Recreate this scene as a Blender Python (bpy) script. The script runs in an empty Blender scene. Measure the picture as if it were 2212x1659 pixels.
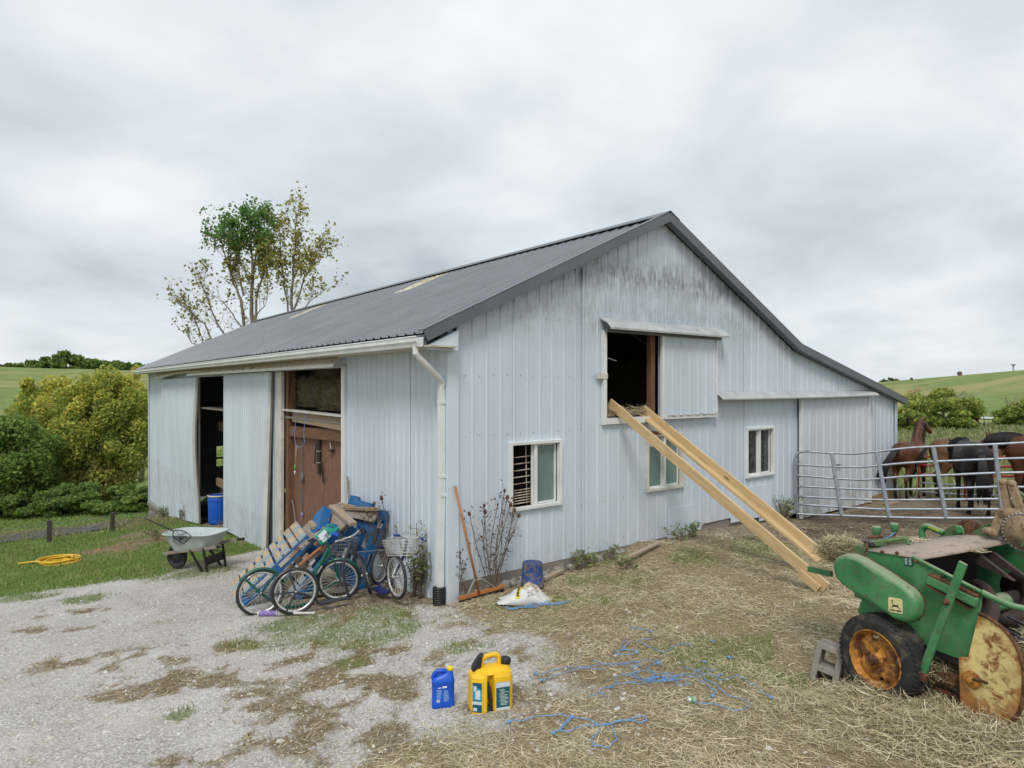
import bpy, bmesh, math, random
import numpy as np
from mathutils import Vector, Matrix, Euler
from math import sin, cos, pi, radians, sqrt, atan2
random.seed(7); rng = np.random.default_rng(11)
SC = bpy.context.scene
COL = SC.collection
# ---------------------------------------------------------------- camera
CAM = Vector((-4.44, -7.04, 2.75))
A0 = radians(52.2)
FW = Vector((cos(A0), sin(A0), 0)); RT = Vector((sin(A0), -cos(A0), 0))
FPX, CX, CY = 1415.0, 1106.0, 835.0          # focal length and optical centre, in units of 1/2212 of the frame width
cd = bpy.data.cameras.new('camera'); cam = bpy.data.objects.new('camera', cd); COL.objects.link(cam)
cam.location = CAM; cam.rotation_euler = (radians(90), 0, A0 - pi/2)
cd.sensor_width = 36; cd.lens = 36*FPX/2212; cd.shift_y = 5.5/2212; cd.clip_start = .05; cd.clip_end = 4000
SC.camera = cam
# ---------------------------------------------------------------- sky, sun, exposure
SUN_EL, SUN_AZ = radians(52), radians(222)    # azimuth of the sun measured from +X towards +Y
W = bpy.data.worlds.new('World'); SC.world = W; W.use_nodes = True
def sky():
    nt = W.node_tree; N = nt.nodes; L = nt.links
    for n in list(N): N.remove(n)
    out = N.new('ShaderNodeOutputWorld'); bg = N.new('ShaderNodeBackground'); bg.inputs[1].default_value = .1
    st = N.new('ShaderNodeTexSky'); st.sky_type = 'NISHITA'; st.sun_disc = False
    st.sun_elevation = SUN_EL; st.sun_rotation = pi/2 - SUN_AZ
    tc = N.new('ShaderNodeTexCoord'); sp = N.new('ShaderNodeSeparateXYZ'); L.new(tc.outputs['Generated'], sp.inputs[0])
    def math_(op, a, b=None, clamp=False):
        m = N.new('ShaderNodeMath'); m.operation = op; m.use_clamp = clamp
        for i, v in enumerate((a, b)):
            if v is None: continue
            if isinstance(v, (int, float)): m.inputs[i].default_value = v
            else: L.new(v, m.inputs[i])
        return m.outputs[0]
    z = math_('MAXIMUM', sp.outputs[2], 0.0); zz = math_('ADD', z, .30)
    cb = N.new('ShaderNodeCombineXYZ')
    L.new(math_('DIVIDE', sp.outputs[0], zz), cb.inputs[0]); L.new(math_('DIVIDE', sp.outputs[1], zz), cb.inputs[1]); cb.inputs[2].default_value = SKYSEED
    def noise(scale, det, rough, dist=0.):
        n = N.new('ShaderNodeTexNoise'); n.inputs['Scale'].default_value = scale; n.inputs['Detail'].default_value = det
        n.inputs['Roughness'].default_value = rough; n.inputs['Distortion'].default_value = dist; L.new(cb.outputs[0], n.inputs['Vector']); return n.outputs[0]
    a = noise(1.75, 6, .52, .25); b = noise(.8, 3, .45, .3)
    s = math_('ADD', math_('MULTIPLY', a, .52), math_('MULTIPLY', b, .48))
    cr = N.new('ShaderNodeValToRGB'); L.new(s, cr.inputs[0])
    e = cr.color_ramp.elements; e[0].position = .37; e[0].color = (.46, .505, .55, 1); e[1].position = .66; e[1].color = (.90, .91, .935, 1)
    m1 = e.new(.44); m1.color = (.585, .635, .675, 1); m2 = e.new(.52); m2.color = (.68, .735, .78, 1)
    sc = N.new('ShaderNodeVectorMath'); sc.operation = 'SCALE'; L.new(cr.outputs[0], sc.inputs[0]); sc.inputs[3].default_value = 7.9
    mx = N.new('ShaderNodeMix'); mx.data_type = 'RGBA'; mx.inputs[0].default_value = .965
    L.new(st.outputs[0], mx.inputs[6]); L.new(sc.outputs[0], mx.inputs[7])
    L.new(mx.outputs[2], bg.inputs[0]); L.new(bg.outputs[0], out.inputs[0])
SKYSEED = 21.8
sky()
sl = bpy.data.lights.new('sun', 'SUN'); sl.energy = 1.5; sl.angle = radians(18); sl.color = (1, .96, .9)
so = bpy.data.objects.new('sun', sl); COL.objects.link(so)
sdir = Vector((cos(SUN_EL)*cos(SUN_AZ), cos(SUN_EL)*sin(SUN_AZ), sin(SUN_EL)))
so.rotation_euler = sdir.to_track_quat('Z', 'Y').to_euler(); so.location = (-10, -10, 30)
vs = SC.view_settings; vs.view_transform = 'Standard'; vs.look = 'None'; vs.exposure = .5; vs.gamma = 1
# ---------------------------------------------------------------- picking points of the place from picture coordinates
def ray(px, py): return FW + RT*((px-CX)/FPX) + Vector((0, 0, 1))*((CY-py)/FPX)
def at(px, py, d): return CAM + ray(px, py)*d
def on_y(px, py, y): r = ray(px, py); return CAM + r*((y-CAM.y)/r.y)
def on_x(px, py, x): r = ray(px, py); return CAM + r*((x-CAM.x)/r.x)
def on_plane(px, py, o, n):
    r = ray(px, py); return CAM + r*((Vector(o)-CAM).dot(n)/r.dot(n))
# ---------------------------------------------------------------- lay of the land
def sst(a, b, x): t = np.clip((x-a)/(b-a), 0, 1); return t*t*(3-2*t)
PY = np.array([-60, -14, -7, 0, 7, 12, 16, 18, 20, 22, 29, 34, 38, 43, 60, 120]); PZ = np.array([1.6, 1.1, .6, 0, -.60, -1.06, -1.46, -1.74, -2.15, -2.65, -4.3, -5.15, -5.5, -5.75, -6.5, -7])
def vnoise(x, y, s, seed=0):
    x = np.asarray(x, float)/s + seed*17.3; y = np.asarray(y, float)/s + seed*9.1
    xi = np.floor(x); yi = np.floor(y); fx = x-xi; fy = y-yi; fx = fx*fx*(3-2*fx); fy = fy*fy*(3-2*fy)
    def hsh(a, b): v = np.sin(a*127.1+b*311.7+seed*74.7)*43758.5453; return v-np.floor(v)
    return (hsh(xi, yi)*(1-fx)+hsh(xi+1, yi)*fx)*(1-fy)+(hsh(xi, yi+1)*(1-fx)+hsh(xi+1, yi+1)*fx)*fy
def fbm(x, y, s, seed=0, o=4): return sum(vnoise(x, y, s/2**k, seed+k)/2**k for k in range(o))/(2-2**(1-o))
def height(x, y, fine=True):
    x = np.asarray(x, float); y = np.asarray(y, float)
    prof = np.interp(y, PY, PZ)
    past = np.interp(y, [-60, -14, -7, 0, 10, 40], [1.6, 1.1, .58, .02, -.25, -.7]) - .012*np.clip(x-14, 0, 50)
    past = np.where(y > 0, past, past - .012*np.clip(x-14, 0, 50)*0)
    w = sst(5, 14, x); z = prof*(1-w)+past*w
    z = z + .22*np.exp(-((x-5)/2.6)**2-((y-.2)/2.2)**2)
    dx = x-CAM.x; dy = y-CAM.y; d = np.hypot(dx, dy); f = dx*FW.x+dy*FW.y; r = dx*RT.x+dy*RT.y; th = np.degrees(np.arctan2(r, f))
    ridge = np.interp(th, [-180, -60, -40, -30, -20, 5, 20, 28, 38, 60, 180], [8, 9, 9, 8, 7, 4, 2.4, 3.8, 7.8, 12, 8])
    k = sst(62, 265, d); z = z*(1-k)+ridge*k
    z = z + sst(45, 140, d)*(fbm(x, y, 60, 3, 2)-.5)*1.0*(1-sst(230, 300, d)*.6)
    if fine: z = z + ((fbm(x, y, 1.6, 5, 3)-.5)*.05 + (fbm(x, y, .35, 8, 2)-.5)*.018)*(1-sst(30, 60, d))
    return z
def gz(x, y): return float(height(x, y))
def ground(px, py, lo=1.0, hi=400.):
    r = ray(px, py); ds = lo*(hi/lo)**np.linspace(0, 1, 260)
    for _ in range(3):
        zz = CAM.z+r.z*ds-height(CAM.x+r.x*ds, CAM.y+r.y*ds); k = int(np.argmax(zz <= 0)) if (zz <= 0).any() else len(ds)-1
        a, b = ds[max(k-1, 0)], ds[k]; ds = np.linspace(a, b, 40)
    return CAM+r*float(b)
def to_px(x, y, z):
    dx = np.asarray(x)-CAM.x; dy = np.asarray(y)-CAM.y; f = dx*FW.x+dy*FW.y; r = dx*RT.x+dy*RT.y; f = np.where(f < .1, .1, f)
    return CX+FPX*r/f, CY-FPX*(np.asarray(z)-CAM.z)/f, f
def inpoly(x, y, poly):
    x = np.asarray(x); y = np.asarray(y); c = np.zeros(x.shape, bool); n = len(poly)
    for i in range(n):
        x0, y0 = poly[i]; x1, y1 = poly[(i+1) % n]
        if y0 == y1: continue
        c ^= ((y0 > y) != (y1 > y)) & (x < (x1-x0)*(y-y0)/(y1-y0)+x0)
    return c
def softpoly(x, y, poly, soft):
    x = np.asarray(x, float); y = np.asarray(y, float); d = np.full(x.shape, 1e9); n = len(poly)
    for i in range(n):
        x0, y0 = poly[i]; x1, y1 = poly[(i+1) % n]; ex, ey = x1-x0, y1-y0; L2 = ex*ex+ey*ey+1e-9
        t = np.clip(((x-x0)*ex+(y-y0)*ey)/L2, 0, 1); d = np.minimum(d, np.hypot(x-x0-t*ex, y-y0-t*ey))
    s = np.where(inpoly(x, y, poly), d, -d)
    return np.clip(.5+s/(2*soft), 0, 1)
# ---------------------------------------------------------------- materials
MATS = {}
def nodes(name):
    m = bpy.data.materials.new(name); m.use_nodes = True; nt = m.node_tree
    b = nt.nodes['Principled BSDF']; MATS[name] = m
    return m, nt, nt.nodes, nt.links, b
def nmix(nt, f, a, b, bt='MIX'):
    m = nt.nodes.new('ShaderNodeMix'); m.data_type = 'RGBA'; m.blend_type = bt
    for i, v in ((0, f), (6, a), (7, b)):
        if isinstance(v, (int, float)): m.inputs[i].default_value = v
        elif isinstance(v, tuple): m.inputs[i].default_value = (*v[:3], 1)
        else: nt.links.new(v, m.inputs[i])
    return m.outputs[2]
def nmath(nt, op, a, b=None, c=None, clamp=False):
    m = nt.nodes.new('ShaderNodeMath'); m.operation = op; m.use_clamp = clamp
    for i, v in enumerate((a, b, c)):
        if v is None: continue
        if isinstance(v, (int, float)): m.inputs[i].default_value = v
        else: nt.links.new(v, m.inputs[i])
    return m.outputs[0]
def nnoise(nt, vec, scale, det=4, rough=.55, dist=0., col=False):
    n = nt.nodes.new('ShaderNodeTexNoise'); n.inputs['Scale'].default_value = scale; n.inputs['Detail'].default_value = det
    n.inputs['Roughness'].default_value = rough; n.inputs['Distortion'].default_value = dist
    if vec is not None: nt.links.new(vec, n.inputs['Vector'])
    return n.outputs[1 if col else 0]
def nramp(nt, v, *stops):
    r = nt.nodes.new('ShaderNodeValToRGB'); nt.links.new(v, r.inputs[0]); e = r.color_ramp.elements
    while len(e) < len(stops): e.new(.5)
    for i, (p, c) in enumerate(stops):
        e[i].position = p; e[i].color = (c, c, c, 1) if isinstance(c, (int, float)) else (*c, 1)
    return r.outputs[0]
def nmap(nt, vec, scale=(1, 1, 1), loc=(0, 0, 0), rot=(0, 0, 0)):
    m = nt.nodes.new('ShaderNodeMapping'); m.inputs['Scale'].default_value = scale; m.inputs['Location'].default_value = loc; m.inputs['Rotation'].default_value = rot
    nt.links.new(vec, m.inputs[0]); return m.outputs[0]
def ncoord(nt, k='Object'): return nt.nodes.new('ShaderNodeTexCoord').outputs[k]
def ngeo(nt, k='Position'): return nt.nodes.new('ShaderNodeNewGeometry').outputs[k]
def nbump(nt, b, h, strength=.3, dist=.01):
    n = nt.nodes.new('ShaderNodeBump'); n.inputs['Strength'].default_value = strength; n.inputs['Distance'].default_value = dist
    nt.links.new(h, n.inputs['Height']); nt.links.new(n.outputs[0], b.inputs['Normal'])
def pm(name, col, rough=.6, metal=0., var=.25, scale=6., bump=.15, bscale=60., dirt=None, damt=.4, dscale=5., spec=.4, bd=.004, col2=None, rv=.15):
    """painted / plain stuff: base colour with uneven tone, optional dirt or rust in patches of its own shape, fine relief"""
    m, nt, N, L, b = nodes(name); p = ngeo(nt)
    n1 = nnoise(nt, p, scale, 5, .6); c2 = col2 or tuple(max(0, c*(1-var)) for c in col); c3 = tuple(min(1, c*(1+var*.6)) for c in col)
    c = nmix(nt, nramp(nt, n1, (.3, 0.), (.7, 1.)), c2, c3)
    if dirt:
        n2 = nnoise(nt, p, dscale, 8, .68, .4); f = nramp(nt, n2, (.62-.3*damt-.04, 0.), (.62-.3*damt+.07, 1.))
        n3 = nnoise(nt, p, dscale*3, 4, .6); d = nmix(nt, n3, tuple(x*.55 for x in dirt), dirt)
        c = nmix(nt, f, c, d); L.new(nmath(nt, 'MULTIPLY_ADD', f, .3, rough, True), b.inputs['Roughness'])
    else:
        L.new(nmath(nt, 'MULTIPLY_ADD', n1, rv, rough-rv/2, True), b.inputs['Roughness'])
    L.new(c, b.inputs['Base Color']); b.inputs['Metallic'].default_value = metal; b.inputs['Specular IOR Level'].default_value = spec
    if bump: nbump(nt, b, nnoise(nt, p, bscale, 4, .6), bump, bd)
    return m
def wood(name, c1, c2, grain=1., weather=None, wamt=.4, rough=.75, knots=False):
    """grain runs along the U direction of each board"""
    m, nt, N, L, b = nodes(name); uv = ncoord(nt, 'UV')
    v = nmap(nt, uv, (1.6, 26*grain, 1)); n = nnoise(nt, v, 1., 6, .6, 1.2); n2 = nnoise(nt, nmap(nt, uv, (6, 160*grain, 1)), 1., 3, .6)
    c = nmix(nt, nramp(nt, n, (.3, 0.), (.68, 1.)), c1, c2); c = nmix(nt, nmath(nt, 'MULTIPLY', n2, .45), c, tuple(x*.55 for x in c1))
    if knots:
        vo = N.new('ShaderNodeTexVoronoi'); vo.inputs['Scale'].default_value = 1.; L.new(nmap(nt, uv, (1.9, 6.5, 1)), vo.inputs['Vector'])
        c = nmix(nt, nramp(nt, vo.outputs[0], (.05, 1.), (.13, 0.)), c, tuple(x*.3 for x in c1))
    if weather:
        w = nnoise(nt, nmap(nt, uv, (2., 9, 1), (3, 1, 0)), 1., 6, .7); c = nmix(nt, nramp(nt, w, (.62-.3*wamt-.08, 0.), (.62-.3*wamt+.1, 1.)), c, weather)
    L.new(c, b.inputs['Base Color']); b.inputs['Roughness'].default_value = rough; b.inputs['Specular IOR Level'].default_value = .25
    nbump(nt, b, n2, .35, .003); return m
# ---------------------------------------------------------------- mesh building
ROOTM = {}
class MB:
    def __init__(s): s.v = []; s.f = []; s.uv = []; s.mi = []; s.sm = []
    def add(s, vs, fs, uvs=None, mi=0, sm=False):
        o = len(s.v); s.v += [tuple(x) for x in vs]
        for k, f in enumerate(fs):
            s.f.append(tuple(i+o for i in f)); s.uv.append(uvs[k] if uvs else [(vs[i][0]+vs[i][1]*.37, vs[i][2]+vs[i][1]*.61) for i in f]); s.mi.append(mi); s.sm.append(sm)
        return s
    def bar(s, p0, p1, w, h, up=(0, 0, 1), mi=0, taper=1., uvo=None):
        """a board or bar from p0 to p1, w wide, h high (h along up)"""
        p0 = Vector(p0); p1 = Vector(p1); d = p1-p0; L = d.length; d.normalize(); up = Vector(up)
        sd = d.cross(up); sd = (sd if sd.length > 1e-4 else d.cross(Vector((1, 0, 0)))).normalized(); u2 = sd.cross(d).normalized()
        vs = []
        for p, k in ((p0, 1), (p1, taper)):
            for a, b in ((-1, -1), (1, -1), (1, 1), (-1, 1)): vs.append(p+sd*(a*w/2*k)+u2*(b*h/2*k))
        r = uvo or (random.random()*9, random.random()*9); fs = [(0, 1, 5, 4), (1, 2, 6, 5), (2, 3, 7, 6), (3, 0, 4, 7), (3, 2, 1, 0), (4, 5, 6, 7)]
        ws = (w, h, w, h); off = 0; uvs = []
        for k in range(4):
            uvs.append([(r[0], r[1]+off), (r[0], r[1]+off+ws[k]), (r[0]+L, r[1]+off+ws[k]), (r[0]+L, r[1]+off)]); off += ws[k]
        uvs += [[(r[0]+x*.03, r[1]+y*.03) for x, y in ((0, 0), (1, 0), (1, 1), (0, 1))]]*2
        s.add(vs, fs, uvs, mi); return s
    def box(s, c, d, mi=0):
        c = Vector(c); i = max(range(3), key=lambda k: d[k]); a = Vector((0, 0, 0)); a[i] = d[i]/2
        if i == 2: return s.bar(c-a, c+a, d[0], d[1], (0, 1, 0), mi)
        if i == 0: return s.bar(c-a, c+a, d[1], d[2], (0, 0, 1), mi)
        return s.bar(c-a, c+a, d[0], d[2], (0, 0, 1), mi)
    def tube(s, pts, r, n=8, closed=False, caps=True, mi=0, sm=True, flat=1., upref=None):
        pts = [Vector(p) for p in pts]; m = len(pts); rs = r if hasattr(r, '__len__') else [r]*m; vs = []; prev = None
        for i, p in enumerate(pts):
            if closed: t = pts[(i+1) % m]-pts[i-1]
            else: t = pts[min(i+1, m-1)]-pts[max(i-1, 0)]
            t = t.normalized() if t.length > 1e-9 else Vector((0, 0, 1))
            if prev is None:
                a = Vector(upref) if upref else (Vector((0, 0, 1)) if abs(t.z) < .9 else Vector((1, 0, 0)))
                x = t.cross(a).normalized()
            else: x = (prev-t*prev.dot(t)); x = x.normalized() if x.length > 1e-6 else t.orthogonal().normalized()
            prev = x; y = t.cross(x)
            for k in range(n): q = 2*pi*k/n; vs.append(p+x*(cos(q)*rs[i])+y*(sin(q)*rs[i]*flat))
        fs = []
        for i in range(m if closed else m-1):
            j = (i+1) % m
            for k in range(n): fs.append((i*n+k, i*n+(k+1) % n, j*n+(k+1) % n, j*n+k))
        if caps and not closed: fs += [tuple(range(n-1, -1, -1)), tuple(range((m-1)*n, m*n))]
        s.add(vs, fs, None, mi, sm); return s
    def lathe(s, prof, n=24, c=(0, 0, 0), ax=(0, 0, 1), mi=0, sm=True, cap=True):
        c = Vector(c); ax = Vector(ax).normalized(); x = ax.orthogonal().normalized(); y = ax.cross(x); vs = []
        for r, z in prof:
            for k in range(n): q = 2*pi*k/n; vs.append(c+ax*z+x*(r*cos(q))+y*(r*sin(q)))
        fs = [(i*n+k, i*n+(k+1) % n, (i+1)*n+(k+1) % n, (i+1)*n+k) for i in range(len(prof)-1) for k in range(n)]
        if cap: fs += [tuple(range(n-1, -1, -1)), tuple(range((len(prof)-1)*n, len(prof)*n))]
        s.add(vs, fs, None, mi, sm); return s
    def prism(s, poly, ext, mi=0, sm=False):
        """poly: 3D points of one face, ext: extrusion vector"""
        n = len(poly); ext = Vector(ext); vs = [Vector(p) for p in poly]+[Vector(p)+ext for p in poly]
        fs = [tuple(range(n)), tuple(range(2*n-1, n-1, -1))]
        s.add(vs, fs, None, mi); s.add(vs, [((i+1) % n, i, n+i, n+(i+1) % n) for i in range(n)], None, mi, sm); return s
    def sheet(s, rows, mi=0, sm=True, close=False):
        m = len(rows); n = len(rows[0]); vs = [p for r in rows for p in r]
        fs = [(i*n+k, i*n+(k+1) % n, (i+1)*n+(k+1) % n, (i+1)*n+k) for i in range(m-1) for k in range(n if close else n-1)]
        s.add(vs, fs, None, mi, sm); return s
    def build(s, name, mat, parent=None, world=True, bevel=0., fix=True):
        me = bpy.data.meshes.new(name); vs = s.v
        if parent is not None and world:
            mi = ROOTM[parent.name].inverted(); vs = [tuple(mi @ Vector(v)) for v in vs]
        me.from_pydata(vs, [], s.f)
        for mm in (mat if isinstance(mat, (list, tuple)) else [mat]): me.materials.append(MATS[mm] if isinstance(mm, str) else mm)
        ul = me.uv_layers.new(name='UVMap'); fl = [c for f in s.uv for uv in f for c in uv]
        ul.data.foreach_set('uv', fl); me.polygons.foreach_set('material_index', s.mi); me.polygons.foreach_set('use_smooth', s.sm)
        if fix:
            bm = bmesh.new(); bm.from_mesh(me); bmesh.ops.recalc_face_normals(bm, faces=bm.faces); bm.to_mesh(me); bm.free()
        me.update(); o = bpy.data.objects.new(name, me); COL.objects.link(o)
        if parent is not None:
            o.parent = parent; ROOTM[o.name] = ROOTM[parent.name]
        else: ROOTM[o.name] = Matrix.Identity(4)
        if bevel:
            b = o.modifiers.new('bevel', 'BEVEL'); b.width = bevel; b.segments = 2; b.limit_method = 'ANGLE'
        return o
def tag(o, label, cat, group=None, kind=None):
    o['label'] = label
    if cat: o['category'] = cat
    if group: o['group'] = group
    if kind: o['kind'] = kind
    return o
def thing(name, loc, label, cat, group=None, rz=0., M=None):
    o = bpy.data.objects.new(name, None); COL.objects.link(o); o.empty_display_size = .2
    m = M if M is not None else Matrix.Translation(Vector(loc)) @ Matrix.Rotation(rz, 4, 'Z')
    o.matrix_world = m; o.location, o.rotation_euler, o.scale = m.to_translation(), m.to_euler(), m.to_scale(); ROOTM[o.name] = m.copy()
    return tag(o, label, cat, group)
def copy_tree(o, parent=None):
    c = o.copy(); COL.objects.link(c); ROOTM[c.name] = ROOTM[o.name]
    if parent is not None: c.parent = parent
    for ch in list(o.children): copy_tree(ch, c)
    return c
def place(o, loc, rot=(0, 0, 0)): o.location = loc; o.rotation_euler = rot; return o
def raw(name, V, F, mat, attrs=None, parent=None, smooth=False, kind=None):
    """big numpy mesh: V (n,3), F (m,k) with constant k; attrs: {name: (n,) float or (n,3) colour}"""
    me = bpy.data.meshes.new(name); V = np.asarray(V, np.float32); F = np.asarray(F, np.int32); k = F.shape[1]
    me.vertices.add(len(V)); me.vertices.foreach_set('co', V.ravel()); me.loops.add(F.size); me.loops.foreach_set('vertex_index', F.ravel())
    me.polygons.add(len(F)); me.polygons.foreach_set('loop_start', np.arange(0, F.size, k, dtype=np.int32))
    if smooth: me.polygons.foreach_set('use_smooth', np.ones(len(F), bool))
    for nm, a in (attrs or {}).items():
        a = np.asarray(a, np.float32)
        if a.ndim == 1: t = me.attributes.new(nm, 'FLOAT', 'POINT'); t.data.foreach_set('value', a)
        else:
            t = me.attributes.new(nm, 'FLOAT_COLOR', 'POINT'); t.data.foreach_set('color', np.concatenate([a, np.ones((len(a), 1), np.float32)], 1).ravel())
    me.materials.append(MATS[mat]); me.update(calc_edges=True); me.validate()
    o = bpy.data.objects.new(name, me); COL.objects.link(o); ROOTM[o.name] = Matrix.Identity(4)
    if parent is not None:
        o.parent = parent; ROOTM[o.name] = ROOTM[parent.name]
        if True:
            mi = np.array(ROOTM[parent.name].inverted()); Vh = np.concatenate([V, np.ones((len(V), 1))], 1) @ mi.T
            me.vertices.foreach_set('co', Vh[:, :3].astype(np.float32).ravel()); me.update()
    if kind: o['kind'] = kind
    return o
def nattr(nt, nm, col=False):
    n = nt.nodes.new('ShaderNodeAttribute'); n.attribute_name = nm; return n.outputs[0 if col else 2]
# ================================================================ ground
def gpoly(pts): return [tuple(ground(*p))[:2] for p in pts]
P_GRASS = gpoly([(-400, 1335), (0, 1286), (150, 1270), (240, 1252), (330, 1247), (400, 1239), (440, 1212), (510, 1194), (570, 1178), (545, 1160), (500, 1140), (420, 1128), (330, 1122), (300, 1118), (240, 1140), (100, 1162), (-400, 1220)])
P_GRAV = gpoly([(-600, 3600), (-2600, 2600), (-1500, 1700), (-400, 1335), (0, 1286), (240, 1252), (400, 1239), (510, 1194), (600, 1180), (700, 1215), (560, 1330), (640, 1370), (540, 1440), (800, 1440), (1000, 1470), (1250, 1440), (1310, 1540), (1150, 1590), (900, 1600), (800, 1640), (700, 1800), (600, 3600)])
P_THIN = gpoly([(560, 1330), (900, 1300), (1100, 1330), (1330, 1400), (1420, 1500), (1300, 1580), (1100, 1590), (850, 1600), (640, 1650), (380, 1570), (330, 1470), (480, 1400)])
P_HAY = gpoly([(700, 3600), (740, 1700), (900, 1615), (1180, 1580), (1340, 1500), (1290, 1430), (1180, 1370), (1000, 1335), (960, 1310), (1020, 1285), (1250, 1235), (1400, 1185), (1560, 1150), (1700, 1185), (1900, 1200), (2400, 1230), (2900, 1400), (3600, 3600)])
P_DUNG = gpoly([(1650, 1160), (1720, 1112), (1900, 1100), (2250, 1110), (2260, 1165), (2000, 1180), (1800, 1172)])
GREEN = [(690, 1365, 175, 34), (800, 1335, 60, 22), (560, 1395, 90, 18), (1225, 1302, 80, 16), (1560, 1440, 150, 60), (1660, 1185, 60, 22), (1640, 1205, 40, 14), (1120, 1310, 60, 14),
         (760, 1430, 40, 14), (420, 1240, 60, 12), (180, 1297, 50, 9), (390, 1548, 26, 10), (1380, 1250, 70, 16), (1480, 1210, 60, 14), (1000, 1400, 70, 12), (1700, 1480, 60, 30), (1330, 1215, 50, 12), (1900, 1190, 60, 12), (60, 1290, 60, 8), (1270, 1260, 60, 12)]
GREENW = []
for (px, py, rx, ry) in GREEN:
    c = ground(px, py); e = ground(px+rx, py); n = ground(px, py-ry); f = ground(px, py+ry)
    GREENW.append((c.x, c.y, (e-c).length, max(.12, (n-f).length/2)))
BROWN = [(270, 1425, 150, 22), (350, 1470, 140, 22), (300, 1500, 120, 14), (620, 1560, 90, 28), (560, 1575, 80, 18), (690, 1430, 120, 20), (760, 1455, 120, 20), (820, 1410, 120, 16), (520, 1395, 90, 10), (200, 1355, 160, 8), (560, 1470, 90, 16), (860, 1480, 90, 14), (160, 1320, 120, 8), (420, 1640, 80, 12), (540, 1500, 60, 16)]
BROWNW = []
for (px, py, rx, ry) in BROWN:
    c = ground(px, py); e = ground(px+rx, py); n = ground(px, py-ry); f = ground(px, py+ry)
    BROWNW.append((c.x, c.y, (e-c).length, max(.1, (n-f).length/2)))
MOUND = []     # heaps of loose hay: picture x, y, radius (m), height (m)
for (px, py, r, h) in [(1860, 1520, .22, .06), (1990, 1520, .22, .09), (1660, 1345, .7, .05), (1420, 1190, .45, .10), (1810, 1330, .45, .12), (1500, 1300, .8, .04), (2180, 1640, .6, .08), (1560, 1470, .4, .05), (1750, 1560, .5, .04), (1950, 1600, .7, .05), (1380, 1185, .3, .08)]:
    c = ground(px, py); MOUND.append((c.x, c.y, r, h))
MULCHW = []
for (px, py, rx, ry) in [(345, 1165, 60, 16), (250, 1186, 60, 7), (300, 1155, 40, 8)]:
    c = ground(px, py); e = ground(px+rx, py); n = ground(px, py-ry); f = ground(px, py+ry); MULCHW.append((c.x, c.y, (e-c).length, max(.1, (n-f).length/2)))
def elps(x, y, lst, seed, rag=.8):
    a = np.zeros(np.shape(x)); rx_, ry_ = RT.x, RT.y; fx, fy = FW.x, FW.y; nz = fbm(x, y, .5, seed, 5)
    for (cx, cy, ax, ay) in lst:
        u = ((x-cx)*rx_+(y-cy)*ry_)/ax; v = ((x-cx)*fx+(y-cy)*fy)/ay; q = np.hypot(u, v)
        a = np.maximum(a, np.clip(1.35-q+(nz-.5)*2*rag, 0, 1))
    return np.clip(a*1.3, 0, 1)
def masks(x, y):
    x = np.asarray(x, float); y = np.asarray(y, float)
    wx = x+(fbm(x, y, .9, 21, 5)-.5)*1.3; wy = y+(fbm(x, y, .9, 31, 5)-.5)*1.3
    grass = softpoly(wx, wy, P_GRASS, .25); far = np.clip((y-13.5)/1.5, 0, 1)*(x < 8)
    hay = softpoly(wx, wy, P_HAY, .45); grav = softpoly(wx, wy, P_GRAV, .35); thin = softpoly(wx, wy, P_THIN, .5)
    dung = softpoly(wx, wy, P_DUNG, .5)
    brk = np.clip((fbm(x, y, .26, 63, 4)-.44)*7, 0, 1); green = elps(x, y, GREENW, 41); green = green*(.6+.4*np.clip((fbm(x, y, .3, 65, 4)-.40)*6, 0, 1)); brown = elps(x, y, BROWNW, 51)*.9*brk; brown = np.maximum(brown, thin*np.clip((fbm(x, y, .55, 61, 3)-.38)*5, 0, 1)*.9*(.12+.88*brk))
    grav = np.clip(np.maximum(grav, thin*.8)*(1-brown*.8), 0, 1)
    hay = np.clip(hay*(1-.35*np.clip((fbm(x, y, .8, 71, 3)-.55)*5, 0, 1)), 0, 1)
    mulch = elps(x, y, MULCHW, 55); grass = grass*(1-mulch*.9); brown = np.maximum(brown, mulch)
    return dict(mulch=mulch, grass=np.clip(np.maximum(grass, far), 0, 1), hay=hay, grav=grav, dung=dung, green=green, brown=brown, far=far)
def hayh(x, y, m=None):
    m = m or masks(x, y); h = m['hay']*(.012+.05*np.clip(fbm(x, y, .5, 81, 3)-.3, 0, 1))
    for cx, cy, r, hh in MOUND: h = h+hh*np.exp(-((x-cx)**2+(y-cy)**2)/(r*r)*1.6)*(.7+.6*fbm(x, y, .25, 91, 2))
    return h
def surf(x, y): x = np.asarray(x, float); y = np.asarray(y, float); return height(x, y)+hayh(x, y)
def gs(px, py):
    p = ground(px, py); p.z = float(surf(p.x, p.y)); return p
def axis(a, b, st, far, g):
    c = list(np.arange(a, b+1e-6, st)); s = st; lo = a; hi = b; L = []; R = []
    while hi < far: s *= g; hi += s; R.append(hi)
    s = st
    while lo > -far: s *= g; lo -= s; L.append(lo)
    return np.array(L[::-1]+c+R)
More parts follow.
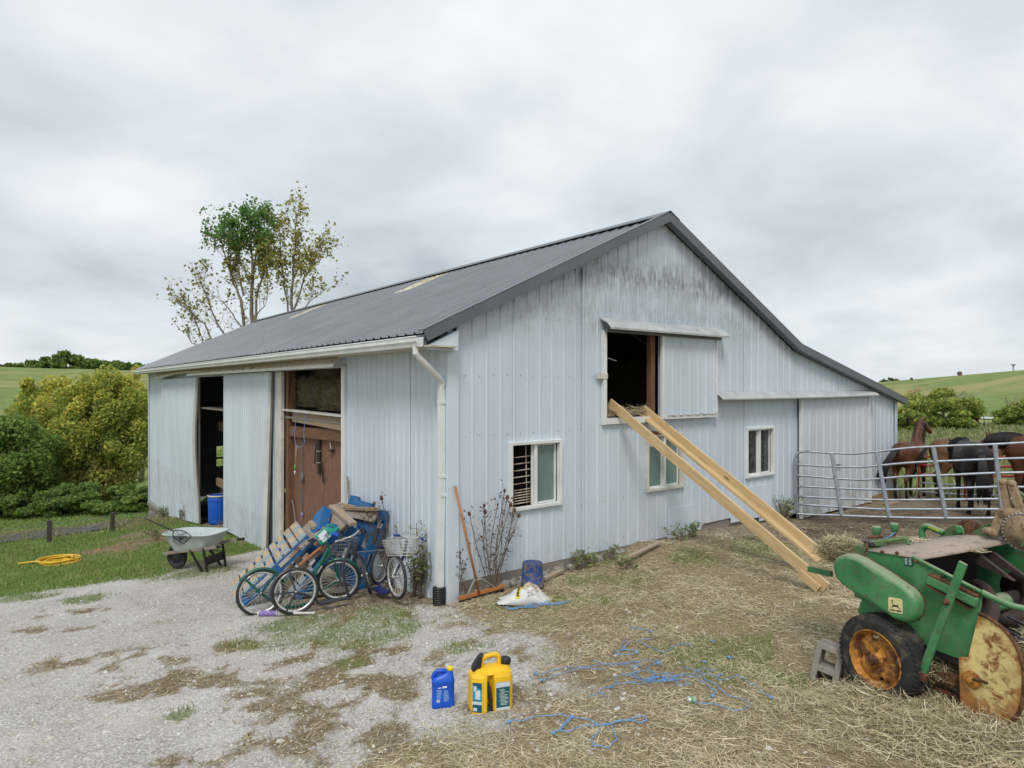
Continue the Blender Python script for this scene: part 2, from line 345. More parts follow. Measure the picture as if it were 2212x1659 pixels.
def make_ground():
    xs = axis(-7., 12., .085, 1500, 1.07); ys = axis(-6.5, 10., .085, 1500, 1.07)
    X, Y = np.meshgrid(xs, ys); x = X.ravel(); y = Y.ravel(); m = masks(x, y)
    z = height(x, y)+hayh(x, y, m); nx, ny = len(xs), len(ys)
    i = np.arange(nx*ny).reshape(ny, nx); F = np.stack([i[:-1, :-1], i[:-1, 1:], i[1:, 1:], i[1:, :-1]], -1).reshape(-1, 4)
    dx = x-CAM.x; dy = y-CAM.y; d = np.hypot(dx, dy); f = dx*FW.x+dy*FW.y; r = dx*RT.x+dy*RT.y; th = np.degrees(np.arctan2(r, f))
    past = np.clip(sst(17, 24, d)*np.clip((th-22)/5, 0, 1), 0, 1); past = np.maximum(past, sst(60, 80, d)); past = np.maximum(past, sst(22, 28, y)*(x < 20))
    o = raw('ground', np.stack([x, y, z], 1), F, 'ground', dict(grass=m['grass'], hay=m['hay'], grav=m['grav'], dung=m['dung'], green=m['green'], brown=m['brown'], past=past, dist=d), smooth=True, kind='structure')
    o['label'] = 'sloping farmyard ground of gravel, hay litter and grass'
def ground_mat():
    m, nt, N, L, b = nodes('ground'); p = ngeo(nt); 
    nE = nnoise(nt, p, 9, 7, .7)
    def A(k, crisp=True):
        a = nattr(nt, k)
        if not crisp: return a
        return nramp(nt, nmath(nt, 'MULTIPLY_ADD', nmath(nt, 'SUBTRACT', nE, .5), 1.5, a), (.36, 0.), (.64, 1.))
    nA = nnoise(nt, p, 1.3, 6, .6); nB = nnoise(nt, p, 14, 6, .65); nC = nnoise(nt, p, 70, 4, .6); nD = nnoise(nt, p, .5, 3, .5)
    vo = N.new('ShaderNodeTexVoronoi'); vo.inputs['Scale'].default_value = 42; L.new(p, vo.inputs['Vector'])
    vo2 = N.new('ShaderNodeTexVoronoi'); vo2.inputs['Scale'].default_value = 95; L.new(p, vo2.inputs['Vector'])
    # gravel: crushed limestone with dust between
    g = nmix(nt, nramp(nt, nB, (.3, 0.), (.7, 1.)), (.40, .385, .36), (.57, .555, .53)); vs_ = N.new('ShaderNodeSeparateColor'); L.new(vo.outputs['Color'], vs_.inputs[0])
    g = nmix(nt, nmath(nt, 'MULTIPLY', vs_.outputs[0], .5), g, (.68, .665, .65)); g = nmix(nt, nramp(nt, vo.outputs[0], (.25, 0.), (.62, .75)), g, (.23, .215, .195))
    g = nmix(nt, nramp(nt, nA, (.35, 0.), (.7, .55)), g, (.62, .605, .59))
    tan = nnoise(nt, p, .9, 7, .68, .3); g = nmix(nt, nramp(nt, tan, (.46, 0.), (.70, .6)), g, nmix(nt, nB, (.32, .28, .235), (.49, .44, .375)))
    # bare earth and litter
    e = nmix(nt, nramp(nt, nB, (.3, 0.), (.7, 1.)), (.16, .12, .08), (.36, .29, .205)); e = nmix(nt, nmath(nt, 'MULTIPLY', nC, .5), e, (.10, .075, .05))
    hay = nmix(nt, nramp(nt, nC, (.3, 0.), (.7, 1.)), (.15, .11, .065), (.40, .325, .205)); hay = nmix(nt, nramp(nt, nA, (.4, 0.), (.65, .6)), hay, (.20, .15, .09))
    gr = nmix(nt, nramp(nt, nB, (.3, 0.), (.7, 1.)), (.085, .12, .03), (.19, .25, .075)); gr = nmix(nt, nramp(nt, nA, (.5, 0.), (.75, .8)), gr, (.23, .185, .09))
    dg = nmix(nt, nramp(nt, nB, (.35, 0.), (.65, 1.)), (.045, .032, .022), (.15, .11, .075))
    br = nmix(nt, nB, (.15, .115, .065), (.28, .215, .125))
    c = nmix(nt, A('grav'), e, g); c = nmix(nt, A('hay'), c, hay); c = nmix(nt, nmath(nt, 'MULTIPLY', A('brown'), .38), c, br); c = nmix(nt, A('grass'), c, gr); c = nmix(nt, nmath(nt, 'MULTIPLY', A('green'), .7), c, gr)
    c = nmix(nt, nmath(nt, 'MULTIPLY', A('dung'), nramp(nt, nA, (.38, .15), (.6, 1.))), c, dg)
    # distant pasture: green aftermath and strips of cured hay
    q1 = nnoise(nt, nmap(nt, p, (.012, .05, .03), (0, 0, 0), (0, 0, -.25)), 1., 5, .6, .4); q2 = nnoise(nt, p, .35, 5, .6); q3 = nnoise(nt, nmap(nt, p, (.03, .16, .1), (5, 1, 0), (0, 0, -.25)), 1., 3, .6)
    pa = nmix(nt, nramp(nt, q2, (.3, 0.), (.7, 1.)), (.14, .20, .055), (.23, .30, .095)); pa = nmix(nt, nramp(nt, q1, (.46, 0.), (.58, .9)), pa, (.35, .31, .14)); pa = nmix(nt, nramp(nt, q3, (.55, 0.), (.65, .6)), pa, (.11, .17, .045))
    pa = nmix(nt, nmath(nt, 'MULTIPLY', nnoise(nt, p, 3.2, 4, .6), .4), pa, (.10, .11, .04))
    c = nmix(nt, A('past', False), c, pa)
    L.new(c, b.inputs['Base Color']); b.inputs['Roughness'].default_value = .95; b.inputs['Specular IOR Level'].default_value = .15
    h = nmath(nt, 'ADD', nmath(nt, 'MULTIPLY', vo.outputs[0], nmath(nt, 'MULTIPLY', A('grav'), -1.)), nmath(nt, 'ADD', nB, nmath(nt, 'MULTIPLY', nC, .6)))
    nbump(nt, b, h, .55, .018)
ground_mat(); make_ground()
# paved lane beyond the fence
pm('asphalt', (.075, .075, .085), .85, var=.3, scale=2., bump=.4, bscale=90)
def road():
    cl = [ground(*p) for p in [(-500, 1250), (-300, 1212), (-120, 1184), (0, 1167), (80, 1156), (160, 1145), (240, 1133), (310, 1122), (340, 1117)]]
    d = (cl[-1]-cl[-2]).normalized(); d.z = 0
    for k in range(1, 8): q = cl[-1]+d*6*1; q.z = gz(q.x, q.y); cl.append(q)
    mb = MB(); rows = []
    for i, p in enumerate(cl):
        t = (cl[min(i+1, len(cl)-1)]-cl[max(i-1, 0)]); t.z = 0; t.normalize(); n = Vector((-t.y, t.x, 0))
        rows.append([Vector((q.x, q.y, gz(q.x, q.y)+.03+.05*(1-abs(k)))) for k in (-1, -.4, 0, .4, 1) for q in [p+n*k*1.25]])
    mb.sheet(rows); o = mb.build('road', 'asphalt'); o['kind'] = 'structure'; o['label'] = 'narrow grey paved lane below the fence'
road()
# ================================================================ the barn
BL, BW, PKX, PKZ, EVZ, KX, KZ, LZ = 21.6, 13.1, 4.15, 5.5, 3.54, 8.3, 3.5, 2.42     # length, width, peak, eave, kink, lean-to eave
def rz_(x): return float(np.interp(x, [-.6, 0, PKX, KX, BW, BW+.6], [EVZ-.3, EVZ, PKZ, KZ, LZ, LZ-.13]))
def siding_mat(name, c=(.565, .635, .715), stain=0., grime=.5, zg=.9):
    m, nt, N, L, b = nodes(name); p = ngeo(nt); sx = N.new('ShaderNodeSeparateXYZ'); L.new(p, sx.inputs[0])
    n1 = nnoise(nt, nmap(nt, p, (1.2, 1.2, .35)), 1., 5, .6); col = nmix(nt, nramp(nt, n1, (.3, 0.), (.7, 1.)), tuple(x*.9 for x in c), tuple(min(1, x*1.07) for x in c))
    st = nnoise(nt, nmap(nt, p, (16, 16, .5)), 1., 5, .65)                                   # vertical run-off streaks
    col = nmix(nt, nramp(nt, st, (.5, 0.), (.78, .16)), col, tuple(x*.66 for x in c))
    sp = nnoise(nt, p, 26, 6, .75); col = nmix(nt, nramp(nt, sp, (.66, 0.), (.74, .55)), col, (.22, .2, .17))   # flecks
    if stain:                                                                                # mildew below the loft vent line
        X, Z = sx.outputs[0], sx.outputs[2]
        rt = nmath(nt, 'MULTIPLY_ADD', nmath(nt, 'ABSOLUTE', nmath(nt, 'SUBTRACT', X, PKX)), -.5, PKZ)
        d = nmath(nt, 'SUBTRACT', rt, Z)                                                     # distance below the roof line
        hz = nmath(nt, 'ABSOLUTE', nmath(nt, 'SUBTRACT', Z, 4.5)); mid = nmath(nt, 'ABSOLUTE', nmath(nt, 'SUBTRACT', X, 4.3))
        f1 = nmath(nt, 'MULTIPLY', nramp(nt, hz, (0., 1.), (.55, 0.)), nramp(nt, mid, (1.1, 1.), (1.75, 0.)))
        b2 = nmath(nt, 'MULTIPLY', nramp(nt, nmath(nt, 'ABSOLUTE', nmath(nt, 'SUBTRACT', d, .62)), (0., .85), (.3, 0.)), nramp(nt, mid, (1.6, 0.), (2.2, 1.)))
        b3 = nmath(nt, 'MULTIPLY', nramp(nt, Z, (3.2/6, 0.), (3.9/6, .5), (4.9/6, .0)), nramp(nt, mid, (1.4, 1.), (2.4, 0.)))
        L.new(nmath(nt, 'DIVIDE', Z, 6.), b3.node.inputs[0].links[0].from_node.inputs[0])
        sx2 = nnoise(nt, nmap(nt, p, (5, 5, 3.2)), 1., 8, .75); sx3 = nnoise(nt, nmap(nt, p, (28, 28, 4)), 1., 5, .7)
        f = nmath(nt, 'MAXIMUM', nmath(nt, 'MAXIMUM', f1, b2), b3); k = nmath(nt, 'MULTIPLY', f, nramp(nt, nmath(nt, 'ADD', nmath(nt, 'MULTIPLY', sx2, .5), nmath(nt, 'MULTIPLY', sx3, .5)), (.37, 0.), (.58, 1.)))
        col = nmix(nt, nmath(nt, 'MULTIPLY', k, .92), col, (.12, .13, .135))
    if grime:                                                                                # splash dirt near the ground
        g1 = nramp(nt, sx.outputs[2], (0., 1.), (zg, 0.)); gn = nnoise(nt, nmap(nt, p, (7, 7, 2.)), 1., 6, .7)
        col = nmix(nt, nmath(nt, 'MULTIPLY', nmath(nt, 'MULTIPLY', g1, nramp(nt, gn, (.42, 0.), (.62, 1.))), grime), col, (.25, .22, .15))
    L.new(col, b.inputs['Base Color']); b.inputs['Roughness'].default_value = .42; b.inputs['Specular IOR Level'].default_value = .45
    dn = nnoise(nt, nmap(nt, p, (2.2, 2.2, 1.2)), 1., 3, .5); nbump(nt, b, nmath(nt, 'ADD', dn, nmath(nt, 'MULTIPLY', nnoise(nt, p, 60, 3, .6), .06)), .22, .03)
siding_mat('siding', stain=1., grime=.35, zg=.7); siding_mat('siding_door', (.555, .62, .69), grime=.3, zg=.1); siding_mat('siding_low', (.56, .61, .655), grime=.9, zg=1.3); siding_mat('siding_patch', (.60, .68, .755), grime=.3, zg=.6)
pm('white_trim', (.70, .71, .70), .4, var=.12, scale=3., dirt=(.42, .40, .36), damt=-.25, dscale=9, bump=.05)
pm('old_white', (.60, .58, .53), .6, var=.2, scale=4., dirt=(.36, .32, .26), damt=.0, dscale=14, bump=.2)
pm('soffit_cream', (.58, .52, .42), .6, var=.15, scale=3., dirt=(.3, .25, .18), damt=.1)
pm('roof_grey', (.195, .21, .232), .36, var=.14, scale=1.2, bump=.06, bscale=30, spec=.5)
pm('trim_grey', (.115, .125, .14), .4, var=.2, scale=1.5, bump=.08, bscale=10, spec=.5)
pm('hood_tin', (.50, .51, .51), .5, metal=.25, var=.2, scale=3., dirt=(.42, .40, .35), damt=.0, dscale=4)
pm('skylight', (.56, .52, .40), .45, var=.2, scale=2., dirt=(.4, .33, .2), damt=.3, dscale=5)
pm('concrete', (.36, .34, .31), .9, var=.3, scale=4., dirt=(.17, .15, .12), damt=.4, dscale=6, bump=.5, bscale=30, bd=.01)
pm('black_plastic', (.02, .02, .022), .5, var=.3)
wood('wood_grey', (.17, .145, .12), (.34, .30, .255), weather=(.22, .2, .18), wamt=.4)
wood('wood_brown', (.13, .062, .034), (.26, .135, .075), weather=(.12, .07, .05), wamt=.2)
wood('wood_tan', (.25, .16, .09), (.42, .30, .18), weather=(.3, .24, .18), wamt=.3)
def ply():
    m, nt, N, L, b = nodes('plywood'); uv = ncoord(nt, 'UV'); v = nmap(nt, uv, (2.2, .55, 1)); n = nnoise(nt, v, 1.4, 3, .5, 2.2)
    w = N.new('ShaderNodeTexWave'); w.inputs['Scale'].default_value = 4.5; w.inputs['Distortion'].default_value = 14; w.inputs['Detail'].default_value = 2; w.inputs['Detail Scale'].default_value = .8; L.new(v, w.inputs[0])
    c = nmix(nt, nramp(nt, w.outputs[1], (.25, 0.), (.7, 1.)), (.07, .03, .018), (.30, .15, .095)); c = nmix(nt, nmath(nt, 'MULTIPLY', n, .5), c, (.16, .08, .05))
    L.new(c, b.inputs['Base Color']); b.inputs['Roughness'].default_value = .8; nbump(nt, b, w.outputs[1], .2, .003)
ply()
def glass(name, c, rough=.12, dust=.35):
    m, nt, N, L, b = nodes(name); p = ngeo(nt); n = nnoise(nt, p, 9, 6, .7); n2 = nnoise(nt, nmap(nt, p, (5, 5, .8)), 1., 4, .6)
    L.new(nmix(nt, nmath(nt, 'MULTIPLY', nramp(nt, nmath(nt, 'MULTIPLY', n, n2), (.2, 0.), (.42, 1.)), dust), c, (.28, .31, .30)), b.inputs['Base Color'])
    L.new(nmath(nt, 'MULTIPLY_ADD', n, .35, rough, True), b.inputs['Roughness']); b.inputs['Specular IOR Level'].default_value = .7
glass('glass_green', (.12, .20, .185), .25, .4); glass('glass_dark', (.018, .022, .024), .08, .25)

barn = thing('metal_barn', (0, 0, 0), 'long white ribbed metal barn with dark grey roof and lean-to side', 'barn')
def panels(P, s0, s1, bot, top, opens, pitch, nrib, name, mat, parent, brk=(), rib=.012, rw=.042, jit=.004, gap=.0, dents=()):
    """ribbed metal sheets between s0 and s1; P(s, z, off) -> world. Each sheet is an object."""
    wd = pitch*nrib; a = s0; out = []; flip = 0
    while a < s1-1e-4:
        b = min(a+wd, s1); ss = {a, b}; k = 0
        while a+k*pitch < b:
            r0 = a+k*pitch+.004
            for q in (0, rw*.28, rw*.72, rw):
                if a < r0+q < b: ss.add(r0+q)
            k += 1
        for o in opens:
            for q in (o[0], o[1]):
                if a < q < b: ss.add(q)
        for q in brk:
            if a < q < b: ss.add(q)
        ss = sorted(ss); mb = MB(); off0 = .003*(flip % 2)+random.uniform(0, jit); flip += 1
        def prof(s):
            t = (s-a-.004) % pitch
            if s-a < .003: return 0.
            return rib if rw*.26 <= t <= rw*.74 else 0.
        for u, v in zip(ss[:-1], ss[1:]):
            if v-u < 1e-4: continue
            mid = (u+v)/2; iv = [(bot(mid), None)]; cuts = sorted([(o[2], o[3]) for o in opens if o[0] < mid < o[1]])
            segs = []; lo = None
            for c0, c1 in cuts: segs.append((lo, c0)); lo = c1
            segs.append((lo, None))
            for z0, z1 in segs:
                q = [(u, bot(u) if z0 is None else z0), (v, bot(v) if z0 is None else z0), (v, top(v) if z1 is None else z1), (u, top(u) if z1 is None else z1)]
                if q[3][1]-q[0][1] < .005 and q[2][1]-q[1][1] < .005: continue
                mb.add([P(s, z, off0+prof(s)) for s, z in q], [(0, 1, 2, 3)])
        if mb.f: out.append(mb.build(name, mat, parent, fix=False))
        a = b+gap
    return out
GP = lambda s, z, off: Vector((s, -off, z)); LP = lambda t, z, off: Vector((-off, t, z)); BP = lambda s, z, off: Vector((s, BL+off, z)); EP = lambda t, z, off: Vector((BW+off, t, z))
WIN = [(1.0, 1.85, 1.10, 1.95), (3.78, 4.63, 1.09, 1.94), (6.59, 7.46, 1.07, 1.93)]
LOFT = (2.80, 4.06, 2.27, 3.60)
def gbot(s): return .25 if s < 5.25 else (.34 if s < 7.0 else (.16 if s < 8.4 else .03))
panels(GP, .12, BW-.06, gbot, lambda s: rz_(s)-.03, WIN+[LOFT], .2286, 4, 'wall_panel', 'siding', barn, brk=(PKX, KX, 5.25, 7.0, 8.4))
def lbot(t): return -.12 if t < 3.2 else (-.85 if t < 13.3 else -1.72)
panels(LP, .12, BL, lbot, lambda t: EVZ-.18, [(3.2, 6.17, -3, 3.06), (10.2, 13.25, -3, 3.02)], .17, 5, 'wall_panel', 'siding_door', barn, brk=(3.2, 13.3), rib=.014, rw=.045)
panels(BP, 0, BW, lambda s: -1.7, lambda s: rz_(s)-.03, [(2.45, 2.95, -.52, .30)], .914, 1, 'wall_panel', 'siding_door', barn, brk=(PKX, KX))
panels(EP, 0, BL, lambda s: -1.5, lambda s: LZ-.05, [], 1.2, 3, 'wall_panel', 'siding_door', barn)
mb = MB(); mb.bar((2.4, BL+.01, -.18), (3.0, BL+.01, -.18), .05, .08); mb.build('window_bar', 'white_trim', barn)
# corner trims
def part(mb, name, mat, parent=barn, bevel=0.): return mb.build(name, mat, parent, bevel=bevel)
mb = MB(); mb.box((.055, -.028, 1.73), (.17, .012, 3.46)); mb.box((-.028, .06, 1.71), (.012, .165, 3.42)); part(mb, 'corner_trim', 'siding_patch')
mb = MB(); mb.box((BW-.03, -.028, 1.2), (.14, .012, 2.4)); mb.box((BW+.03, .05, 1.2), (.012, .15, 2.4)); part(mb, 'corner_trim', 'siding_door')
mb = MB(); mb.box((-.03, BL-.08, .8), (.012, .16, 5.0)); part(mb, 'corner_trim', 'siding_door')
# sill timbers and rubble footing under the gable
mb = MB(); mb.bar((.14, .03, .17), (5.2, .03, .17), .06, .16); part(mb, 'sill_board', 'wood_grey')
mb = MB(); mb.bar((5.2, .05, .24), (8.4, .05, .22), .06, .2); part(mb, 'sill_board', 'wood_grey')
def rubble(a, b, n, seed):
    r = random.Random(seed); mb = MB()
    for i in range(n):
        s = a[0]+(b[0]-a[0])*(i+.5)/n; t = a[1]+(b[1]-a[1])*(i+.5)/n; z = a[2]+(b[2]-a[2])*(i+.5)/n
        k = 7; R = r.uniform(.10, .17); rows = []
        for q in (-1, -.5, .1, .6, 1):
            rr = R*sqrt(max(.04, 1-q*q)); rows.append([Vector((s+rr*1.5*cos(2*pi*j/k)*r.uniform(.8, 1.15), t+rr*.55*sin(2*pi*j/k), z+q*R*.8+r.uniform(-.01, .01))) for j in range(k)])
        mb.sheet(rows, close=True, sm=True)
    return mb
part(rubble((.2, .02, .03), (4.6, .02, .16), 22, 3), 'rubble_footing', 'concrete')
mb = MB(); mb.box((.06, 1.62, -.45), (.1, 3.1, .70)); part(mb, 'footing', 'concrete')
mb = MB(); mb.box((.05, 17.4, -2.35), (.12, 8.4, 1.5)); mb.box((.05, 8.2, -1.25), (.12, 4.0, 1.1)); part(mb, 'footing', 'concrete')
mb = MB(); mb.bar((-.045, 18.3, -1.76), (-.045, BL, -1.76), .05, .12); part(mb, 'sill_board', 'wood_grey')
mb = MB(); mb.bar((BW-2.6, -.06, .02), (BW, -.02, .10), .05, .22); part(mb, 'sill_board', 'wood_tan')
# ---- roof: ribbed sheets, skylight strips, trims
OV = .42; YO = .16
def roofP(x0, z0, x1, z1):
    d = Vector((x1-x0, 0, z1-z0)); L = d.length; n = Vector((-(z1-z0), 0, x1-x0)).normalized()
    return lambda t, w, off: Vector((x0, t, z0))+Vector((x1-x0, 0, z1-z0))*(w/L)+n*off, L
ez = rz_(-OV)+.06; P1, L1 = roofP(-OV, EVZ-OV*.5+.07, PKX, PKZ+.05); P2, L2 = roofP(KX, KZ+.05, PKX, PKZ+.05); P3, L3 = roofP(BW+.3, LZ-.07+.05, KX, KZ+.05)
SKY1 = (5.9, 7.26); SKY2 = (13.1, 14.26)
yy = -YO
while yy < BL+.35:
    b = min(yy+.914, BL+.4)
    for k, (lo, hi) in enumerate([SKY1, SKY2]):
        if abs(yy-lo) < .45:
            panels(P1, yy+.002, b, lambda s: L1*.725, lambda s: L1*.965, [], .2286, 4, 'skylight_panel', 'skylight', barn, rib=.02, rw=.06)
            panels(P1, yy+.002, b, lambda s: 0., lambda s: L1*.74, [], .2286, 4, 'roof_panel', 'roof_grey', barn, rib=.02, rw=.06, jit=0)
            panels(P1, yy+.002, b, lambda s: L1*.955, lambda s: L1, [], .2286, 4, 'roof_panel', 'roof_grey', barn, rib=.02, rw=.06, jit=0); break
    else: panels(P1, yy+.002, b, lambda s: 0., lambda s: L1, [], .2286, 4, 'roof_panel', 'roof_grey', barn, rib=.026, rw=.06)
    yy = b
panels(P2, -YO, BL+.4, lambda s: 0., lambda s: L2, [], .914, 2, 'roof_panel', 'roof_grey', barn); panels(P3, -YO, BL+.4, lambda s: 0., lambda s: L3, [], .914, 2, 'roof_panel', 'roof_grey', barn)
def rake(x0, z0, x1, z1, y):
    mb = MB(); p0 = Vector((x0, y, z0)); p1 = Vector((x1, y, z1)); n = Vector((-(z1-z0), 0, x1-x0)).normalized()
    if n.z < 0: n = -n
    mb.bar(p0-n*.022, p1-n*.022, .02, .135, n); mb.bar(p0+n*.047+Vector((0, .055, 0)), p1+n*.047+Vector((0, .055, 0)), .13, .012, n); mb.bar(p0-n*.095+Vector((0, .05, 0)), p1-n*.095+Vector((0, .05, 0)), .12, .01, n)
    return mb
for y in (-YO-.01,):
    part(rake(-OV-.02, EVZ-OV*.5+.06, PKX, PKZ+.055, y), 'rake_trim', 'trim_grey'); part(rake(PKX, PKZ+.055, KX, KZ+.06, y-.001), 'rake_trim', 'trim_grey'); part(rake(KX, KZ+.06, BW+.3, LZ-.02, y-.002), 'rake_trim', 'trim_grey')
mb = MB()
for sgn, dz in ((1, 0), (-1, 0)): mb.bar((PKX+sgn*.115, -YO-.03, PKZ+.06), (PKX+sgn*.115, BL+.43, PKZ+.06), .26, .012, (sgn*.45, 0, .9))
part(mb, 'ridge_cap', 'trim_grey')
# eave: fascia, soffit, gutter, downspout
gx, gzz = -OV-.015, EVZ-OV*.5+.03
mb = MB(); mb.bar((-OV+.02, -.12, gzz-.05), (-OV+.02, BL+.4, gzz-.05), .025, .15); part(mb, 'fascia', 'trim_grey')
mb = MB(); prof = [(0, .045), (0, -.06), (-.02, -.075), (-.075, -.075), (-.085, -.04), (-.105, -.01), (-.105, .035), (-.115, .045), (-.105, .055), (-.095, .045), (-.095, .0), (-.07, -.06), (-.01, -.06)]
def gutz(y): return gzz-.055-.0*y
mb.prism([Vector((gx+a, -.13, gutz(0)+b)) for a, b in prof], (0, BL+.58, 0)); part(mb, 'gutter', 'white_trim')
mb = MB(); mb.box((-OV/2-.01, BL/2, 3.24), (OV-.01, BL+.5, .02)); part(mb, 'soffit', 'soffit_cream')
mb = MB(); mb.prism([(-.36, -.14, 3.2), (.06, -.14, 3.2), (.06, -.14, 3.46), (-.36, -.14, 3.26)], (0, .1, 0)); part(mb, 'eave_return', 'siding_patch')
ds = MB(); pts = [(gx-.05, -.03, gutz(0)-.06), (gx-.05, -.03, gutz(0)-.15), (gx+.02, -.03, gutz(0)-.22), (-.14, -.0, 2.86), (-.075, .03, 2.80), (-.072, .05, 2.70)]
ds.tube(pts, .048, 8, sm=False, flat=.75)
o_ds = part(ds, 'downspout', 'white_trim')
mb = MB(); mb.bar((-.072, .05, 2.72), (-.072, .05, 1.5), .085, .062, (1, 0, 0)); mb.bar((-.072, .05, 1.52), (-.09, .055, .22), .088, .066, (1, 0, 0)); mb.build('pipe', 'white_trim', o_ds)
for z in (2.55, 1.62, 1.38): mb = MB(); mb.box((-.064, .05, z), (.085, .105, .035)); mb.build('strap', 'white_trim', o_ds)
mb = MB(); prof = []
for k in range(9): prof += [(.072, k*.028), (.085, k*.028+.008), (.085, k*.028+.018), (.072, k*.028+.026)]
mb.lathe(prof, 16, (-.10, .055, gz(-.1, .05)-.02)); mb.build('drain_boot', 'black_plastic', o_ds)
# ---- windows
def window(i, w, panes):
    s0, s1, z0, z1 = w; cx, cz = (s0+s1)/2, (z0+z1)/2; mb = MB(); f = .045
    for a, b in (((s0-f, z0-f/2), (s1+f, z0-f/2)), ((s0-f, z1+f/2), (s1+f, z1+f/2)), ((s0-f/2, z0), (s0-f/2, z1)), ((s1+f/2, z0), (s1+f/2, z1))):
        mb.bar((a[0], -.02, a[1]), (b[0], -.02, b[1]), f if a[0] == b[0] else .075, .075 if a[0] == b[0] else f, (0, 1, 0) if a[0] == b[0] else (0, 0, 1))
    wo = part(mb, 'window', 'white_trim' if i != 1 else 'old_white', bevel=.004)
    m2 = MB(); m2.box((cx, .0, cz), (.055, .05, z1-z0)); m2.build('mullion', 'white_trim', wo)
    for k, (pa, pb, mt) in enumerate(panes):
        if mt is None: continue
        m3 = MB(); a = s0+(s1-s0)*pa+.01; b = s0+(s1-s0)*pb-.01; yk = .028+.012*k
        m3.prism([(a, yk, z0+.01), (b, yk, z0+.01), (b, yk, z1-.01), (a, yk, z1-.01)], (0, .005, 0)); m3.build('pane', mt, wo)
        m4 = MB(); fr = .028
        for q in ((a, z0+fr/2, b, z0+fr/2), (a, z1-fr/2, b, z1-fr/2)): m4.bar((q[0], yk-.006, q[1]), (q[2], yk-.006, q[3]), .02, fr)
        for q in (a+fr/2, b-fr/2): m4.bar((q, yk-.0065, z0+fr), (q, yk-.0065, z1-fr), fr, .02, (0, 1, 0))
        m4.build('sash', 'white_trim', wo)
    return wo
w1 = window(0, WIN[0], [(0, .5, None), (.44, 1, 'glass_green')]); w2 = window(1, WIN[1], [(0, .48, 'glass_green'), (.5, 1, 'glass_green')]); w3 = window(2, WIN[2], [(0, .48, 'glass_dark'), (.5, 1, 'glass_dark')])
pm('bar_metal', (.52, .44, .36), .6, var=.3, scale=20, dirt=(.3, .2, .13), damt=.3)
mb = MB()
for k in range(11):
    z = 1.13+k*.037+(.05 if k > 5 else 0)+(max(0, k-6)*.055); mb.tube([(1.01, .05, z), (1.42, .05, z+.012)], .008, 6)
for x in (1.07, 1.33): mb.tube([(x, .062, 1.1), (x-.02, .062, 1.95)], .008, 6)
mb.build('window_bars', 'bar_metal', w1)
mb = MB(); mb.bar((3.72, -.03, 2.0), (4.5, -.035, 1.985), .07, .05); part(mb, 'window_head_board', 'wood_brown')
pm('paper_white', (.62, .68, .66), .7); mb = MB(); mb.box((3.93, .02, 1.83), (.13, .004, .13)); mb.build('sticker', 'paper_white', w2)
# ---- loft opening, its sliding door and hood
mb = MB(); x0, x1, z0, z1 = LOFT
mb.bar((x0-.035, -.035, z0-.1), (x0-.035, -.035, z1), .075, .05, (0, 1, 0)); mb.bar((x0-.072, -.036, z0-.05), (x1, -.036, z0-.05), .05, .09); part(mb, 'loft_door_trim', 'white_trim')
mb = MB(); mb.bar((x1-.12, .05, z0-.1), (x1-.12, .05, z1), .1, .09, (0, 1, 0)); part(mb, 'loft_post', 'wood_brown')
DP = lambda s, z, off: Vector((s, -.085-off, z))
ld = panels(DP, 4.07, 5.52, lambda s: 2.22, lambda s: 3.58, [], .2286, 7, 'loft_sliding_door', 'siding_door', barn)[0]
mb = MB(); mb.bar((4.08, -.09, 2.24), (5.52, -.09, 2.24), .05, .05); mb.bar((4.06, -.09, 2.22), (4.06, -.09, 3.60), .05, .05, (0, 1, 0)); mb.bar((5.53, -.09, 2.22), (5.53, -.09, 3.58), .03, .05, (0, 1, 0)); mb.build('door_frame', 'white_trim', ld)
mb = MB(); mb.tube([(4.15+k*.09, -.125, 2.275+.012*sin(k*2.7)) for k in range(16)], .008, 5); mb.build('chain', 'bar_metal', ld)
def hood(s0, s1, zt, drop, out, name='door_hood', sag=0.):
    mb = MB(); n = 14; rows = []
    for k in range(n+1):
        s = s0+(s1-s0)*k/n; sg = -sag*max(0, (k/n-.45))**2
        rows.append([Vector((s, -.015, zt)), Vector((s, -out*.25, zt-drop*.10+sg*.2)), Vector((s, -out*.7, zt-drop*.45+sg*.6)), Vector((s, -out, zt-drop*.85+sg)), Vector((s, -out+.004, zt-drop+sg)), Vector((s, -out+.016, zt-drop+sg)), Vector((s, -out+.012, zt-drop*.86+sg)), Vector((s, -out*.68, zt-drop*.5+sg*.6)), Vector((s, -.02, zt-.03))])
    mb.sheet(rows); f = [[p for p in r] for r in (rows[0], rows[-1])]
    for r in f: mb.add(r, [tuple(range(len(r)))])
    mb.sm = [False]*len(mb.sm); return part(mb, name, 'hood_tin')
hood(2.70, 5.72, 3.80, .19, .24); hood(5.52, 11.65, 2.66, .15, .24, sag=-.10)
mb = MB(); mb.box((4.2, -.08, 3.60), (2.9, .09, .05)); part(mb, 'door_track', 'trim_grey')
mb = MB(); mb.box((2.70, -.055, 2.91), (.22, .03, .085)); part(mb, 'door_latch', 'old_white')
mb = MB(); mb.box((4.63, -.02, .47), (.7, .012, .5)); part(mb, 'patch_sheet', 'siding_patch')
mb = MB(); mb.box((6.75, -.02, .55), (1.35, .012, .6)); part(mb, 'patch_sheet', 'siding_patch')
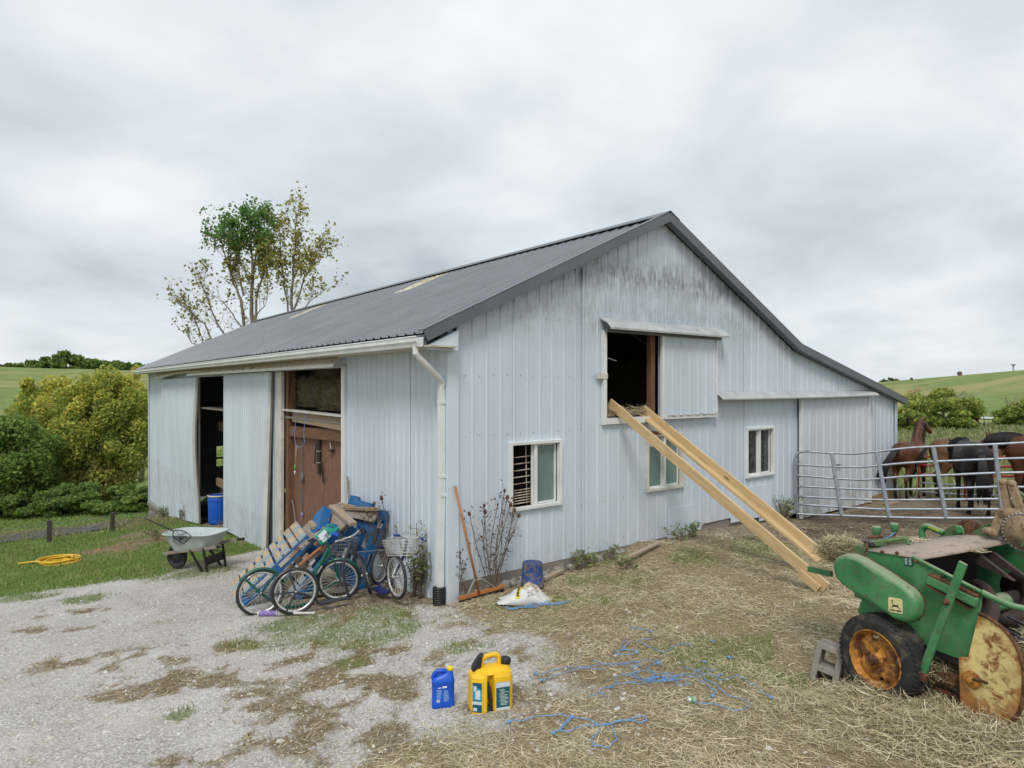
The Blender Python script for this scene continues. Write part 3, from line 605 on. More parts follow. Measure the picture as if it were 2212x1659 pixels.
# ---- lean-to sliding door on the gable
SP = lambda s, z, off: Vector((s, -.09-off, z))
sd = panels(SP, 8.42, 11.5, lambda s: .06, lambda s: 2.54, [], .3, 11, 'stable_sliding_door', 'siding_low', barn, rib=.016, rw=.05)[0]
mb = MB(); mb.bar((8.40, -.10, .06), (8.40, -.10, 2.53), .06, .05, (0, 1, 0)); mb.build('door_frame', 'white_trim', sd); mb = MB(); mb.bar((11.50, -.10, .06), (11.42, -.10, 2.53), .05, .05, (0, 1, 0)); mb.build('door_frame', 'white_trim', sd)
mb = MB(); mb.bar((11.56, -.03, .06), (11.50, -.03, 2.5), .03, .03, (0, 1, 0)); part(mb, 'door_gap_strip', 'black_plastic')
mb = MB(); mb.tube([(9.75, -.12, 1.02), (9.85, -.15, 1.06), (9.95, -.15, 1.02), (10.05, -.12, 1.03)], .012, 6); mb.build('handle', 'black_plastic', sd)
mb = MB()
for z in (.42, 1.02, 2.12, 2.9, 3.7, 4.5, 5.1):
    s = .12+.13
    while s < BW-.1:
        if z < rz_(s)-.1 and z > gbot(s)+.05 and not any(w[0]-.06 < s < w[1]+.06 and w[2]-.06 < z < w[3]+.06 for w in WIN+[LOFT]) and not (8.3 < s < 11.6 and z < 2.7) and not (4 < s < 5.6 and 2.2 < z < 3.8): mb.lathe([(.007, 0), (.007, .004), (.004, .006)], 6, (s, -.008, z+random.uniform(-.015, .015)), (0, -1, 0))
        s += .2286
mb.build('panel_screws', 'bar_metal', barn, fix=False)['kind'] = 'stuff'
# panel seam strip down the gable
mb = MB(); mb.box((2.33, -.03, 2.4), (.035, .02, 4.2)); part(mb, 'seam_strip', 'siding')
# ---- long wall: track hood, hanging doors, jambs
mb = MB(); rows = []
for k in range(31):
    t = 3.0+(18.9-3.0)*k/30; sg = (.07*sin((t-11)*.55) if t > 12 else 0.)-(.04 if 15.2 < t < 15.6 else 0)
    rows.append([Vector((-.02, t, 3.30)), Vector((-.12, t, 3.29)), Vector((-.27, t, 3.13+sg)), Vector((-.275, t, 3.07+sg)), Vector((-.262, t, 3.07+sg)), Vector((-.255, t, 3.12+sg)), Vector((-.11, t, 3.27)), Vector((-.02, t, 3.275))])
mb.sheet(rows, sm=False)
for r in (rows[0], rows[-1]): mb.add(r, [tuple(range(len(r)))])
part(mb, 'track_hood', 'soffit_cream')
mb = MB(); mb.bar((-.275, 3.0, 3.085), (-.278, 13.6, 3.085), .014, .05); part(mb, 'hood_lip', 'white_trim')
def bigdoor(t0, t1, zb0, zb1, zt, bow, lean, name):
    def P(t, z, off):
        u = (t-t0)/(t1-t0); v = (zt-z)/(zt-zb0); return Vector((-.13-off-lean*v*(1-u)-bow*sin(pi*min(1, v*1.15))*max(0, 1-abs(u-.0)*1.6), t+.06*v*(1-u)*(1 if lean else -1), z))
    mb = MB(); nz = 9; out = None; pitch = .17; ss = []
    k = t0
    while k < t1: ss += [(k, 0), (k+.012, .015), (k+.034, .015), (k+.046, 0)]; k += pitch
    ss = [q for q in ss if q[0] < t1]+[(t1, 0)]; rows = []
    for j in range(nz+1): rows.append([P(s, (zb0+(zb1-zb0)*(s-t0)/(t1-t0))*(1-j/nz)+zt*j/nz, o) for s, o in ss])
    mb.sheet(rows, sm=False); d = mb.build(name, 'siding_door', barn, fix=False)
    mb = MB(); zz = [zb0+(zt-zb0)*j/6 for j in range(7)]
    for a, b in zip(zz[:-1], zz[1:]): mb.bar(P(t0-.02, a, -.02), P(t0-.02, b, -.02), .07, .05, (0, 1, 0))
    mb.build('edge_trim', 'white_trim', d)
    mb = MB()
    for a, b in zip(zz[:-1], zz[1:]): mb.bar(P(t0-.0, a, -.075), P(t0-.0, b, -.075), .05, .08, (0, 1, 0))
    mb.build('edge_board', 'wood_grey', d)
    return d
bigdoor(6.72, 10.2, -.62, -.78, 3.05, .0, .10, 'sliding_door'); bigdoor(13.15, 18.3, -1.12, -1.66, 3.0, .10, .0, 'sliding_door')
mb = MB(); mb.bar((-.03, 6.27, -.75), (-.03, 6.22, 3.05), .19, .06, (1, 0, 0)); mb.bar((.0, 6.50, -.75), (.0, 6.46, 3.05), .22, .04, (1, 0, 0)); part(mb, 'door_jamb', 'old_white')
mb = MB(); mb.bar((-.035, 3.14, -.3), (-.035, 3.14, 3.08), .11, .05, (1, 0, 0)); mb.bar((-.01, 3.225, -.3), (-.01, 3.225, 3.08), .05, .03, (1, 0, 0)); part(mb, 'door_jamb', 'white_trim')
mb = MB(); mb.bar((-.03, 13.3, -1.2), (-.03, 13.3, 3.0), .12, .05, (1, 0, 0)); part(mb, 'door_jamb', 'old_white')
# ---- inside: plank walls, posts, loft, beams
mb = MB(); mb.prism([(.02, .05, 2.12), (KX, .05, 2.12), (KX, BL-.1, 2.12), (.02, BL-.1, 2.12)], (0, 0, .04)); part(mb, 'loft_floor', 'wood_grey')
mb = MB(); mb.prism([(.06, .1, -1.9), (BW, .1, -1.9), (BW, BL-.1, -1.9), (.06, BL-.1, -1.9)], (0, 0, .05)); part(mb, 'barn_floor', 'concrete')
mb = MB(); mb.bar((.10, 6.05, -.9), (.10, 6.05, 3.2), .16, .15, (1, 0, 0)); part(mb, 'door_post', 'wood_brown')
mb = MB(); mb.bar((.20, 5.98, -.9), (.20, 5.98, 1.8), .12, .10, (1, 0, 0)); part(mb, 'door_post', 'wood_tan')
for k, (t0, t1) in enumerate(((3.2, 4.42), (4.425, 5.95))):
    mb = MB(); vs = [(.14, t0, -.9), (.14, t1, -.9), (.14, t1, 1.80), (.14, t0, 1.80)]
    mb.add(vs, [(0, 1, 2, 3)], [[(k*3, 0), (k*3+t1-t0, 0), (k*3+t1-t0, 2.7), (k*3, 2.7)]]); part(mb, 'plywood_sheet', 'plywood')
mb = MB(); mb.bar((.10, 3.2, 1.92), (.07, 6.1, 1.86), .06, .20); part(mb, 'cross_beam', 'wood_brown')
mb = MB(); mb.bar((.06, 3.2, 2.11), (.06, 5.75, 2.17), .06, .21); part(mb, 'cross_beam', 'wood_tan')
mb = MB(); mb.bar((.04, 3.2, 2.26), (.04, 6.15, 2.285), .16, .035); part(mb, 'ledge_board', 'old_white')
mb = MB(); mb.bar((.55, 10.0, 1.60), (.55, 13.4, 1.60), .09, .26); part(mb, 'cross_beam', 'wood_brown')
mb = MB(); mb.bar((.5, 10.0, -.03), (.5, 13.4, -.03), .08, .22); part(mb, 'stall_board', 'wood_tan')
mb = MB(); mb.bar((.6, 10.0, -.45), (.6, 13.4, -.45), .05, .5); part(mb, 'stall_wall', 'wood_grey')
for x, y in ((2.9, 15.), (2.5, 18.5), (4.2, 8.), (4.2, 13.)):
    mb = MB(); mb.bar((x, y, -1.9), (x, y, 2.1), .15, .15, (1, 0, 0)); part(mb, 'barn_post', 'wood_brown')
mb = MB(); mb.prism([(KX-.4, .1, -1.9), (KX-.4, BL-.1, -1.9), (KX-.4, BL-.1, 3.4), (KX-.4, .1, 3.4)], (.04, 0, 0)); part(mb, 'partition_wall', 'wood_grey')
# ================================================================ trees and shrubs
def leaf_mat(name, tr=.35, rough=.6):
    m, nt, N, L, b = nodes(name); c = nattr(nt, 'col', True); n = nnoise(nt, ngeo(nt), 3., 3, .6)
    c2 = nmix(nt, nmath(nt, 'MULTIPLY', n, .22), c, (.05, .055, .015)); L.new(c2, b.inputs['Base Color']); b.inputs['Roughness'].default_value = rough; b.inputs['Specular IOR Level'].default_value = .25
    t = N.new('ShaderNodeBsdfTranslucent'); L.new(c2, t.inputs[0]); mx = N.new('ShaderNodeMixShader'); mx.inputs[0].default_value = tr
    L.new(b.outputs[0], mx.inputs[1]); L.new(t.outputs[0], mx.inputs[2]); L.new(mx.outputs[0], N['Material Output'].inputs[0])
leaf_mat('leaves', .48); leaf_mat('straw', .15, .7); leaf_mat('grass_blades', .3)
pm('bark', (.20, .17, .14), .9, var=.35, scale=6, bump=.6, bscale=30, bd=.02); pm('bark_pale', (.46, .44, .40), .8, var=.3, scale=3, dirt=(.22, .18, .14), damt=.5, dscale=4, bump=.3); pm('stalk_dry', (.16, .115, .08), .9, var=.3)
def leaves(name, C, size, cols, parent, mat='leaves', flat=.0, elong=1.5, kind=None):
    """C (n,3) leaf centres -> folded leaf-shaped faces"""
    n = len(C); C = np.asarray(C); a = rng.normal(size=(n, 3)); a[:, 2] *= (1-flat*.5); a /= np.linalg.norm(a, axis=1)[:, None]
    b = rng.normal(size=(n, 3)); b -= (b*a).sum(1)[:, None]*a; b /= np.linalg.norm(b, axis=1)[:, None]; c = np.cross(a, b)
    s = (np.asarray(size)*rng.uniform(.4, 1.5, n))[:, None]
    V = np.stack([C-a*s*.5*elong, C+b*s*.42+c*s*.12, C+a*s*.5*elong, C-b*s*.42+c*s*.12], 1).reshape(-1, 3)
    F = np.arange(4*n).reshape(n, 4); col = np.repeat(np.asarray(cols), 4, 0)
    return raw(name, V, F, mat, dict(col=col), parent, kind=kind)
def crown_pts(n, c, r, lumps, seed, shell=.55):
    """leaf positions gathered in uneven clumps filling an ellipsoid c, r"""
    g = np.random.default_rng(seed); P = []; S = []
    lc = g.normal(size=(lumps, 3)); lc /= np.linalg.norm(lc, axis=1)[:, None]; lc *= (g.uniform(.25, 1, lumps)**.45)[:, None]*.86
    lr = g.uniform(.16, .34, lumps); k = g.integers(0, lumps, n); d = g.normal(size=(n, 3)); d /= np.linalg.norm(d, axis=1)[:, None]
    q = lc[k]+d*(lr[k]*(g.uniform(0, 1, n)**.33))[:, None]*np.array([1, 1, .8])
    return np.array(c)+q*np.array(r), q, k
def limb(mb, p, d, L, r, depth, tips, R, spread=.55, n=5, upb=.12, tw=3):
    p = Vector(p); pts = [p.copy()]; rs = [r]; dd = Vector(d).normalized()
    for i in range(n):
        dd = (dd+Vector((R.gauss(0, .13), R.gauss(0, .13), R.gauss(0, .10)+upb*.3))).normalized(); p = p+dd*(L/n); pts.append(p.copy()); rs.append(r*(1-.75*(i+1)/n))
    mb.tube(pts, rs, 6 if r > .03 else 4, caps=False)
    if depth == 0:
        for q in pts[1:]: tips.append((q, dd.copy()))
        return
    for i in range(2, n+1):
        for _ in range(tw if i == n else R.choice((1, 1, 2))):
            a = Vector((R.gauss(0, 1), R.gauss(0, 1), R.gauss(0, .8)+.25)).normalized(); nd = (dd*(1-spread)+a*spread).normalized()
            limb(mb, pts[i], nd, L*R.uniform(.45, .7), rs[i]*.75+.002, depth-1, tips, R, spread, n, upb, tw)
def mixcol(n, pal, g, var=.25):
    pal = np.array(pal); k = g.integers(0, len(pal), n); return np.clip(pal[k]*g.uniform(1-var, 1+var, (n, 1)), 0, 1)
OLIVE = [(0.446, 0.499, 0.115), (0.351, 0.446, 0.101), (0.553, 0.540, 0.121), (0.297, 0.392, 0.088)]; GOLD = [(0.756, 0.675, 0.135), (0.648, 0.621, 0.135), (0.540, 0.567, 0.121)]; GREEN_ = [(0.243, 0.365, 0.088), (0.182, 0.297, 0.074), (0.311, 0.432, 0.108)]; DARK = [(0.135, 0.216, 0.068), (0.169, 0.250, 0.081)]; RUST = [(0.513, 0.419, 0.135), (0.432, 0.405, 0.121), (0.351, 0.392, 0.095)]
def tree(name, px, base_py, top_py, d, wpx, pal, label, n=16000, seed=1, size=.2, lumps=42, group='trees below the lane', topcol=None, barkm='bark_pale', cdrop=.62, trunk=True, tz=None, lowcol=None):
    g = np.random.default_rng(seed); R = random.Random(seed); b = at(px, base_py, d); b.z = gz(b.x, b.y) if tz is None else tz; top = at(px, top_py, d).z; H = top-b.z; rx = wpx*d/FPX/2
    o = thing(name, b, label, 'tree', group); rz = H*cdrop*.5+.01; cz = top-rz
    P, q, k = crown_pts(n, (b.x, b.y, cz), (rx, rx*.9, rz), lumps, seed)
    col = mixcol(n, pal, g); 
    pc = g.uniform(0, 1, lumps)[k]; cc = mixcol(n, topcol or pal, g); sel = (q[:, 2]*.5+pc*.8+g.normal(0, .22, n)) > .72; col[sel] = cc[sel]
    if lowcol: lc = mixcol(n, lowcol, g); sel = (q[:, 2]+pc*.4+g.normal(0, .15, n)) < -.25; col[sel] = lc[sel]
    P[:, 2] = np.maximum(P[:, 2], height(P[:, 0], P[:, 1], False)+.15)
    leaves('crown', P, size, col, o)
    if trunk:
        mb = MB(); tips = []; r0 = max(.12, H*.022)
        mb.tube([b, b+Vector((.1, 0, H*.2)), b+Vector((-.05, .1, H*.45)), b+Vector((.15, -.1, H*.72))], [r0, r0*.85, r0*.6, r0*.25], 8)
        for i in range(9):
            z = H*R.uniform(.22, .6); a = R.uniform(0, 2*pi); limb(mb, b+Vector((0, 0, z)), (cos(a), sin(a), .5), rx*R.uniform(.45, .7), r0*.4, 1, tips, R, .5, 5)
        mb.build('trunk', barkm, o, fix=False)
    return o
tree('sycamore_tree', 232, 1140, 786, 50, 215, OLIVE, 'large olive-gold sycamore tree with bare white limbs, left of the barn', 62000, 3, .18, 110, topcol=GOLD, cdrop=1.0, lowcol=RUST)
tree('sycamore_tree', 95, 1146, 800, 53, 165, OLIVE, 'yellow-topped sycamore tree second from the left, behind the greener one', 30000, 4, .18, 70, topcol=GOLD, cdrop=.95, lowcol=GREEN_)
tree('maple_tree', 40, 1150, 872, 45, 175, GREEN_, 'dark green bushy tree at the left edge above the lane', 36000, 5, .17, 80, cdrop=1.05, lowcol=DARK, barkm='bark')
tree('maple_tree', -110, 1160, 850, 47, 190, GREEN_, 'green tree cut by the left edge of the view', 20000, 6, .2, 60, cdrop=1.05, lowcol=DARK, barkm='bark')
tree('willow_tree', 305, 1120, 770, 62, 70, GOLD, 'thin yellow feathery tree peeking over the far barn eave', 6000, 7, .17, 26, cdrop=.8)
for i, (px, tp, w, d, s) in enumerate([(150, 1035, 130, 44, 11), (255, 1045, 130, 44.5, 12), (60, 1055, 130, 43.5, 13), (-40, 1065, 140, 43, 14), (310, 1050, 80, 45, 15)]):
    tree('shrub', px, 1130, tp, d, w, DARK+GREEN_ if i != 1 else GREEN_, ['dark shrub under the sycamores beside the lane', 'shrub below the big sycamore, right above the taller fence post', 'dark shrub at the foot of the leftmost green tree', 'shrub at the left edge beyond the lane', 'shrub half hidden by the far barn corner'][i], 10000, s, .16, 30, 'shrubs along the lane', cdrop=1.15, trunk=False)
# far ridge wood, each crown on its own
rk = random.Random(5)
RIDGE = [(-20, 790, 60), (18, 786, 50), (45, 782, 48), (70, 778, 40), (98, 772, 44), (122, 765, 50), (146, 758, 60), (172, 768, 46), (196, 774, 46), (222, 779, 46), (246, 777, 44), (268, 780, 44), (292, 784, 44), (318, 786, 44), (346, 788, 50), (-75, 792, 60)]
for i, (px, tp, w) in enumerate(RIDGE):
    d = 235+rk.uniform(-12, 14); tree('ridge_tree', px, 806, tp, d, w, DARK+GREEN_, ['first', 'second', 'third', 'fourth', 'fifth', 'sixth', 'seventh and tallest', 'eighth', 'ninth', 'tenth', 'eleventh', 'twelfth', 'thirteenth', 'fourteenth', 'fifteenth'][i]+' distant tree from the left in the far ridge wood' if i < 15 else 'distant ridge wood tree beyond the left edge', 1500, 100+i, 1.05, 22, 'trees of the far ridge wood', cdrop=.95, trunk=False, tz=at(px, 806, d).z-1)
for i, (px, tp, w) in enumerate([(1908, 819, 16), (1922, 817, 20), (1940, 820, 20)]):
    tree('ridge_tree', px, 830, tp, 330, w, DARK, ['leftmost', 'middle', 'rightmost'][i]+' of three tiny dark trees on the skyline by the lean-to eave', 300, 140+i, 1.0, 8, 'trees on the skyline by the lean-to', cdrop=.95, trunk=False, tz=at(px, 830, 330).z-.5)
# bushes in the right pasture
def bush(px, base, tp, d, w, label, seed, pal, n=14000):
    o = tree('pasture_bush', px, base, tp, d, w, pal, label, n, seed, .17, 46, 'bushes in the pasture', topcol=OLIVE[:3]+[(.2, .2, .05)], cdrop=1.15, barkm='bark'); o['category'] = 'bush'
bush(2040, 932, 834, 55, 175, 'wide olive-green bush in the pasture behind the brown horse', 31, OLIVE+GREEN_, 17000)
bush(2205, 915, 858, 58, 120, 'green bush at the right edge of the pasture', 32, GREEN_+OLIVE[:2], 9000)
bush(1960, 935, 880, 50, 70, 'low bush right beside the lean-to corner', 33, OLIVE+GREEN_, 5000)
# half-bare cottonwood behind the barn
def cottonwood():
    D = 36.; b = at(546, 900, D); b.z = -5; o = thing('cottonwood_tree', b, 'half-bare cottonwood tree with green top standing behind the barn roof', 'tree'); R = random.Random(21)
    def pt(x, y, dd=0.): return at(x, y, D+dd)
    mains = [([(548, 980), (546, 760), (544, 650), (545, 560), (536, 470)], .17, 0), ([(535, 980), (533, 760), (520, 650), (500, 600), (478, 520)], .13, .8), ([(545, 740), (560, 620), (575, 570), (580, 500)], .08, -1), ([(640, 980), (628, 700), (632, 600), (636, 540), (640, 470)], .11, 1), ([(628, 690), (615, 620), (606, 560), (605, 500)], .06, 1.5), ([(630, 680), (655, 610), (672, 570), (690, 540)], .06, .6), ([(632, 690), (670, 650), (700, 628)], .045, .4),
             ([(520, 760), (480, 720), (450, 650), (430, 600)], .07, .5), ([(470, 760), (440, 700), (410, 670), (385, 655)], .06, .2), ([(530, 720), (490, 660), (462, 640)], .05, 1.1), ([(440, 760), (415, 740), (400, 720)], .04, 0), ([(545, 700), (570, 660), (578, 630)], .045, -.5), ([(548, 980), (470, 800), (440, 745), (420, 690)], .08, .3), ([(525, 640), (510, 560), (500, 500)], .06, -.6), ([(544, 600), (556, 540), (560, 480)], .06, .6)]
    mb = MB(); tips = []
    for pl, r, dd in mains:
        pts = [pt(x, y, dd*(i/len(pl))) for i, (x, y) in enumerate(pl)]; m = len(pts); fine = []
        for i in range(m-1):
            for k in range(4): fine.append(pts[i].lerp(pts[i+1], k/4)+Vector((R.gauss(0, .03), R.gauss(0, .03), R.gauss(0, .03))))
        fine.append(pts[-1]); mb.tube(fine, [r*(1-.82*i/(len(fine)-1)) for i in range(len(fine))], 7, caps=False)
        for i in range(len(fine)//3, len(fine)):
            for _ in range(2 if r > .05 else 1):
                tdir = (fine[min(i+1, len(fine)-1)]-fine[i-1]).normalized(); a = Vector((R.gauss(0, 1), R.gauss(0, 1), R.gauss(.3, .7))).normalized()
                limb(mb, fine[i], tdir*.6+a*.5, R.uniform(.5, 1.25), .010+.05*r, 1, tips, R, .5, 5, .25, 2)
    mb.build('trunk', 'bark', o, fix=False)
    g = np.random.default_rng(77); T = np.array([tuple(t[0]) for t in tips]); px, py, _ = to_px(T[:, 0], T[:, 1], T[:, 2])
    dens = np.where(py < 545, 2.6, np.where(py < 605, 1.5, np.where(py < 650, .55, .2))); dens = np.where(px > 590, np.minimum(dens, 1.4)+np.where(py > 560, .4, 0), dens); dens = np.where((px < 470) & (py > 590), .28, dens); dens = np.where((px < 440) & (py < 690), .5, dens)
    k = np.repeat(np.arange(len(T)), g.poisson(dens)); C = T[k]+g.normal(0, .13, (len(k), 3)); X, Y, _ = to_px(C[:, 0], C[:, 1], C[:, 2])
    col = mixcol(len(k), [(.38, .31, .09), (.30, .28, .08), (.42, .38, .10), (.26, .21, .09)], g); gr = mixcol(len(k), [(.14, .30, .07), (.10, .23, .06), (.19, .34, .085)], g); ye = mixcol(len(k), [(.48, .45, .12), (.38, .40, .10)], g)
    s1 = (Y+g.normal(0, 26, len(k)) < 535) & (X+g.normal(0, 12, len(k)) < 592); col[s1] = gr[s1]; s2 = (X > 560) & (X < 600) & (Y > 515) & (Y < 610) & (g.uniform(0, 1, len(k)) < .7); col[s2] = ye[s2]; s3 = (X > 592) & (g.uniform(0, 1, len(k)) < .6); col[s3] = ye[s3]
    # fill the dense leafy top
    n = 1250; e = g.normal(size=(n, 3)); e /= np.linalg.norm(e, axis=1)[:, None]; e *= (g.uniform(0, 1, n)**.4)[:, None]; c0 = pt(512, 500); E = np.array(c0)+e*(1+.35*np.sin(e[:, :1]*7+3)*np.cos(e[:, 2:]*6))*np.array([1.85, 1.6, 1.35]); c1 = pt(573, 545); m_ = n//3; E[:m_] = np.array(c1)+e[:m_]*np.array([.6, .6, 1.4])
    ec = mixcol(n, [(.14, .30, .07), (.10, .23, .06), (.19, .34, .085)], g); ex, ey, _ = to_px(E[:, 0], E[:, 1], E[:, 2]); s = ey+g.normal(0, 22, n) > 540; ec[s] = mixcol(int(s.sum()), [(.22, .18, .04), (.28, .25, .05)], g)
    leaves('crown', np.concatenate([C, E]), .14, np.concatenate([col, ec]), o, elong=1.15)
cottonwood()
# ================================================================ things by the gable
wood('new_pine', (.50, .335, .16), (.74, .57, .33), knots=True, rough=.6); wood('old_pine', (.29, .205, .13), (.48, .37, .255), weather=(.34, .30, .26), wamt=.35); wood('handle_wood', (.34, .13, .045), (.52, .24, .09), rough=.45)
def strand(mb, pts, r, n=5, sub=6, mi=0, closed=False):
    """smooth curve through pts"""
    P = [Vector(p) for p in pts]; out = []; m = len(P)
    for i in range(m if closed else m-1):
        p0, p1, p2, p3 = (P[(i-1) % m] if closed or i else P[0]), P[i], P[(i+1) % m], (P[(i+2) % m] if closed or i+2 < m else P[-1])
        for k in range(sub):
            t = k/sub; out.append(.5*((2*p1)+(p2-p0)*t+(2*p0-5*p1+4*p2-p3)*t*t+(3*p1-p0-3*p2+p3)*t**3))
    if not closed: out.append(P[-1])
    mb.tube(out, r, n, closed=closed, mi=mi); return out
def gw(px, py, y=-.14):
    p = gs(px, py)
    if p.y > y and px > 975: q = on_y(px, py, y); p = Vector((q.x, y, float(surf(q.x, y))))
    return p
# hay elevator rails: plank rails running from the loft sill down to the baler
T0 = Vector((3.02, .10, 2.50)); B0 = ground(1782, 1284)+Vector((0, 0, .09))
o = thing('plank_rail', B0, 'single long yellow pine plank on edge, left rail of the hay chute', 'plank', 'hay chute rails')
mb = MB(); d = (B0-T0).normalized(); sd = d.cross(Vector((0, 0, 1))).normalized(); mb.bar(T0, B0+d*.02, .04, .14, d.cross(sd)*-1); mb.build('board', 'new_pine', o, bevel=.003)
mb = MB(); q = T0.lerp(B0, .955); mb.bar(q-d*.16+Vector((-.05, 0, -.06)), q+d*.12+Vector((-.05, 0, -.06)), .045, .09); mb.build('cleat', 'new_pine', o)
T1 = on_y(1389, 884, .10); B1 = on_plane(1785, 1207, B0+Vector((0, .35, 0)), Vector((0, 1, 0)))
o = thing('plank_trough', B1, 'L-shaped pair of pine planks, right rail of the hay chute above the baler', 'plank', 'hay chute rails')
d = (B1-T1).normalized(); sd = d.cross(Vector((0, 0, 1))).normalized(); up = sd.cross(d)
mb = MB(); mb.bar(T1, B1, .04, .145, up); mb.build('side_board', 'new_pine', o, bevel=.003)
mb = MB(); lft = sd if sd.x < 0 else -sd; mb.bar(T1+lft*.085-up*.052-d*.0, B1+lft*.085-up*.052-d*.03, .125, .038, up); mb.build('bottom_board', 'new_pine', o, bevel=.003)
# overturned pail
pm('pail_blue', (.022, .055, .21), .45, var=.3, scale=14, dirt=(.22, .17, .11), damt=.32, dscale=16); pm('rope_blue', (.13, .33, .66), .6, var=.25, scale=30)
g = gs(1150, 1277); o = thing('overturned_pail', g, 'scuffed dark blue plastic pail upside down against the gable', 'pail')
mb = MB(); mb.lathe([(.150, 0), (.158, .005), (.158, .02), (.152, .022), (.150, .05), (.154, .052), (.154, .066), (.149, .07), (.132, .345), (.130, .355), (.126, .36), (.122, .352), (.02, .350)], 28, g); mb.build('bucket', 'pail_blue', o)
mb = MB(); strand(mb, [g+Vector(v) for v in ((.15, -.05, .06), (.1, -.16, .02), (-.05, -.18, .015), (-.15, -.06, .06))], .004); mb.build('bail_handle', 'bar_metal', o)
# corn seed sack
pm('sack_white', (.62, .62, .61), .55, var=.12, scale=9, dirt=(.45, .42, .38), damt=-.1, bump=.25, bscale=25); pm('ink_yellow', (.70, .52, .03), .6); pm('ink_black', (.02, .02, .022), .6); pm('ink_gold', (.45, .30, .03), .6); pm('ink_white', (.75, .77, .78), .6, var=.06)
g = gs(1136, 1303); o = thing('seed_sack', g, 'crumpled white corn seed sack with yellow band, heaped before the blue pail', 'sack')
U = RT; Wv = FW; Zv = Vector((0, 0, 1)); rs = np.random.default_rng(5)
def sackz(a, b):     # a along RT -.33...33, b along FW -.2...2
    r = max(0, 1-(abs(a-.02)/.34)**2.4)*max(0, 1-(abs(b)/.2)**2); hump = .20*math.exp(-((a-.06)/.15)**2)+.10*math.exp(-((a+.16)/.14)**2)
    return hump*r**.45+.012+.028*(float(vnoise(a*1., b*1., .07, 3))-.5)*r+.012*sin(a*38+b*30)*r
rows = []
for i in range(31):
    a = -.34+.70*i/30; rows.append([g+U*(a+.02*sin(b*17))+Wv*(b*(1-.35*abs(a)/.35))+Zv*sackz(a, b) for b in [-.20+.40*j/18 for j in range(19)]])
mb = MB(); mb.sheet(rows); sk = mb.build('sack_body', 'sack_white', o); so_ = sk.modifiers.new('s', 'SOLIDIFY'); so_.thickness = .004; so_.offset = -1
def on_sack(a, b, lift=.006): return g+U*(a+.02*sin(b*17))+Wv*(b*(1-.35*abs(a)/.35))+Zv*(sackz(a, b)+lift)
mb = MB(); rows = [[on_sack(-.125+.085*(t/14)+q*.055, -.175+.24*t/14) for q in (0, .33, .66, 1)] for t in range(15)]; mb.sheet(rows); mb.build('yellow_band', 'ink_yellow', o)
def text_mesh(txt, size=1., bold=0.):
    c = bpy.data.curves.new('t', 'FONT'); c.body = txt; c.size = size; c.offset = bold; c.resolution_u = 2; ob = bpy.data.objects.new('t', c); COL.objects.link(ob)
    bpy.context.view_layer.update(); dg = bpy.context.evaluated_depsgraph_get(); me = bpy.data.meshes.new_from_object(ob.evaluated_get(dg)); V = [v.co.copy() for v in me.vertices]; Fs = [tuple(p.vertices) for p in me.polygons]
    bpy.data.objects.remove(ob); bpy.data.curves.remove(c); bpy.data.meshes.remove(me); w = max(v.x for v in V)-min(v.x for v in V) if V else 0; x0 = min(v.x for v in V)
    return [Vector((v.x-x0, v.y, 0)) for v in V], Fs, w
def lettering(txt, f, name, mat, parent, size, bold=0., width=None):
    """f(x, y) -> world point; flat print on a surface"""
    V, Fs, w = text_mesh(txt, size, bold); k = width/w if width else 1.
    mb = MB(); mb.add([f(v.x*k, v.y) for v in V], Fs); return mb.build(name, mat, parent, fix=False)
lettering('BEST', lambda x, y: on_sack(-.115+.075*(x/.24)-y*.75+.035, -.16+x-.0+y*.3, .011), 'band_print', 'ink_black', o, .05, .002, .20)
lettering('Valley', lambda x, y: on_sack(.0+x, -.03+y*1.2+x*.35, .009), 'print', 'ink_gold', o, .06, .001, .14); lettering('CORN', lambda x, y: on_sack(-.01+x, -.10+y*1.2+x*.3, .009), 'print', 'ink_gold', o, .06, .002, .17)
for k in range(3): lettering(['50 lbs  seed corn', 'hybrid', 'non-GMO'][k], lambda x, y, k=k: on_sack(.02+x, -.14-k*.022+y*1.2+x*.25, .009), 'print', 'ink_black', o, .018, 0, (.13, .07, .09)[k])
# heap of baler twine at the sack
def tangle(name, label, px, py, w, h, n, seed, r=.004, ln=7, group='blue baler twine on the ground', lift=.0):
    R = random.Random(seed); c = gs(px, py); o = thing(name, c, label, 'twine', group); mb = MB()
    for i in range(n):
        p = Vector((R.gauss(0, w*.35), R.gauss(0, h*.35), 0)); a = R.uniform(0, 6.28); pts = []
        for k in range(ln):
            q = c+U*p.x+Wv*p.y; q.z = float(surf(q.x, q.y))+r+.012+R.uniform(0, .025)+lift*math.exp(-(p.x/w)**2*4-(p.y/h)**2*4); pts.append(q); a += R.gauss(0, 1.0); p = p+Vector((cos(a)*w*.17, sin(a)*h*.17, 0))
        strand(mb, pts, r, 4, 4)
    mb.build('twine_strands', 'rope_blue', o, fix=False)['kind'] = 'stuff'; return o
tangle('twine_tangle', 'bunch of light blue twine spilling from under the white sack', 1155, 1312, .34, .14, 16, 3, .004)
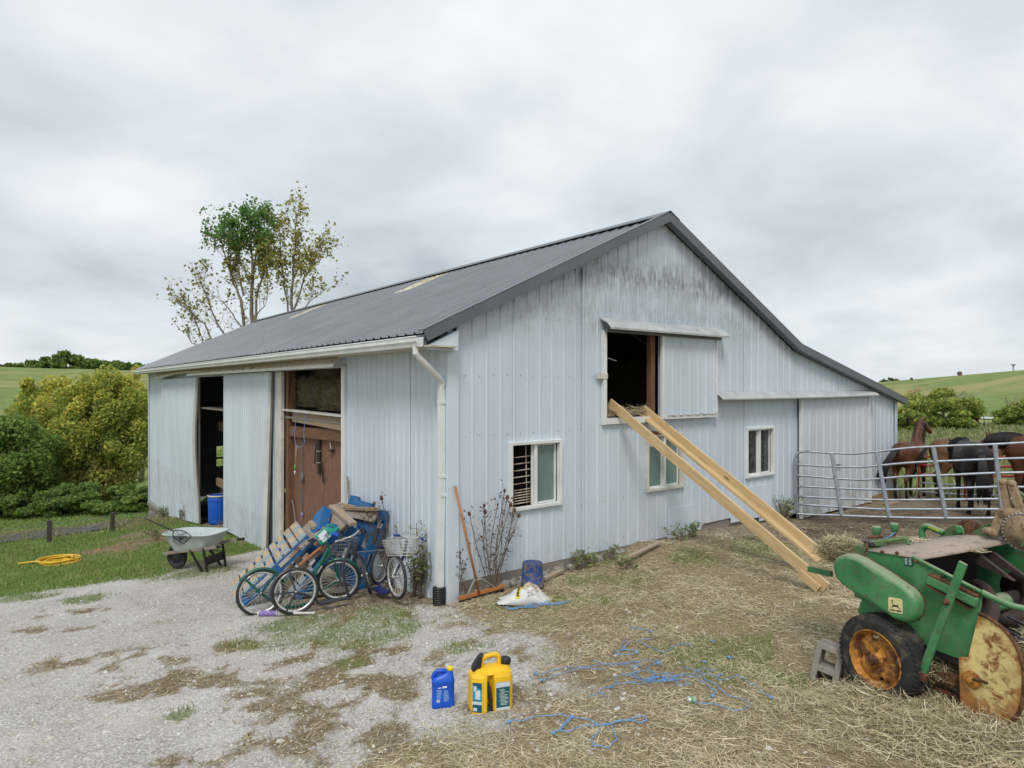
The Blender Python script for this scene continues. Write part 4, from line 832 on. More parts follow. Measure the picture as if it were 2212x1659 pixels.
# yard broom leaning on the wall
pm('tube_grey', (.42, .43, .42), .5, metal=.4, var=.2)
hb = gw(1035, 1283, -.2)+Vector((0, 0, .06)); ht = on_y(983, 1050, -.06)
o = thing('push_broom', hb, 'push broom with orange-brown wooden handle leaning on the gable', 'broom')
mb = MB(); mb.tube([hb, ht], .016, 10); mb.build('handle', 'handle_wood', o)
a = ground(991, 1305)+Vector((0, 0, .07)); b = gw(1088, 1279, -.16)+Vector((0, 0, .085)); mb = MB(); mb.bar(a, b, .065, .04); mb.build('head_block', 'handle_wood', o, bevel=.004)
mb = MB(); n = 46
for k in range(n):
    for s in (-.02, 0, .02):
        q = a.lerp(b, (k+.5)/n)+FW*s; mb.bar(q-Vector((0, 0, .02)), q+Vector((random.gauss(0, .008), random.gauss(0, .008), -.075)), .006, .006, (1, 0, 0))
mb.build('bristles', 'black_plastic', o, fix=False)['kind'] = 'stuff'
mb = MB(); e1 = a.lerp(b, .18); e2 = a.lerp(b, .82); m1 = hb+(ht-hb)*.12; strand(mb, [e1, e1+(m1-e1)*.75+Vector((0, 0, .05)), m1, e2+(m1-e2)*.72+Vector((0, 0, .05)), e2], .009, 6); mb.build('brace', 'tube_grey', o)
# dried teasel and other stalks
pm('seed_head', (.13, .065, .04), .9, var=.4, scale=40, bump=.8, bscale=120, bd=.01)
def stalk_plant(name, label, base, stems, seed, green=False, cat='plant', group=None, heads=True, sc=1.):
    R = random.Random(seed); o = thing(name, base, label, cat, group); st = MB(); hd = MB(); C = []
    for (dx, dz, dy, hs) in stems:
        tip = base+RT*dx+Vector((0, 0, dz))+FW*dy; mid = base.lerp(tip, .5)+Vector((R.gauss(0, .03), R.gauss(0, .03), .03)); pts = strand(st, [base+Vector((R.gauss(0, .02), R.gauss(0, .02), -.02)), mid, tip], .005*sc, 5, 5)
        for k in range(3, len(pts)):
            for _ in range(2):
                q = pts[k]+Vector((R.gauss(0, .05), R.gauss(0, .05), R.gauss(.04, .04)))*sc; st.tube([pts[k], q], .0022*sc, 3, caps=False); C.append(tuple(q))
                if heads and R.random() < .22: hd.lathe([(.001, -.012), (.010, 0), (.008, .01), (.001, .016)], 6, q)
        if heads and hs: hd.lathe([(.002, -.03*hs), (.018*hs, -.015*hs), (.021*hs, .004), (.014*hs, .022*hs), (.002, .034*hs)], 8, tip, tip-mid)
    st.build('stems', 'stalk_dry', o, fix=False)
    if heads and hd.f: hd.build('seed_heads', 'seed_head', o, fix=False)['kind'] = 'stuff'
    C = np.array(C); gg = np.random.default_rng(seed); C = C+gg.normal(0, .02*sc, C.shape)
    leaves('leaves', C, (.035 if green else .02)*sc, mixcol(len(C), [(.27, .36, .15), (.33, .41, .18), (.21, .29, .11), (.36, .35, .19)] if green else [(.16, .12, .07), (.10, .10, .05)], gg), o, elong=2.2)
    return o
b0 = gw(1062, 1275)
def rel(px, py, d=0.): q = on_y(px, py, b0.y-.03); return ((q-b0).dot(RT), q.z-b0.z, (q-b0).dot(FW)+d, 0)
stems = [rel(x, y)[:3]+(h,) for x, y, h in ((1014, 1110, 1.1), (1048, 1106, 1.2), (1046, 1092, .9), (1096, 1075, 1.2), (1103, 1091, 1.2), (1090, 1060, .9), (1110, 1080, .9), (1112, 1102, .9), (1121, 1114, 1.1), (1075, 1090, .6), (1040, 1160, .7), (1110, 1150, .6), (1085, 1130, .6))]
stalk_plant('dried_teasel', 'tall dried teasel plant with brown heads beside the broom', b0, stems, 8)
b0 = gw(1010, 1280); stalk_plant('dried_teasel', 'short dry stalk with one head left of the broom, near the corner notch', b0, [rel(994, 1193)[:3]+(.7,), rel(1003, 1230)[:3]+(.5,)], 9)
b0 = gs(905, 1290); stems = [rel(x, y)[:3]+(h,) for x, y, h in ((845, 1117, .7), (862, 1095, 1.0), (878, 1083, 1.3), (855, 1125, .8), (870, 1120, .7), (838, 1130, .4))]
stalk_plant('dried_teasel', 'dry stalks with dark heads between the pallets and the downspout', gs(850, 1270), stems, 10)
R = random.Random(4)
def weed(px, py, h, w, n, seed, label, green=True, group='weeds along the barn foot', lx=None):
    b = gw(px, py) if lx is None else Vector(lx); rr = random.Random(seed)
    return stalk_plant('weed', label, b, [(rr.gauss(0, w), h*rr.uniform(.5, 1.05), rr.gauss(0, w*.5), 0) for _ in range(n)], seed, green, 'weed', group, False, 1.)
o = weed(908, 1293, .95, .13, 11, 31, 'bushy green and brown weed growing beside the white downspout'); weed(893, 1290, .55, .16, 13, 32, 'dead brown weed tangle behind the blue scooter front wheel', False)
for i, (px, py, h, w, n, gr, lb) in enumerate([(1695, 1105, .42, .14, 9, True, 'grey-green weed at the foot of the gate hinge'), (1320, 1198, .20, .06, 3, True, 'small green weed at the sill right of the blue pail'), (1255, 1212, .22, .04, 3, True, 'leafy weed at the sill under the first window'), (1500, 1160, .16, .10, 4, True, 'weed at the wall foot under the metal patch'), (1468, 1170, .14, .08, 3, True, 'low weed at the wall foot beside the hay heap'), (1345, 1235, .10, .08, 4, True, 'low broad weed in the hay litter near the wall'), (1275, 1225, .09, .05, 3, True, 'tiny green weed right of the plank scrap'),
        (500, 1150, .35, .12, 6, True, 'weed at the left foot of the right sliding door'), (545, 1170, .26, .14, 6, True, 'weed clump under the right sliding door edge'), (352, 1120, .35, .2, 12, True, 'weed clump by the far barn footing'), (392, 1128, .5, .06, 6, False, 'thin dry weed before the left sliding door'), (340, 1168, .22, .25, 6, True, 'broad-leaved weed in the mulch behind the wheelbarrow'), (460, 1195, .3, .12, 8, True, 'weed beside the blue drum foot')]):
    weed(px, py, h, w, n, 50+i, lb, gr)
# scraps of timber
def plank(name, label, p0, p1, w, h, mat='old_pine', up=(0, 0, 1), group='scrap boards on the ground'):
    mb = MB(); mb.bar(p0, p1, w, h, up); o = mb.build(name, mat, None, bevel=.003); tag(o, label, 'board', group)
g0, g1 = gs(1175, 1262), gs(1213, 1243); plank('scrap_board', 'short pale board on the ground right of the blue pail', g0+Vector((0, 0, .05)), g1+Vector((0, 0, .06)), .09, .04)
g0, g1 = gs(1335, 1223), gs(1425, 1195); plank('scrap_board', 'thin weathered board lying in the hay by the wall', g0+Vector((0, 0, .05)), g1+Vector((0, 0, .06)), .07, .03)
g0, g1 = gs(1690, 1125), gs(1715, 1112); plank('scrap_board', 'pale scrap block at the gate hinge corner', g0+Vector((0, 0, .03)), g1+Vector((0, 0, .04)), .1, .05)
g0, g1 = gs(1912, 1092), gs(1935, 1088); plank('scrap_board', 'short pale board on the dark dirt behind the gate', g0+Vector((0, 0, .03)), g1+Vector((0, 0, .04)), .14, .04)
# ---- two jugs in the foreground
def loft(mb, secs, mi=0, cap=True, sm=True):
    """secs: list of rings (lists of points)"""
    n = len(secs[0]); mb.sheet(secs, mi, sm, close=True)
    if cap: mb.add(secs[0], [tuple(range(n-1, -1, -1))], None, mi); mb.add(secs[-1], [tuple(range(n))], None, mi)
def rrect(w, d, r, n=5):
    out = []
    for cx, cy, a0 in ((w/2-r, d/2-r, 0), (-w/2+r, d/2-r, pi/2), (-w/2+r, -d/2+r, pi), (w/2-r, -d/2+r, 3*pi/2)):
        for k in range(n): a = a0+pi/2*k/(n-1); out.append((cx+r*cos(a), cy+r*sin(a)))
    return out
pm('jug_blue', (.008, .085, .52), .35, var=.12, scale=8, bump=.05); pm('cap_yellow', (.80, .62, .01), .4, var=.08); pm('can_yellow', (.82, .50, .02), .42, var=.12, scale=5, dirt=(.55, .36, .10), damt=-.1, dscale=8); pm('label_teal', (.012, .105, .15), .4, var=.15); pm('label_pale', (.60, .68, .72), .45, var=.1); pm('label_sky', (.05, .32, .48), .4)
g = ground(957, 1524)-Vector((0, 0, .008)); J = Matrix.Translation(g) @ Matrix.Rotation(A0-pi/2+.14, 4, 'Z'); H = 1.0
o = thing('washer_fluid_jug', g, 'blue plastic fluid jug with yellow cap standing on the gravel', 'jug', M=J)
def ringz(w, d, z, r, ox=0., oy=0.): return [Vector((x+ox, y+oy, z)) for x, y in rrect(w, d, r)]
mb = MB(); loft(mb, [ringz(.17, .10, 0, .03), ringz(.178, .108, .008, .03), ringz(.18, .11, .05, .03), ringz(.176, .106, .056, .03), ringz(.176, .106, .20, .03), ringz(.182, .11, .208, .03), ringz(.176, .104, .222, .03), ringz(.150, .085, .245, .028, .008), ringz(.10, .06, .262, .025, .032), ringz(.052, .05, .275, .024, .054), ringz(.042, .042, .292, .02, .056)])
body = mb.build('jug_body', 'jug_blue', o, world=False)
mb = MB(); strand(mb, [(-.070, 0, .205), (-.078, 0, .245), (-.055, 0, .277), (-.015, 0, .288), (.022, 0, .282), (.040, 0, .262)], .0165, 10, 5); mb.build('jug_handle', 'jug_blue', o, world=False)
mb = MB(); mb.lathe([(.021, .288), (.0235, .29), (.0235, .312), (.02, .315)], 24, (.056, 0, 0)); mb.build('cap', 'cap_yellow', o, world=False)
LB = lambda x, y: Vector((x-.052, -.0545, .06+y))
mb = MB(); mb.add([LB(0, 0), LB(.026, 0), LB(.026, .02), LB(0, .02)], [(0, 1, 2, 3)]); bc = mb.build('barcode_patch', 'ink_white', o, world=False, fix=False)
mb = MB()
for k in range(9): x = .003+k*.0023; mb.add([LB(x, .004)+Vector((0, -.0004, 0)), LB(x+.0011, .004)+Vector((0, -.0004, 0)), LB(x+.0011, .017)+Vector((0, -.0004, 0)), LB(x, .017)+Vector((0, -.0004, 0))], [(0, 1, 2, 3)])
mb.build('barcode', 'ink_black', bc, world=False, fix=False)['kind'] = 'stuff'
pm('print_pale_blue', (.25, .45, .80), .5, var=.05)
mb = MB(); RR = random.Random(3)
for col, (x0, w0, ys) in enumerate(((.0, .05, range(11)), (.056, .046, range(13)))):
    for k in ys:
        y = .026+k*.0068+col*-.02; mb.add([LB(x0, y), LB(x0+w0*RR.uniform(.5, 1), y), LB(x0+w0*RR.uniform(.5, 1), y+.0036), LB(x0, y+.0036)], [(0, 1, 2, 3)])
mb.build('fine_print', 'print_pale_blue', o, world=False, fix=False)['kind'] = 'stuff'
mb = MB(); mb.add([LB(.045, .110), LB(.080, .112), LB(.080, .126), LB(.045, .124)], [(0, 1, 2, 3)]); mb.add([LB(.012, .108), LB(.036, .11), LB(.036, .117), LB(.012, .115)], [(0, 1, 2, 3)]); mb.build('print_block', 'ink_white', o, world=False, fix=False)['kind'] = 'stuff'
# yellow fuel can with two labels, hose and black spout
g = ground(1061, 1527)-Vector((0, 0, .008)); J = Matrix.Translation(g) @ Matrix.Rotation(A0-pi/2+.30, 4, 'Z')
o = thing('fuel_can', g, 'big yellow fuel can with teal labels and black spout on the gravel', 'fuel can', M=J)
def canring(z, k=1., dx=0.):   # front right block and left wing with a recess between
    P = [(-.175, .06), (-.175, -.075), (-.10, -.115), (-.062, -.115), (-.058, -.05), (-.018, -.05), (-.005, -.125), (.12, -.125), (.145, -.10), (.17, .06), (.14, .11), (-.14, .11)]
    return [Vector((x*k+dx, y*k, z)) for x, y in P]
mb = MB(); loft(mb, [canring(0, .93), canring(.015, .985), canring(.05), canring(.255), canring(.285, .975), canring(.31, .88)], sm=False)
mb.build('can_body', 'can_yellow', o, world=False, bevel=.006)
mb = MB(); loft(mb, [ringz(.30, .19, .30, .04, 0, .0), ringz(.27, .13, .322, .04, 0, .01), ringz(.20, .07, .335, .03, -.02, .01)]); mb.build('can_shoulder', 'can_yellow', o, world=False)
mb = MB(); strand(mb, [(-.075, .01, .31), (-.072, .01, .37), (-.05, .01, .40), (.0, .01, .412), (.045, .01, .41), (.065, .01, .385), (.07, .01, .31)], .018, 10, 5); mb.build('carry_handle', 'can_yellow', o, world=False)
mb = MB(); mb.lathe([(.04, 0), (.04, .02)], 20, (.115, .01, .315)); mb.build('filler_neck', 'can_yellow', o, world=False)
mb = MB(); mb.lathe([(.038, 0), (.043, .003), (.043, .038), (.039, .042)], 20, (.118, .01, .335), (.1, 0, 1)); mb.build('filler_cap', 'black_plastic', o, world=False)
mb = MB(); loft(mb, [[Vector(p) for p in q] for q in ([(-.155, -.03, .315), (-.09, -.03, .335), (-.09, .04, .335), (-.155, .04, .315)], [(-.15, -.028, .345), (-.085, -.028, .365), (-.085, .038, .365), (-.15, .038, .345)], [(-.105, -.02, .415), (-.075, -.02, .42), (-.075, .03, .42), (-.105, .03, .415)], [(-.08, -.015, .432), (-.065, -.015, .432), (-.065, .025, .432), (-.08, .025, .432)])], sm=False); tr = mb.build('trigger', 'black_plastic', o, world=False, bevel=.006)
mb = MB(); strand(mb, [(-.05, -.075, .245), (-.046, -.088, .215), (-.037, -.092, .16), (-.03, -.092, .11), (-.03, -.09, .06)], .013, 10, 5)
for k in range(9): z = .20-k*.011; mb.lathe([(.0145, 0), (.0155, .003), (.0145, .006)], 10, (-.044+.0013*k, -.09, z))
mb.build('spout_hose', 'black_plastic', o, world=False)
mb = MB(); mb.lathe([(.02, 0), (.028, .004), (.028, .02), (.022, .026)], 16, (-.03, -.068, .035), (0, -1, 0)); mb.box((-.04, -.075, .03), (.05, .03, .06)); mb.build('spout_pivot', 'black_plastic', o, world=False)
def quad(name, mat, P, par): mb = MB(); mb.add(P, [(0, 1, 2, 3)]); return mb.build(name, mat, par, world=False, fix=False)
FR = lambda x, z: Vector((.006+x, -.1265, .035+z))
lf = quad('front_label', 'label_teal', [FR(0, 0), FR(.108, 0), FR(.108, .215), FR(0, .215)], o); quad('label_band', 'label_pale', [FR(0, .175)+Vector((0, -.001, 0)), FR(.108, .178)+Vector((0, -.001, 0)), FR(.108, .215)+Vector((0, -.001, 0)), FR(0, .215)+Vector((0, -.001, 0))], lf); quad('label_foot', 'label_pale', [FR(0, 0)+Vector((0, -.001, 0)), FR(.108, 0)+Vector((0, -.001, 0)), FR(.108, .022)+Vector((0, -.001, 0)), FR(0, .022)+Vector((0, -.001, 0))], lf)
mb = MB()
for k in range(12):
    z = .04+k*.0105; w = RR.uniform(.03, .07); x = .02+RR.uniform(0, .015); mb.add([FR(x, z)+Vector((0, -.001, 0)), FR(x+w, z)+Vector((0, -.001, 0)), FR(x+w, z+.004)+Vector((0, -.001, 0)), FR(x, z+.004)+Vector((0, -.001, 0))], [(0, 1, 2, 3)])
mb.build('label_print', 'label_pale', lf, world=False, fix=False)['kind'] = 'stuff'
d0 = Vector((-.175, -.075, 0)); d1 = Vector((-.10, -.115, 0)); nn = Vector((-.47, -.88, 0)).normalized()*.002
SL = lambda u, z: d0.lerp(d1, u)+Vector((0, 0, z))+nn
ls = quad('side_label', 'label_teal', [SL(.08, .03), SL(.95, .03), SL(.95, .255), SL(.08, .255)], o); quad('label_picture', 'label_sky', [SL(.08, .12)+nn*.5, SL(.95, .12)+nn*.5, SL(.95, .2)+nn*.5, SL(.08, .24)+nn*.5], ls)
for (u0, u1, z0, z1) in ((.35, .8, .13, .2), (.08, .95, .09, .115), (.2, .45, .19, .23), (.15, .5, .04, .065)): quad('label_patch', 'label_pale', [SL(u0, z0)+nn, SL(u1, z0)+nn, SL(u1, z1)+nn, SL(u0, z1)+nn], ls)
# ---- loops and tangles of blue baler twine in the foreground
def twine(name, label, paths, r=.0045, knots=()):
    c = gs(*paths[0][0]); o = thing(name, c, label, 'twine', 'blue baler twine on the ground'); mb = MB()
    for p in paths:
        pts = []
        for i, (x, y) in enumerate(p):
            q = gs(x, y); q.z += .026; pts.append(q)
            if i+1 < len(p) and len(p) > 3: x2, y2 = p[i+1]; q = gs((x+x2)/2+random.gauss(0, 2.2), (y+y2)/2+random.gauss(0, 1.6)); q.z += .028; pts.append(q)
        strand(mb, pts, r*.72, 5, 4)
    for x, y in knots: q = gs(x, y); q.z += .03; mb.lathe([(.004, -.012), (.014, -.004), (.013, .006), (.003, .013)], 6, q, (1, .3, .4))
    mb.build('twine_strands', 'rope_blue', o, fix=False); return o
Z5 = lambda x, y: ((1150+x*.51989)/1.35624, (1850+y*.52)/1.35624)
twine('twine_loop', 'blue twine loop lying on hay in the front centre', [[Z5(*p) for p in [(650, 538), (730, 530), (850, 505), (950, 495), (1020, 515), (1080, 522), (1160, 550), (1230, 548), (1310, 535), (1380, 520), (1430, 520), (1435, 540), (1390, 552), (1320, 538), (1240, 548), (1150, 556)]], [Z5(*p) for p in [(900, 608), (940, 590), (1010, 520), (960, 560), (945, 590), (990, 600), (1060, 565), (1150, 552), (1165, 590), (1120, 640), (1130, 675), (1215, 683), (1265, 635), (1240, 570), (1200, 550)]]], .0048, [Z5(905, 608), Z5(1015, 515), Z5(655, 538)])
twine('twine_strand', 'long blue twine running to the right past a scrap of foil', [[Z5(*p) for p in [(1640, 240), (1720, 270), (1760, 320), (1830, 355), (1890, 405), (1980, 425), (2008, 465), (1975, 488), (1920, 490), (1870, 470), (1830, 455), (1760, 450), (1690, 440)]], [Z5(*p) for p in [(1810, 400), (1825, 375), (1770, 340), (1720, 325)]]], .0045, [Z5(1805, 408)])
twine('twine_strand', 'thin blue twine end with knot farthest right on the hay', [[Z5(*p) for p in [(1990, 330), (2050, 355), (2100, 395), (2135, 428)]]], .004, [Z5(2135, 428)])
twine('twine_loop', 'small blue twine loop above the big tangle', [[Z5(*p) for p in [(1330, 85), (1300, 80), (1290, 105), (1310, 125), (1260, 140), (1265, 160), (1330, 165), (1380, 148), (1360, 130), (1290, 128), (1320, 100), (1325, 85)]]], .0045, [Z5(1380, 145)])
twine('twine_strand', 'wavy blue twine strand to the right of the small loop', [[Z5(*p) for p in [(1380, 80), (1410, 70), (1460, 68)]], [Z5(*p) for p in [(1400, 80), (1450, 110), (1520, 140), (1560, 130), (1590, 105), (1650, 95), (1690, 100)]]], .004)
twine('twine_strand', 'short blue twine piece nearest the plank rail in the hay', [[Z5(*p) for p in [(1340, -5), (1390, 8), (1440, 15), (1458, 32)]]], .0045, [Z5(1458, 30)])
twine('twine_strand', 'pair of blue twine tails leading left from the big tangle', [[Z5(*p) for p in [(800, 255), (860, 255), (900, 240), (1000, 228), (1100, 230), (1250, 215), (1330, 235)]], [Z5(*p) for p in [(838, 295), (890, 282), (960, 260), (1080, 235), (1200, 240)]], [Z5(*p) for p in [(1125, 200), (1180, 205), (1230, 225), (1300, 212), (1400, 230)]]], .004, [Z5(803, 255), Z5(840, 295)])
c_ = Z5(1470, 285); tangle('twine_tangle', 'big sprawling tangle of blue twine on the hay litter', c_[0], c_[1], .40, .24, 11, 9, .0026, 13)
for k, (x, y) in enumerate([(1895, 180), (1797, 80), (1495, 215), (1755, 212)]): twine('twine_scrap', ['blue twine knot above the dry grass tuft on the right', 'single blue twine fleck high right of the loops', 'blue twine knot on top of the big tangle', 'blue twine knot right of the big tangle'][k], [[Z5(x, y), Z5(x+14, y+6), Z5(x+22, y-4)]], .005, [Z5(x, y)])
for k, (D_x, D_y) in enumerate([(405, 1226), (1752, 1255)]): twine('twine_scrap', ['blue twine fleck on the gravel by the wheelbarrow legs', 'blue twine fleck beside the plank rail end'][k], [[(D_x, D_y), (D_x+5, D_y+1), (D_x+9, D_y-1)]], .005, [(D_x, D_y)])
pm('foil', (.55, .57, .55), .35, metal=.5, var=.3, scale=60); pm('tin_green', (.10, .35, .12), .45)
g = gs(*Z5(1685, 430)); o = thing('crushed_can', g, 'small crushed drink tin beside the long twine', 'can'); mb = MB(); mb.lathe([(.02, -.035), (.027, -.03), (.027, .03), (.02, .035)], 12, g+Vector((0, 0, .025)), RT); mb.build('can_body', 'foil', o); mb = MB(); mb.lathe([(.0276, -.012), (.0276, .01)], 12, g+Vector((0, 0, .025)), RT, cap=False); mb.build('can_band', 'tin_green', o)
# ================================================================ pallets, scooters and clutter beside the big doors
pm('rubber', (.028, .028, .032), .75, var=.3, scale=20, dirt=(.13, .12, .11), damt=.15, dscale=20); pm('steel_rim', (.62, .62, .61), .35, metal=.5, var=.2, scale=30, dirt=(.25, .2, .16), damt=.1, dscale=25); pm('paint_green', (.012, .10, .075), .35, var=.2, scale=10); pm('paint_charcoal', (.045, .05, .065), .4, var=.2, scale=10); pm('paint_navy', (.022, .028, .14), .4, var=.25, scale=10); pm('wire_white', (.62, .61, .58), .45, var=.15, scale=30); pm('wire_grey', (.30, .28, .27), .5, metal=.3, var=.2, scale=30); pm('grip_blue', (.01, .08, .30), .5)
def wheel(parent, c, ax, R, name='wheel', tw=.021, n=36, spokes=28):
    c = Vector(c); ax = Vector(ax).normalized(); x = ax.cross(Vector((0, 0, 1))).normalized(); y = x.cross(ax); P = lambda a, r, h=0.: c+x*(r*cos(a))+y*(r*sin(a))+ax*h
    mb = MB(); mb.tube([P(2*pi*k/n, R-tw) for k in range(n)], tw, 8, closed=True); w = mb.build(name, 'rubber', parent)
    mb = MB(); ri = R-tw*2.2; rows = [[P(2*pi*k/n, r, h) for k in range(n)] for r, h in ((ri, -.012), (ri-.016, -.009), (ri-.016, .009), (ri, .012), (ri+.008, .012), (ri+.008, -.012), (ri, -.012))]; mb.sheet(rows, close=True); mb.build('rim', 'steel_rim', w)
    mb = MB()
    for k in range(spokes): a = 2*pi*k/spokes; h = .025*(1 if k % 2 else -1); mb.tube([P(a+.35*(1 if (k//2) % 2 else -1), .018, h), P(a, ri-.012)], .0024, 3, caps=False)
    mb.build('spokes', 'steel_rim', w, fix=False)['kind'] = 'stuff'
    mb = MB(); mb.lathe([(.008, -.05), (.018, -.032), (.014, -.02), (.014, .02), (.018, .032), (.008, .05)], 12, c, ax); mb.build('hub', 'steel_rim', w)
    return w
def fender(mb, c, ax, R, a0, a1, w=.026):
    c = Vector(c); ax = Vector(ax).normalized(); x = ax.cross(Vector((0, 0, 1))).normalized(); y = x.cross(ax); rows = []
    for k in range(17):
        a = a0+(a1-a0)*k/16; e = x*cos(a)+y*sin(a); rows.append([c+e*(R-.012)-ax*w, c+e*(R+.004)-ax*w*.7, c+e*(R+.010), c+e*(R+.004)+ax*w*.7, c+e*(R-.012)+ax*w])
    mb.sheet(rows)
def basket(parent, P0, u, v, w, d, h, mat, nx=9, nz=5, taper=.8):
    """wire basket: P0 back bottom centre, u across, v forward"""
    mb = MB(); u = Vector(u).normalized(); v = Vector(v).normalized(); z = u.cross(v).normalized(); z = z if z.z > 0 else -z
    def pt(a, b, c): k = taper+(1-taper)*c; return P0+u*(a*w*k)+v*((b)*d*k)+z*(c*h)
    ring = [(-.5, 0), (.5, 0), (.5, 1), (-.5, 1)]
    for k in range(nz+1): c = k/nz; mb.tube([pt(a, b, c) for a, b in ring], .004 if k in (0, nz) else .0022, 4, closed=True)
    for (a0, b0), (a1, b1) in zip(ring, ring[1:]+ring[:1]):
        for k in range(nx): t = k/nx; a, b = a0+(a1-a0)*t, b0+(b1-b0)*t; mb.tube([pt(a, b, 0), pt(a, b, 1)], .0022, 3, caps=False)
    for k in range(1, nx): t = k/nx-.5; mb.tube([pt(t, 0, 0), pt(t, 1, 0)], .0022, 3, caps=False)
    o = mb.build('basket', mat, parent, fix=False); o['kind'] = 'stuff'; return o
Z7 = lambda x, y: ((660+x*.2109)/1.35624, (1480+y*.2109)/1.35624); Z3 = lambda x, y: ((640+x*.31646)/1.35624, (1400+y*.31646)/1.35624); ZB = lambda x, y: ((900+x*.18079)/1.35624, (1450+y*.18079)/1.35624)
# green scooter
rw = at(563, 1280, 8.28); fwc = at(732, 1253, 8.75); ax = (fwc-rw).cross(Vector((0, 0, 1))).normalized(); ax = ax if ax.dot(FW) < 0 else -ax
def gd(q, off=0.): x, y = q; return at(x, y, 8.28+(x-563)/169*.47+off)
o = thing('kick_scooter', rw-Vector((0, 0, .29)), 'green kick scooter leaning on the tilted blue pallet', 'scooter', 'kick scooters by the pallets')
wheel(o, rw, ax+Vector((0, 0, .10)), .295); wheel(o, fwc, ax+RT*-.28, .285)
mb = MB(); strand(mb, [gd(Z3(1000, 585)), gd(Z3(1015, 640)), gd(Z3(1035, 725))], .021, 10); strand(mb, [gd(Z3(1020, 650)), gd(Z3(960, 770)), gd(Z3(900, 870)), gd(Z3(885, 960)), gd(Z3(880, 1080)), gd(Z3(850, 1150)), gd(Z3(700, 1190)), gd(Z3(600, 1195))], .021, 10)
strand(mb, [gd(Z3(1030, 720)), gd(Z3(1000, 755)), gd(Z3(965, 790))], .012, 8); mb.build('frame', 'paint_green', o)
mb = MB()
for s in (-.05, .05): strand(mb, [gd(Z3(1035, 725))+Vector(ax)*s*.5, gd(Z3(1075, 790))+Vector(ax)*s, fwc+Vector(ax)*s], .012, 8)
mb.build('fork', 'paint_green', o)
mb = MB(); fender(mb, fwc, ax+RT*-.28, .295, radians(60), radians(175)); fender(mb, rw, ax+Vector((0, 0, .1)), .303, radians(35), radians(165)); mb.build('fender', 'paint_green', o)['kind'] = 'stuff'
for q in ((260, 1015), (705, 950), (665, 1345)): mb = MB(); mb.bar(gd(Z7(*q), -.02), rw+Vector(ax)*.04, .028, .008, ax); mb.build('strut', 'paint_green', o)
mb = MB(); mb.bar(gd(Z3(960, 1035)), fwc+Vector(ax)*.05, .02, .008, ax); mb.build('strut', 'paint_green', o)
mb = MB(); strand(mb, [gd(Z3(838, 582), -.1), gd(Z3(890, 562), -.05), gd(Z3(930, 575)), gd(Z3(975, 560)), gd(Z3(1000, 535), .05), gd(Z3(1015, 508), .15)], .012, 8); hbr = mb.build('handlebar', 'steel_rim', o)
mb = MB(); mb.tube([gd(Z3(836, 584), -.1), gd(Z3(880, 563), -.06)], .017, 8); mb.build('grip', 'black_plastic', hbr); mb = MB(); mb.tube([gd(Z3(990, 545), .03), gd(Z3(1018, 505), .16)], .017, 8); mb.build('grip', 'black_plastic', hbr)
basket(o, gd(Z3(1060, 715), .15), RT, FW*.6+RT*.4, .34, .26, .19, 'wire_grey', 10, 4)
# charcoal scooter
rw = at(638, 1277, 8.12); fwc = at(788, 1241, 8.55); ax = (fwc-rw).cross(Vector((0, 0, 1))).normalized(); ax = ax if ax.dot(FW) < 0 else -ax
def dd(q, off=0.): x, y = q; return at(x, y, 8.12+(x-638)/150*.43+off)
o = thing('kick_scooter', rw-Vector((0, 0, .29)), 'dark charcoal kick scooter in front, its front wheel turned edge-on', 'scooter', 'kick scooters by the pallets')
wheel(o, rw, ax+Vector((0, 0, .06)), .29); wheel(o, fwc, RT*-1+FW*-.28+Vector((0, 0, -.33)), .27)
mb = MB(); strand(mb, [rw+Vector(ax)*.05, dd(Z3(880, 1110)), dd(Z3(930, 1160)), dd(Z3(1000, 1160)), dd(Z3(1200, 1100))], .017, 8); mb.build('frame_rail', 'paint_charcoal', o)
a, b = dd(Z3(940, 1160)), dd(Z3(1210, 1103)); mb = MB(); mb.bar(a, b, .10, .02); mb.build('deck', 'paint_charcoal', o, bevel=.004)
mb = MB(); strand(mb, [dd(Z3(1205, 1095)), dd(Z3(1170, 960)), dd(Z3(1150, 850)), dd(Z3(1165, 770)), dd(Z3(1200, 680)), dd(Z3(1228, 600))], .019, 10); mb.build('down_tube', 'paint_charcoal', o)
mb = MB(); strand(mb, [dd(Z3(1225, 570)), dd(Z3(1245, 650)), dd(Z3(1255, 690))], .022, 10); mb.build('head_tube', 'paint_charcoal', o)
mb = MB()
for s in (-.05, .05): strand(mb, [dd(Z3(1255, 690))+RT*s*.5, dd(Z3(1300, 740))+RT*s, fwc+RT*s], .011, 8)
mb.build('fork', 'paint_charcoal', o)
mb = MB(); fender(mb, rw, ax+Vector((0, 0, .06)), .298, radians(-15), radians(75)); mb.build('fender', 'paint_charcoal', o)
for q in ((650, 850), (510, 1080), (625, 1245)): mb = MB(); mb.bar(dd(Z3(*q), -.02), rw+Vector(ax)*.04, .02, .007, ax); mb.build('strut', 'paint_charcoal', o)
mb = MB(); strand(mb, [dd(Z3(1085, 590), -.12), dd(Z3(1140, 575), -.05), dd(Z3(1195, 555)), dd(Z3(1225, 545)), dd(Z3(1265, 520), .05), dd(Z3(1300, 490), .12), dd(Z3(1345, 470), .2)], .012, 8); hbr = mb.build('handlebar', 'steel_rim', o)
mb = MB(); mb.tube([dd(Z3(1300, 492), .12), dd(Z3(1348, 468), .2)], .017, 8); mb.build('grip', 'black_plastic', hbr)
basket(o, dd(Z3(1255, 690), .06), RT*.9+FW*.4, FW*.4+RT*.9, .30, .24, .20, 'wire_white', 9, 5)
